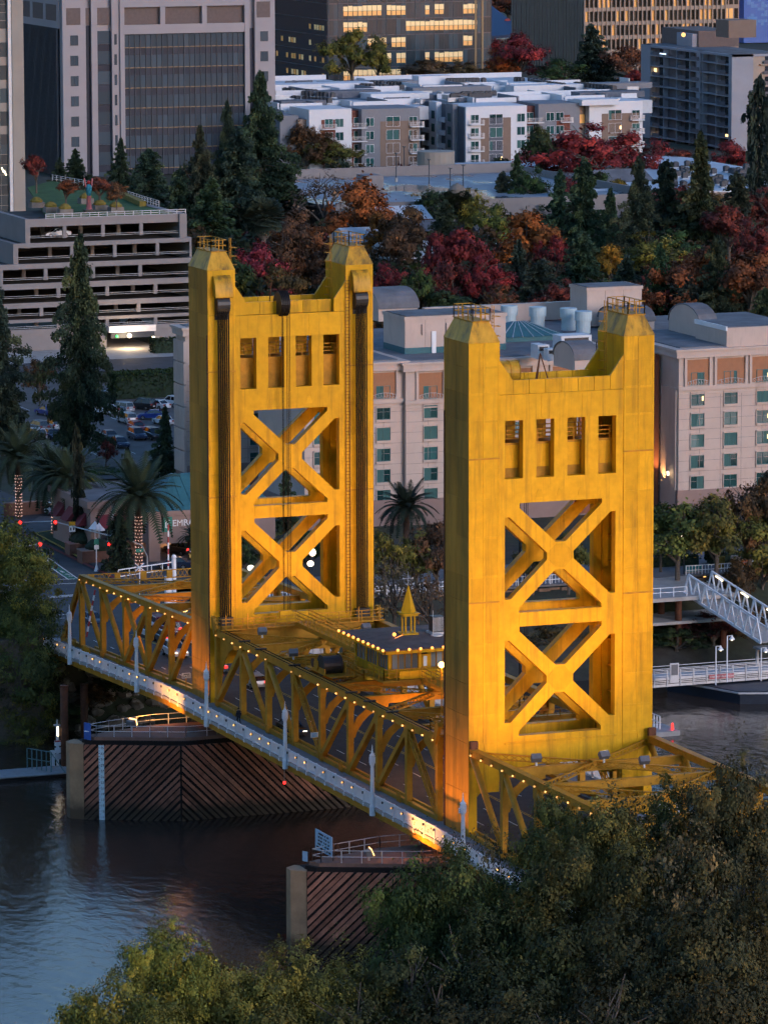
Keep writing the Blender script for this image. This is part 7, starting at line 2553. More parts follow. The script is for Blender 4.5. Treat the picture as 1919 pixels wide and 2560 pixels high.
nt_.links.new(mx, b_.inputs['Base Color'])
b_.inputs['Roughness'].default_value = 0.7
b_.inputs['Specular IOR Level'].default_value = 0.2
M('bark', (0.095, 0.078, 0.064), 0.9, var=0.3, scale=6)
M('bark_pale', (0.19, 0.165, 0.14), 0.9, var=0.25, scale=5)


def leaves_mesh(name, C, S, flat=0.0, long=1.0, axis=None, tone=None, out=None):
    """one quad (two bent triangles) per leaf clump: centres C (n,3), sizes S (n,)"""
    n = len(C)
    a = RNG.normal(size=(n, 3))
    if axis is not None:
        a = axis + a * 0.35
    a[:, 2] *= (1 - flat)
    a /= np.linalg.norm(a, axis=1)[:, None] + 1e-9
    b = RNG.normal(size=(n, 3))
    b[:, 2] *= (1 - flat)
    b -= a * (a * b).sum(1)[:, None]
    b /= np.linalg.norm(b, axis=1)[:, None] + 1e-9
    if out is not None:
        o_ = out / (np.linalg.norm(out, axis=1)[:, None] + 1e-9) + np.array([0, 0, .35]) + RNG.normal(size=(n, 3)) * .3
        o_ /= np.linalg.norm(o_, axis=1)[:, None] + 1e-9
        a -= o_ * (a * o_).sum(1)[:, None]
        a /= np.linalg.norm(a, axis=1)[:, None] + 1e-9
        b = np.cross(o_, a)
    nrm = np.cross(a, b)
    S = np.asarray(S)[:, None]
    V = np.empty((n, 4, 3))
    V[:, 0] = C - a * S * long * .5
    V[:, 1] = C - b * S * .32 + nrm * S * .12
    V[:, 2] = C + a * S * long * .5
    V[:, 3] = C + b * S * .32 + nrm * S * .12
    me = bpy.data.meshes.new(name)
    me.vertices.add(4 * n)
    me.vertices.foreach_set('co', V.reshape(-1).astype(np.float32))
    me.loops.add(4 * n)
    me.loops.foreach_set('vertex_index', np.arange(4 * n, dtype=np.int32))
    me.polygons.add(n)
    me.polygons.foreach_set('loop_start', np.arange(0, 4 * n, 4, dtype=np.int32))
    me.polygons.foreach_set('loop_total', np.full(n, 4, dtype=np.int32))
    me.update(calc_edges=True)
    at = me.attributes.new('tone', 'FLOAT', 'FACE')
    at.data.foreach_set('value', (np.full(n, .5) if tone is None else np.asarray(tone)).astype(np.float32))
    me.materials.append(MATS['foliage'])
    return me


def limb(mb, a, b, r0, r1, n=6, bend=0.06):
    a, b = Vector(a), Vector(b)
    L = (b - a).length
    m = a.lerp(b, .5) + Vector((random.uniform(-1, 1), random.uniform(-1, 1), random.uniform(-.3, 1))) * L * bend
    rm = (r0 + r1) / 2
    mb.tube(a, m, r0, n, rm, False).tube(m, b, rm, n, r1, False)
    return m


def broad_proto(seed, nlobe, nclump, per, leaf, lo=.28, spread=.5, drop=0.0, bare=False):
    """unit tree: height 1, crown width 1; trunk mesh and crown mesh"""
    rg = np.random.default_rng(seed)
    random.seed(seed)
    tr = MB()
    limb(tr, (0, 0, -.02), (0, 0, .3), .03, .024, 7, .02)
    lobes = []
    for i in range(nlobe):
        a = 2 * math.pi * (i + rg.uniform(-.3, .3)) / nlobe * (1.0 if i < nlobe - 2 else 1.7)
        rr_ = spread * rg.uniform(.35, .66) if i < nlobe - 2 else spread * rg.uniform(0, .25)
        z = rg.uniform(lo + .12, .72) if i < nlobe - 2 else rg.uniform(.7, .84)
        c = np.array([rr_ * math.cos(a), rr_ * math.sin(a), z])
        R_ = np.array([1, 1, rg.uniform(.65, .95)]) * rg.uniform(.12, .25) * spread / .5
        lobes.append((c, R_))
        st = Vector((0, 0, rg.uniform(.2, .34)))
        limb(tr, st, Vector(c), .019, .008, 5, .1)
        for k in range(5):
            d = rg.normal(size=3)
            d[2] = abs(d[2]) * .8 + .1
            d /= np.linalg.norm(d)
            limb(tr, Vector(c - R_ * .3), Vector(c + d * R_ * 1.12), .008, .0024, 4, .12)
    Cs, Tn, Ou = [], [], []
    for i in range(nclump):
        c, R_ = lobes[i % nlobe]
        d = rg.normal(size=3)
        d /= np.linalg.norm(d)
        if d[2] < -.4:
            d[2] *= .4
        cc = c + d * R_ * (rg.uniform(.55, 1.05) if rg.random() < .85 else rg.uniform(1.05, 1.4))
        s = rg.uniform(.022, .05) * (1.0 if not bare else 1.3)
        n = int(per * rg.uniform(.6, 1.4))
        p = cc + rg.normal(size=(n, 3)) * np.array([s, s, s * .75])
        p[:, 2] -= drop * rg.random(n) * .1
        Cs.append(p)
        Ou.append((p - cc) * .8 + (p - c) * .6)
        Tn.append(np.clip(rg.normal(.5, .26) + rg.normal(size=n) * .08, 0, 1))
    Cs = np.concatenate(Cs)
    Tn = np.concatenate(Tn)
    S = leaf * rg.uniform(.5, 1.0, len(Cs)) * np.where(rg.random(len(Cs)) < .25, 1.9, 1.15)
    return tr.mesh('trunk', 'bark'), leaves_mesh('crown', Cs, S, tone=Tn, out=np.concatenate(Ou))


def conifer_proto(seed, nb, per, leaf, taper=1.0, gap=.0):
    rg = np.random.default_rng(seed)
    random.seed(seed)
    tr = MB()
    tr.tube((0, 0, -.02), (0, 0, .98), .02, 7, .003)
    Cs, Ax, Tn = [], [], []
    for i in range(nb):
        t = (i + rg.random()) / nb
        z = .08 + .9 * t
        r = .5 * (1 - t) ** taper * rg.uniform(.42, 1.2) * (1 + .18 * math.sin(7 * t + seed)) + .02
        if rg.random() < gap:
            r *= .55
        a = i * 2.4 + rg.uniform(-.4, .4)
        dr_ = rg.uniform(.1, .35)
        n = max(5, int(per * (.35 + r * 1.6)))
        s = rg.random(n) ** .6
        x = r * s
        zz = z - dr_ * x * .5 + .02 * rg.normal(size=n) * .6
        w = .05 * (1 - s * .6) + .01
        ang = a + rg.normal(size=n) * w / (x + .04) * .8
        P = np.stack([x * np.cos(ang), x * np.sin(ang), zz], 1)
        Cs.append(P)
        Tn.append(np.clip(rg.normal(.42, .2) + s * .2, 0, 1))
        Ax.append(np.stack([np.cos(ang), np.sin(ang), np.full(n, -.25)], 1))
        if r > .1:
            tr.tube((0, 0, z), (r * .85 * math.cos(a), r * .85 * math.sin(a), z - dr_ * r * .4), .004, 4, .001, False)
    Cs = np.concatenate(Cs)
    Ax = np.concatenate(Ax)
    S = leaf * rg.uniform(.6, 1.3, len(Cs))
    return tr.mesh('trunk', 'bark'), leaves_mesh('crown', Cs, S, 0.3, 1.3, Ax, np.concatenate(Tn))


PROTO = {
    'b0': broad_proto(1, 9, 140, 55, .034), 'b1': broad_proto(2, 11, 160, 50, .032, .2), 'b2': broad_proto(3, 8, 120, 58, .036, .34, .46),
    'd0': broad_proto(4, 9, 80, 14, .034, .25, bare=True),
    'f0': broad_proto(5, 17, 330, 85, .0195, .2, .56), 'f1': broad_proto(6, 21, 360, 80, .0185, .12, .56), 'f2': broad_proto(7, 14, 300, 88, .020, .28, .58), 'f3': broad_proto(8, 18, 320, 85, .019, .2, .6),
    'b3': broad_proto(21, 10, 140, 58, .032, .3, .5), 'b4': broad_proto(22, 7, 110, 64, .034, .25, .44), 'c3': conifer_proto(31, 110, 190, .032, .85, .35), 'c4': conifer_proto(32, 150, 150, .03, .6, .15), 'c5': conifer_proto(33, 100, 190, .034, .95, .3),
    'c0': conifer_proto(11, 150, 330, .021, .66, .3), 'c6': conifer_proto(17, 130, 340, .022, .75, .35), 'c1': conifer_proto(12, 130, 180, .032, .75, .25), 'c2': conifer_proto(13, 110, 150, .036, .55, .35),
    'y0': conifer_proto(14, 110, 40, .07, .28),
}


def tree(kind, name, label, base, h, w, col, group=None, bark='bark', rz=None):
    t = thing(name, label, 'tree', tuple(base), group)
    t.scale = (w, w, h)
    t.rotation_euler = (random.uniform(-.03, .03), random.uniform(-.03, .03), random.uniform(0, 6.28) if rz is None else rz)
    for nm, me in zip(('trunk', 'crown'), PROTO[kind]):
        o = bpy.data.objects.new(nm, me)
        COL.objects.link(o)
        o.parent = t
        o.color = (col[0], col[1], col[2], 1)
    return t


DG, MG, OL, YG, YE = (.027, .044, .032), (.030, .050, .022), (.090, .090, .026), (.100, .112, .026), (.17, .125, .018)
OR, RU, CR_, DR, PK, BR, GB = (.21, .075, .020), (.125, .050, .026), (.150, .024, .030), (.098, .024, .024), (.20, .034, .050), (.075, .048, .026), (.085, .068, .055)


def T(kind, name, col, u, vt, vb, wpx, label, group):
    if kind == 'c0':
        kind = random.choice(('c0', 'c6'))
    elif kind in ('c1', 'c2'):
        kind = random.choice(('c1', 'c2', 'c3', 'c4', 'c5'))
    elif kind in ('b0', 'b1', 'b2'):
        kind = random.choice(('b0', 'b1', 'b2', 'b3', 'b4'))
    wpx *= random.uniform(.88, 1.15)
    col = [c * random.uniform(.85, 1.15) for c in col]
    Z = 21.6 if 'garage lawn' in label or 'roof garden' in label else GZ
    q = px(u, vb, Z=Z)
    top = px(u, vt, X=q.x)
    k = (q - CAM).length / FPX
    tree(kind, name, label, (q.x, q.y, Z - .2), top.z - Z + .3, wpx * k * (1.22 if kind in ('c0', 'c6') else 1.65 if kind[0] == 'c' else 1.4 if kind[0] in 'bd' else 1.0), [c * (1.5 if kind[0] == 'c' else 1.2) for c in col], group)


BGC, BGT = 'conifers of the city', 'broadleaf trees of the city'
for a in (
        ('c0', DG, 195, 583, 1150, 178, 'tall dark redwood left of the farther tower before the garage'), ('c0', DG, 8, 690, 1160, 200, 'tall dark redwood at the left picture edge'),
        ('c1', DG, 415, 1015, 1205, 70, 'small dark conifer beside the hotel corner'), ('c1', DG, 303, 345, 480, 52, 'narrow conifer before the glass grid, left'),
        ('c1', DG, 375, 372, 525, 92, 'wide conifer before the glass grid, right'), ('c1', DG, 190, 372, 470, 56, 'narrow conifer below the square windows'),
        ('c0', DG, 510, 312, 600, 140, 'large conifer right of the garage roof'), ('c1', DG, 530, 445, 640, 130, 'dense conifer just above the farther tower left cap'),
        ('c0', DG, 655, 178, 590, 190, 'tallest conifer beside the office block corner'), ('c2', DG, 600, 320, 600, 120, 'conifer between the two tallest ones'), ('c1', DG, 715, 415, 585, 130, 'conifer right of the tallest, above the fan palm'),
        ('c2', MG, 1290, 385, 545, 66, 'open conifer in front of the apartments right end'), ('c1', DG, 1395, 425, 640, 86, 'dark conifer left of the crimson trees, mid right'),
        ('c1', DG, 1465, 395, 690, 100, 'tall dark conifer below the crimson trees'), ('c0', DG, 1590, 388, 700, 130, 'broad dark conifer at mid right'), ('c2', MG, 1752, 328, 650, 120, 'tall conifer before the balcony tower'),
        ('y0', DG, 1893, 188, 575, 84, 'dark columnar conifer at the right edge'), ('c1', DG, 1455, 580, 790, 125, 'blue green conifer above the hotel roof, left'), ('c1', DG, 1350, 650, 800, 120, 'dark conifer above the nearer tower gap'),
        ('c1', DG, 1562, 640, 810, 110, 'dark conifer behind the narrow penthouse'), ('c1', DG, 1725, 690, 830, 84, 'small conifer above the barrel vault'), ('c0', DG, 1792, 588, 830, 150, 'layered conifer above the right hotel roof'), ('c1', DG, 1905, 720, 860, 80, 'dark conifer at the right edge above the hotel'),
        ('c1', DG, 1640, 610, 820, 100, 'shaded conifer between penthouse and vault'), ('c1', DG, 1480, 60, 225, 118, 'dark conifer before the brown office'), ('c2', DG, 720, 1160, 1345, 56, 'dark conifer seen through the farther tower'),
        ('c1', DG, 1290, 600, 760, 80, 'small conifer left of the nearer tower top'), ('c1', DG, 1110, 500, 640, 70, 'small conifer behind the crimson trees'), ('c1', DG, 1520, 470, 650, 80, 'conifer behind the yellow tree, mid right'),
        ('c1', DG, 150, 395, 470, 44, 'narrowest conifer at the dark side wall')):
    T(a[0], 'conifer_tree', *a[1:6], a[6], BGC)
for a in (
        ('b0', BR, 100, 890, 1010, 60, 'brownish tree between the two big redwoods'), ('b0', DR, 92, 380, 478, 60, 'dark red tree at the left of the roof garden'), ('b1', RU, 165, 443, 515, 60, 'red brown tree behind the garage lawn, left'),
        ('b0', RU, 250, 438, 508, 76, 'red brown tree behind the garage lawn, middle'), ('b2', RU, 292, 450, 520, 46, 'brown tree behind the garage lawn, right'), ('b2', DR, 478, 520, 600, 40, 'narrow red tree at the garage right corner'),
        ('b0', BR, 765, 308, 450, 118, 'olive brown tree before the apartments, left'), ('b1', OL, 832, 342, 450, 90, 'olive tree before the apartments, next right'), ('d0', GB, 812, 430, 600, 130, 'bare greyish tree left of the parking roof'),
        ('b1', BR, 742, 510, 680, 130, 'brown tree right of the fan palm'), ('b0', OR, 890, 438, 660, 155, 'large orange tree before the parking roof'), ('b2', OR, 945, 520, 680, 100, 'rusty orange tree right of the large orange one'),
        ('b0', BR, 722, 570, 770, 140, 'brown tree just behind the farther tower top'), ('b1', BR, 1022, 500, 690, 130, 'brown green tree left of the crimson trees'), ('b2', YE, 1030, 484, 570, 54, 'small yellow tree at the parking roof edge'),
        ('b1', YG, 1172, 472, 620, 90, 'yellow green tree at the parking roof right end'), ('b0', PK, 640, 596, 790, 120, 'pink red tree between the farther tower caps, left'), ('b0', OL, 610, 690, 800, 70, 'olive tree below the pink red one'),
        ('b1', CR_, 970, 648, 800, 92, 'crimson tree touching the farther tower right cap'), ('b0', CR_, 1085, 566, 750, 84, 'crimson tree above the hotel, left of pair'), ('b1', CR_, 1152, 558, 750, 108, 'crimson tree above the hotel, right of pair'), ('b0', CR_, 1215, 640, 800, 130, 'crimson tree left of the nearer tower cap'),
        ('b1', DR, 1130, 650, 800, 110, 'dark red tree below the crimson pair'), ('b0', MG, 1040, 660, 810, 90, 'green tree below the crimson pair, left'), ('b2', MG, 1105, 720, 815, 120, 'dark green tree above the penthouse block'),
        ('b0', OR, 1310, 512, 720, 165, 'bright orange red tree above the nearer tower'), ('b1', CR_, 1450, 312, 490, 190, 'broad crimson tree before the apartments, left'), ('b0', CR_, 1558, 318, 480, 150, 'broad crimson tree before the apartments, right'), ('b2', MG, 1352, 300, 490, 100, 'dark green tree at the apartments balcony column'),
        ('b0', CR_, 1815, 348, 450, 96, 'crimson tree at the foot of the balcony tower'), ('b1', DR, 1700, 368, 450, 100, 'dull red tree below the balcony tower, left'), ('b2', DR, 1690, 462, 580, 120, 'dark red tree left of the tall conifer'), ('b0', DR, 1640, 470, 600, 90, 'maroon tree behind the broad conifer'),
        ('b0', DR, 1885, 545, 720, 110, 'maroon tree at the right edge'), ('b1', YE, 1540, 442, 530, 66, 'yellow tree among the conifers'), ('b0', OL, 1622, 582, 730, 150, 'olive yellow tree above the narrow penthouse'), ('b1', YE, 1530, 600, 740, 90, 'ochre tree left of the olive yellow one'),
        ('b1', RU, 1745, 600, 820, 160, 'rust brown tree behind the barrel vault'), ('b0', RU, 1872, 610, 830, 160, 'rust brown tree at the right behind the layered conifer'), ('b1', DR, 1820, 500, 660, 120, 'dull red tree right of the tall conifer'), ('b0', MG, 1680, 560, 720, 140, 'dark green tree below the maroon tree'),
        ('b1', OL, 880, 62, 225, 120, 'olive tree before the dark glass tower, left'), ('b2', OL, 945, 92, 225, 70, 'olive tree before the dark glass tower, right'), ('b0', BR, 1085, 142, 230, 140, 'brown tree along the apartments back, left'), ('b1', BR, 1160, 150, 230, 110, 'brown tree along the apartments back, right'),
        ('b0', CR_, 1292, 74, 225, 118, 'red tree left of the brown office'), ('b1', OR, 1245, 125, 225, 74, 'orange tree beside the dark tower corner'), ('b1', MG, 1405, 140, 230, 100, 'dark green tree at the brown office foot'), ('b0', RU, 1575, 105, 230, 110, 'rust tree beside the balcony tower'),
        ('b1', RU, 1270, -20, 60, 140, 'brown tree at the top edge behind the blue roof'), ('b2', CR_, 1590, 170, 235, 70, 'red tree at the end of the apartment roofs'),
        ('b1', OL, 1692, 1250, 1450, 150, 'leaning olive sycamore right of the nearer tower'), ('b0', OL, 1790, 1228, 1452, 150, 'olive sycamore before the right hotel wing'), ('b2', OL, 1872, 1240, 1440, 140, 'olive sycamore at the right, third along the promenade'), ('b1', MG, 1650, 1245, 1430, 90, 'green tree touching the nearer tower right edge'),
        ('b1', BR, 1925, 1150, 1440, 150, 'tall brown green tree at the right edge by the hotel'), ('b0', YG, 960, 1318, 1500, 100, 'yellow green tree right of the farther tower'), ('b1', OL, 1042, 1330, 1490, 110, 'olive tree above the spire'), ('b2', BR, 1092, 1296, 1490, 110, 'brownish tree at the nearer tower left edge'),
        ('d0', GB, 985, 1390, 1580, 150, 'bare brown tree left of the spire'), ('d0', BR, 1075, 1420, 1600, 120, 'thin brown tree right of the spire'), ('b0', MG, 610, 1330, 1450, 90, 'shrubby tree seen through the farther tower, left'), ('b1', MG, 770, 1320, 1450, 90, 'shrubby tree seen through the farther tower, right'), ('b1', OL, 690, 1340, 1450, 90, 'olive tree seen through the farther tower, middle'), ('b0', DG, 560, 1300, 1420, 80, 'dark tree behind the farther tower left leg'),
        ('b2', YE, 240, 1180, 1290, 60, 'small yellow tree behind the cypress column'), ('b1', OL, 215, 1190, 1300, 60, 'olive shrub tree between the palms'), ('b0', DR, 265, 1100, 1170, 40, 'reddish bush at the near side of the lot'), ('b1', MG, 1330, 1330, 1480, 110, 'green tree seen through the nearer tower upper gap'), ('b0', OL, 1420, 1320, 1480, 110, 'olive tree seen through the nearer tower, right'), ('b1', BR, 1380, 1560, 1640, 120, 'brown bank bush behind the nearer tower')):
    T(a[0], 'broadleaf_tree', *a[1:6], a[6], BGT)
for a in (
        ('c1', DG, 1255, 430, 560, 66, 'dark conifer at the right end of the parking roof'), ('b1', MG, 1330, 420, 560, 90, 'green tree behind the orange red one'), ('b0', DR, 1420, 440, 570, 90, 'wine red tree between the dark conifers'), ('c2', DG, 1440, 480, 680, 90, 'loose conifer left of the tall dark one'),
        ('b1', MG, 1500, 420, 540, 90, 'green tree under the right crimson crown'), ('c1', DG, 1660, 400, 640, 90, 'dark conifer right of the broad one'), ('b0', MG, 1730, 470, 640, 110, 'green tree below the tall conifer'), ('b1', BR, 1780, 470, 620, 110, 'brown tree below the low right roof'),
        ('c1', DG, 1840, 430, 640, 90, 'dark conifer below the low right roof'), ('b0', DR, 1900, 470, 620, 110, 'wine red tree at the right edge, higher'), ('b2', RU, 1600, 700, 830, 110, 'rust tree just behind the narrow penthouse'), ('b1', MG, 1500, 690, 820, 120, 'green tree behind the cooling drums'),
        ('b0', DR, 1400, 700, 820, 110, 'dull red tree behind the cooling drums, left'), ('b1', RU, 1250, 700, 815, 100, 'rust tree behind the penthouse block'), ('b0', BR, 980, 560, 720, 100, 'brown tree right of the rusty orange one'), ('b1', BR, 850, 600, 780, 110, 'brown tree between the farther tower caps, right'),
        ('b0', RU, 790, 570, 770, 110, 'rust tree between the farther tower caps, middle'), ('b1', MG, 570, 620, 800, 100, 'green tree behind the farther tower left cap'), ('c1', DG, 450, 420, 600, 80, 'conifer at the right end of the garage'), ('b1', BR, 690, 650, 800, 110, 'brown tree low between the farther tower caps'),
        ('c0', DG, 575, 250, 590, 120, 'conifer left of the tallest one, slightly lower'), ('b0', MG, 1090, 470, 600, 90, 'green tree before the parking roof middle'), ('b2', OL, 1230, 500, 640, 80, 'olive tree right of the yellow green one'), ('b1', CR_, 1390, 580, 730, 80, 'small crimson tree right of the orange red one')):
    T(a[0], 'conifer_tree' if a[0][0] == 'c' else 'broadleaf_tree', *a[1:6], a[6], BGC if a[0][0] == 'c' else BGT)
# riverside shrubs on the right bank
for i, (u, v, X, w, h, col, lab) in enumerate(((1850, 1545, 136, 6.5, 6.5, BR, 'brown bank shrub behind the gangway, left'), (1905, 1530, 138, 6, 7, OL, 'olive bank shrub behind the gangway, right'), (1780, 1640, 129, 9, 4, DR, 'dark reddish bank scrub under the gangway'), (1690, 1660, 128, 9, 3, MG, 'green bank scrub above the dock walkway'), (1870, 1655, 130, 9, 4, BR, 'brown bank scrub right of the lattice landing'), (320, 1770, 122, 8, 3, MG, 'low scrub on the bank under the far approach'), (140, 1800, 118, 7, 4, MG, 'green scrub at the foot of the pylon'), (230, 1790, 119.5, 6, 3, BR, 'brown scrub left of the boulders'))):
    q = px(u, v, X=X)
    tree('b0' if i % 2 else 'b1', 'bank_shrub', lab, (X, q.y, gh(X, q.y) - h * .25), h * 1.25, w, col, 'shrubs on the river bank')

# ------------------------------------------------------------------ left riverside tree and foreground trees
def ftree(name, label, kind, u, vt, X, w, hc, col, group):
    """a tree given by where its crown tops out; the trunk goes on down to the ground"""
    q = px(u, vt, X=X)
    s_ = hc / .74
    z0 = q.z - 1.04 * s_
    t = tree(kind, name, label, (X, q.y, z0), s_, w, col, group)
    g_ = max(gh(X, q.y), -11.2) - .3
    if z0 > g_:
        part(t, 'lower_trunk', MB().tube((X, q.y, g_), (X, q.y, z0), .03 * w * 1.1, 8, .03 * w), 'bark')
        o = t.children[-1]
        o.matrix_parent_inverse = Matrix.Diagonal((1 / w, 1 / w, 1 / s_, 1))
        t.rotation_euler = (0, 0, t.rotation_euler.z)
        o.rotation_euler.z = -t.rotation_euler.z
    return t


for (u, vt, X, w, hc, col, kind, lab) in (
        (8, 1262, 118, 12.5, 10.5, (.135, .140, .035), 'f0', 'olive riverside tree at the left edge by the pylon'),
        (55, 1428, 116.5, 9.5, 9.0, (.075, .100, .034), 'f1', 'dark green tree in front of the pylon'),
        (12, 1545, 115, 12, 10.0, (.060, .078, .030), 'f2', 'dark drooping tree over the water at left edge'),
        (55, 1690, 115, 8.5, 7.0, (.095, .098, .027), 'f1', 'low olive bush at the left waterline')):
    ftree('riverside_tree', lab, kind, u, vt, X, w, hc, [c * 1.3 for c in col], 'trees on the left far bank')
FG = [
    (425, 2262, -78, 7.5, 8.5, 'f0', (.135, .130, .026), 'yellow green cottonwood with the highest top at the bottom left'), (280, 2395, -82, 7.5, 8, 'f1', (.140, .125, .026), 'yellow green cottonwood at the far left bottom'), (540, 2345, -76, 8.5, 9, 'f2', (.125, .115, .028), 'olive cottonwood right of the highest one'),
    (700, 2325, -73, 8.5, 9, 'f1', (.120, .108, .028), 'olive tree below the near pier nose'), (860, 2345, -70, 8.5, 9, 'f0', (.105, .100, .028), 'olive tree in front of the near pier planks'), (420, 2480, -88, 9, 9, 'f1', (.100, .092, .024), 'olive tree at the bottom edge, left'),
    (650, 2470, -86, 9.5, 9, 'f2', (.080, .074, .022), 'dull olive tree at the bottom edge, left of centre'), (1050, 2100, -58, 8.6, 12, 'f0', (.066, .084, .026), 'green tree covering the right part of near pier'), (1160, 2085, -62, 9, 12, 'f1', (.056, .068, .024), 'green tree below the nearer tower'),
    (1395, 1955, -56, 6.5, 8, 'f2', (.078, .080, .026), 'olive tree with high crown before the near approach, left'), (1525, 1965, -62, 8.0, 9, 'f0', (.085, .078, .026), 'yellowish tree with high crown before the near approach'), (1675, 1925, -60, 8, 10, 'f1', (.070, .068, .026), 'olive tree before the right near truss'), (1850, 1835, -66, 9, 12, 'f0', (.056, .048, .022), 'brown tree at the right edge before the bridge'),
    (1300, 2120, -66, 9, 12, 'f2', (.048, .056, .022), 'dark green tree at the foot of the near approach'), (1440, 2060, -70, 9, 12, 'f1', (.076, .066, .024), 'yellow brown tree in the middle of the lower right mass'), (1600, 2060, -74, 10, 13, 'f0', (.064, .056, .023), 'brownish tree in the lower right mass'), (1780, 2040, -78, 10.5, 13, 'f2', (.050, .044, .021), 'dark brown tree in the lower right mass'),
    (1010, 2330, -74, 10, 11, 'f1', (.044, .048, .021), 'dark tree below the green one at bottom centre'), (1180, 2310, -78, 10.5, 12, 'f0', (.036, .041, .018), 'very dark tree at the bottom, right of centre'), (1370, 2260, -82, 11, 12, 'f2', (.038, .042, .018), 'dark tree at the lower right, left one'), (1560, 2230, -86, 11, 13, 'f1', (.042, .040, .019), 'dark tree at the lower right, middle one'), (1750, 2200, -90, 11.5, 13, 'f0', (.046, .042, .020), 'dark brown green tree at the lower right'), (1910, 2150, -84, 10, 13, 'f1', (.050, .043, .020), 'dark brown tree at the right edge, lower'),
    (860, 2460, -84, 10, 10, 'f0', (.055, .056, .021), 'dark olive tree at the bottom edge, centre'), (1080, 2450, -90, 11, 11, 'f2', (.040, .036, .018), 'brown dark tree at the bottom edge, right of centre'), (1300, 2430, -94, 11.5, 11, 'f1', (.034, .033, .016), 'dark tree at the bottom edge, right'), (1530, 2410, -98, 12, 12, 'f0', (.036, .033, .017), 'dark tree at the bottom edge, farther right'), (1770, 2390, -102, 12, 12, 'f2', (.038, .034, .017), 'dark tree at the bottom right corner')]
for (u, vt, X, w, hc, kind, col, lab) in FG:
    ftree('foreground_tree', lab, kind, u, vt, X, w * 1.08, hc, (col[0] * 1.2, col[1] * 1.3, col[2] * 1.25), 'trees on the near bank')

for (u, vt, X, w, hc, lab) in ((1200, 2035, -52, 5.5, 7, 'bare twiggy tree at the near end of the white railing'), (1120, 2070, -50, 4.5, 6, 'small bare tree left of the near lamp post'), (1560, 1945, -56, 6, 8, 'bare pale tree rising from the right crowns'), (1720, 2010, -80, 7, 9, 'thin bare tree in front of the right crowns')):
    ftree('foreground_tree', lab, 'd0', u, vt, X, w, hc, (.10, .085, .05), 'trees on the near bank')

# undergrowth that reads as one mass between the city trees
for nm, col, seed, ncl in (('evergreen_thicket', (.026, .040, .026), 1, 260), ('brown_thicket', (.070, .045, .026), 2, 130), ('red_thicket', (.110, .026, .024), 3, 70)):
    rg = np.random.default_rng(seed)
    Ps = []
    for i in range(ncl):
        q = px(rg.uniform(480, 1930), rg.uniform(545, 830) if rg.random() < .8 else rg.uniform(455, 545), Z=GZ)
        if 390 < q.x < 480 and q.y > -108:
            continue
        r_ = rg.uniform(2.5, 5.5)
        h_ = rg.uniform(3, 8)
        n = 130
        d = rg.normal(size=(n, 3))
        d /= np.linalg.norm(d, axis=1)[:, None]
        Ps.append(np.array([q.x, q.y, GZ + h_ * .45]) + d * np.array([r_, r_, h_ * .55]) * rg.uniform(.6, 1.05, (n, 1)))
    Ps = np.concatenate(Ps)
    Ps = Ps[(Ps[:, 0] > 250) & ~((Ps[:, 0] > 560) & (Ps[:, 0] < 760) & (Ps[:, 2] > 4.4))]
    o = tag(link(nm, leaves_mesh(nm, Ps, rg.uniform(.7, 1.6, len(Ps)))), 'low mass of shrubs between the city trees', None, None, 'stuff')
    o.color = col + (1,)

# ------------------------------------------------------------------ palms
M('palm_trunk', (0.075, 0.045, 0.032), 0.9, var=0.35, scale=5, bump=0.4)


def frond_mesh(L, droop, n=26, w=.55):
    """a feather palm leaf along +x: midrib and leaflets"""
    mb = MB()
    P = []
    for i in range(n + 1):
        t = i / n
        P.append(Vector((L * (t - .18 * droop * t * t), 0, L * (.55 * t - .95 * droop * t * t))))
    for i in range(n):
        mb.beam(P[i], P[i + 1], .07 * (1 - i / n) + .015, .05)
        if i < 2:
            continue
        l = w * math.sin(math.pi * min(1, (i + 3) / (n + 4))) + .12
        d = (P[i + 1] - P[i]).normalized()
        for s in (-1, 1):
            k = len(mb.v)
            a, b = P[i], P[i + 1]
            tip = a + d * l * .55 + Vector((0, s * l, -.12 * l))
            mb.v += [tuple(a), tuple(b), tuple(tip)]
            mb.f.append((k, k + 1, k + 2))
    return mb.mesh('frond', 'foliage')


FR = [frond_mesh(4.4, .55), frond_mesh(4.6, .85), frond_mesh(4.2, 1.15), frond_mesh(4.0, .25)]
EM('string_light', (1.0, 0.55, 0.42), 0.13)
EM('string_light_blue', (0.55, 0.5, 1.0), 0.3)


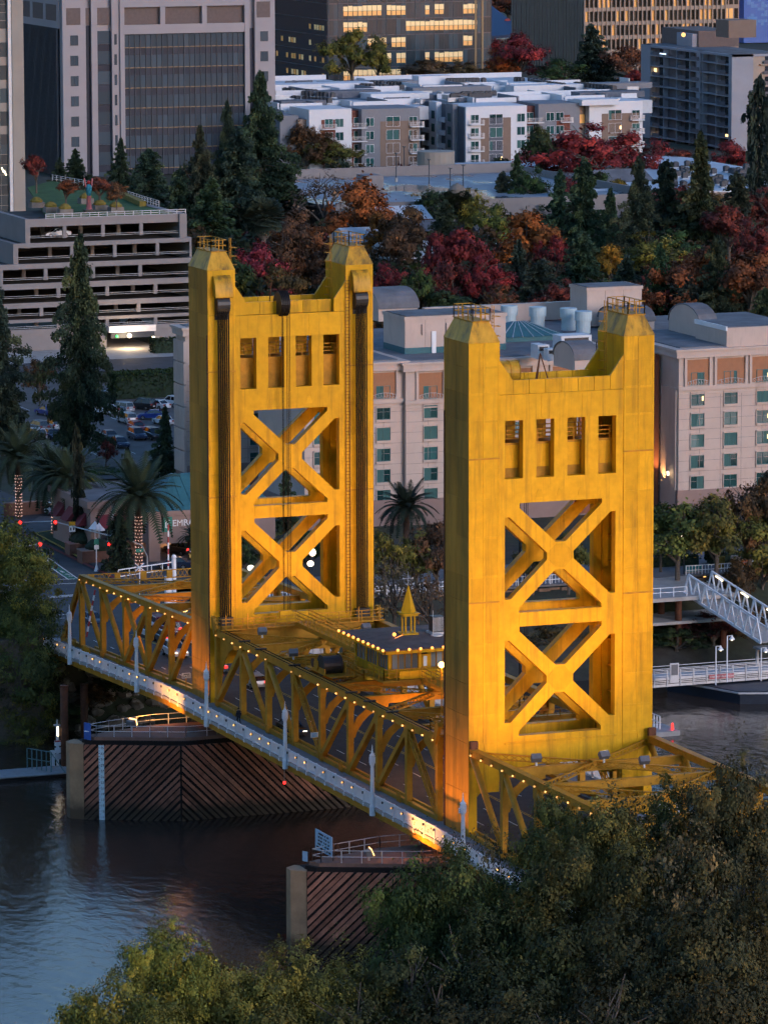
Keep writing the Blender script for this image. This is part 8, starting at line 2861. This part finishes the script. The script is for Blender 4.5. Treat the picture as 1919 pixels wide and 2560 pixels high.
def date_palm(u, vb, vc, rpx, label, lights=True, col=(.085, .118, .07), mat='string_light'):
    q = px(u, vb, Z=GZ + .2)
    top = px(u, vc, X=q.x)
    k = (q - CAM).length / FPX
    s = rpx * k / 4.2
    t = thing('date_palm', label, 'palm tree', (q.x, q.y, GZ), 'date palms by the street')
    part(t, 'trunk', MB().tube((q.x, q.y, GZ - .2), (q.x, q.y, top.z), .36, 12, .42).lathe((q.x, q.y, top.z - .9), [(.42, 0), (.75, .5), (.7, 1.0), (.3, 1.3)], 10), 'palm_trunk')
    for i in range(64):
        o = bpy.data.objects.new('frond', FR[(3, 0, 0, 1, 1, 2)[min(5, i * 6 // 64)]])
        COL.objects.link(o)
        o.parent = t
        o.location = (0, 0, top.z - GZ + .1)
        o.rotation_euler = (random.uniform(-.25, .25), -.75 + 1.15 * i / 64, i * 2.4)
        sc_ = s * random.uniform(.85, 1.1)
        o.scale = (sc_, sc_, sc_)
        f = random.uniform(.7, 1.2)
        o.color = (col[0] * f, col[1] * f, col[2] * f, 1)
    if lights:
        sl_ = MB()
        zz = GZ + .3
        n = 0
        while zz < top.z - 2.0:
            for j in range(7):
                a = 2 * math.pi * j / 7 + n * .4
                r_ = .43
                x, y = q.x + r_ * math.cos(a), q.y + r_ * math.sin(a)
                sl_.box(x - .05, x + .05, y - .05, y + .05, zz, zz + .075)
            zz += .42
            n += 1
        tag(part(t, 'string_lights', sl_, mat), kind='stuff')
    return t


date_palm(48, 1292, 1150, 100, 'date palm at the far left with lit trunk')
date_palm(138, 1335, 1195, 108, 'date palm with lit trunk, second from left')
date_palm(178, 1352, 1200, 100, 'date palm with lit trunk behind the cypress')
date_palm(348, 1428, 1250, 130, 'large date palm with lit trunk before the pavilion')
date_palm(1015, 1420, 1275, 88, 'date palm before the hotel, right of farther tower', False, (.030, .050, .036))
date_palm(486, 1445, 1345, 45, 'low palm at the farther tower left edge', False, (.045, .062, .045))
# fan palm
q = px(660, 720, Z=GZ)
top = px(660, 545, X=q.x)
t = thing('fan_palm', 'tall fan palm above the farther tower left cap', 'palm tree', (q.x, q.y, GZ))
part(t, 'trunk', MB().tube((q.x, q.y, GZ), (q.x, q.y, top.z), .5, 10, .35), 'bark_pale')
part(t, 'dead_skirt', MB().lathe((q.x, q.y, top.z - 4.2), [(.5, 0), (1.6, 1.2), (1.9, 3.0), (.8, 4.0)], 12), 'bark_pale')
fan = MB()
for k in range(15):
    a = -1.25 + 2.5 * k / 14
    a2 = a + .13
    n = len(fan.v)
    fan.v += [(.9, 0, 0), (.9 + 1.6 * math.cos(a), 1.6 * math.sin(a), -.25), (.9 + 1.6 * math.cos(a2), 1.6 * math.sin(a2), -.2), (0, 0, 0)]
    fan.f += [(n, n + 1, n + 2)]
fan.beam((0, 0, 0), (.95, 0, 0), .06, .05)
fm = fan.mesh('fan_leaf', 'foliage')
for i in range(60):
    o = bpy.data.objects.new('fan_leaf', fm)
    COL.objects.link(o)
    o.parent = t
    o.location = (0, 0, top.z - GZ + .2)
    o.rotation_euler = (random.uniform(-.4, .4), -1.2 + 2.0 * i / 60, i * 2.4)
    o.scale = (1.75, 1.75, 1.75)
    o.color = (.085, .115, .085, 1)
q = px(1142, 620, Z=GZ)
top = px(1142, 512, X=q.x)
t2 = copy_tree(t, (q.x, q.y, GZ))
t2['label'] = 'fan palm left of the yellow green tree at the parking roof'
for c in t2.children:
    if c.name.startswith('fan_leaf'):
        c.location.z = top.z - GZ
        c.color = (.045, .06, .035, 1)
        c.scale = (1.5, 1.5, 1.5)
t2.scale = (1, 1, 1)
# cypress columns and hedges
for i, (u, vt, vb, w) in enumerate(((202, 1060, 1385, 38), (318, 1120, 1270, 32), (300, 1290, 1432, 60))):
    T('y0', 'cypress_tree', (.016, .026, .020), u, vt, vb, w * 1.25, ('tall dark cypress column between the lit palms', 'dark cypress behind the large date palm', 'dark clipped cypress beside the signal pole')[i], 'cypress columns')


def hedge(label, x0, x1, y0, y1, z1, col=(.024, .040, .018), n=None, leaf=.45, z0=GZ):
    n = n or int(((x1 - x0) * (y1 - y0) + 2 * (z1 - z0) * ((x1 - x0) + (y1 - y0))) * 9)
    P = np.stack([RNG.uniform(x0, x1, n), RNG.uniform(y0, y1, n), z1 - (z1 - z0) * RNG.random(n) ** 2.2], 1)
    side = RNG.integers(0, 3, n)
    P[side == 0, 0] = x0 + RNG.random((side == 0).sum()) * .4
    P[side == 1, 1] = y1 - RNG.random((side == 1).sum()) * .4
    P[side == 2, 2] = z1 - RNG.random((side == 2).sum()) * .4
    P -= np.array([(x0 + x1) / 2, (y0 + y1) / 2, z0])
    me = leaves_mesh('leaves', P, leaf * RNG.uniform(.6, 1.3, n))
    c = ((x0 + x1) / 2, (y0 + y1) / 2, z0)
    t = thing('hedge', label, 'hedge', c)
    part(t, 'core', MB().box(x0 + .3, x1 - .3, y0 + .3, y1 - .3, z0, z1 - .4), 'hedge_dark')
    o = link('leaves', me, t)
    o.color = (col[0], col[1], col[2], 1)
    return t


a, b = px(290, 1000, Z=GZ), px(445, 990, Z=GZ)
hedge('tall green hedge behind the parking lot', a.x, a.x + 5, b.y - 2, a.y, GZ + 4.2, (.030, .055, .018))
a, b = px(385, 885, Z=GZ), px(450, 880, Z=GZ)
hedge('dark hedge beside the garage entrance', a.x, a.x + 3, b.y - 4, a.y, GZ + 2.6)
a, b = px(1640, 1430, Z=GZ), px(1790, 1425, Z=GZ)
hedge('dark clipped hedge before the hotel, right', a.x + 3, a.x + 5, b.y, a.y, GZ + 1.6)
a, b = px(1800, 1420, Z=GZ), px(1930, 1415, Z=GZ)
hedge('dark clipped hedge at the far right of the promenade', a.x + 3, a.x + 5, b.y - 2, a.y, GZ + 1.5)
a, b = px(240, 1190, Z=GZ), px(330, 1185, Z=GZ)
hedge('low green bed at the near side of the lot', a.x, a.x + 8, b.y, a.y, GZ + .5, (.045, .085, .02), leaf=.3)
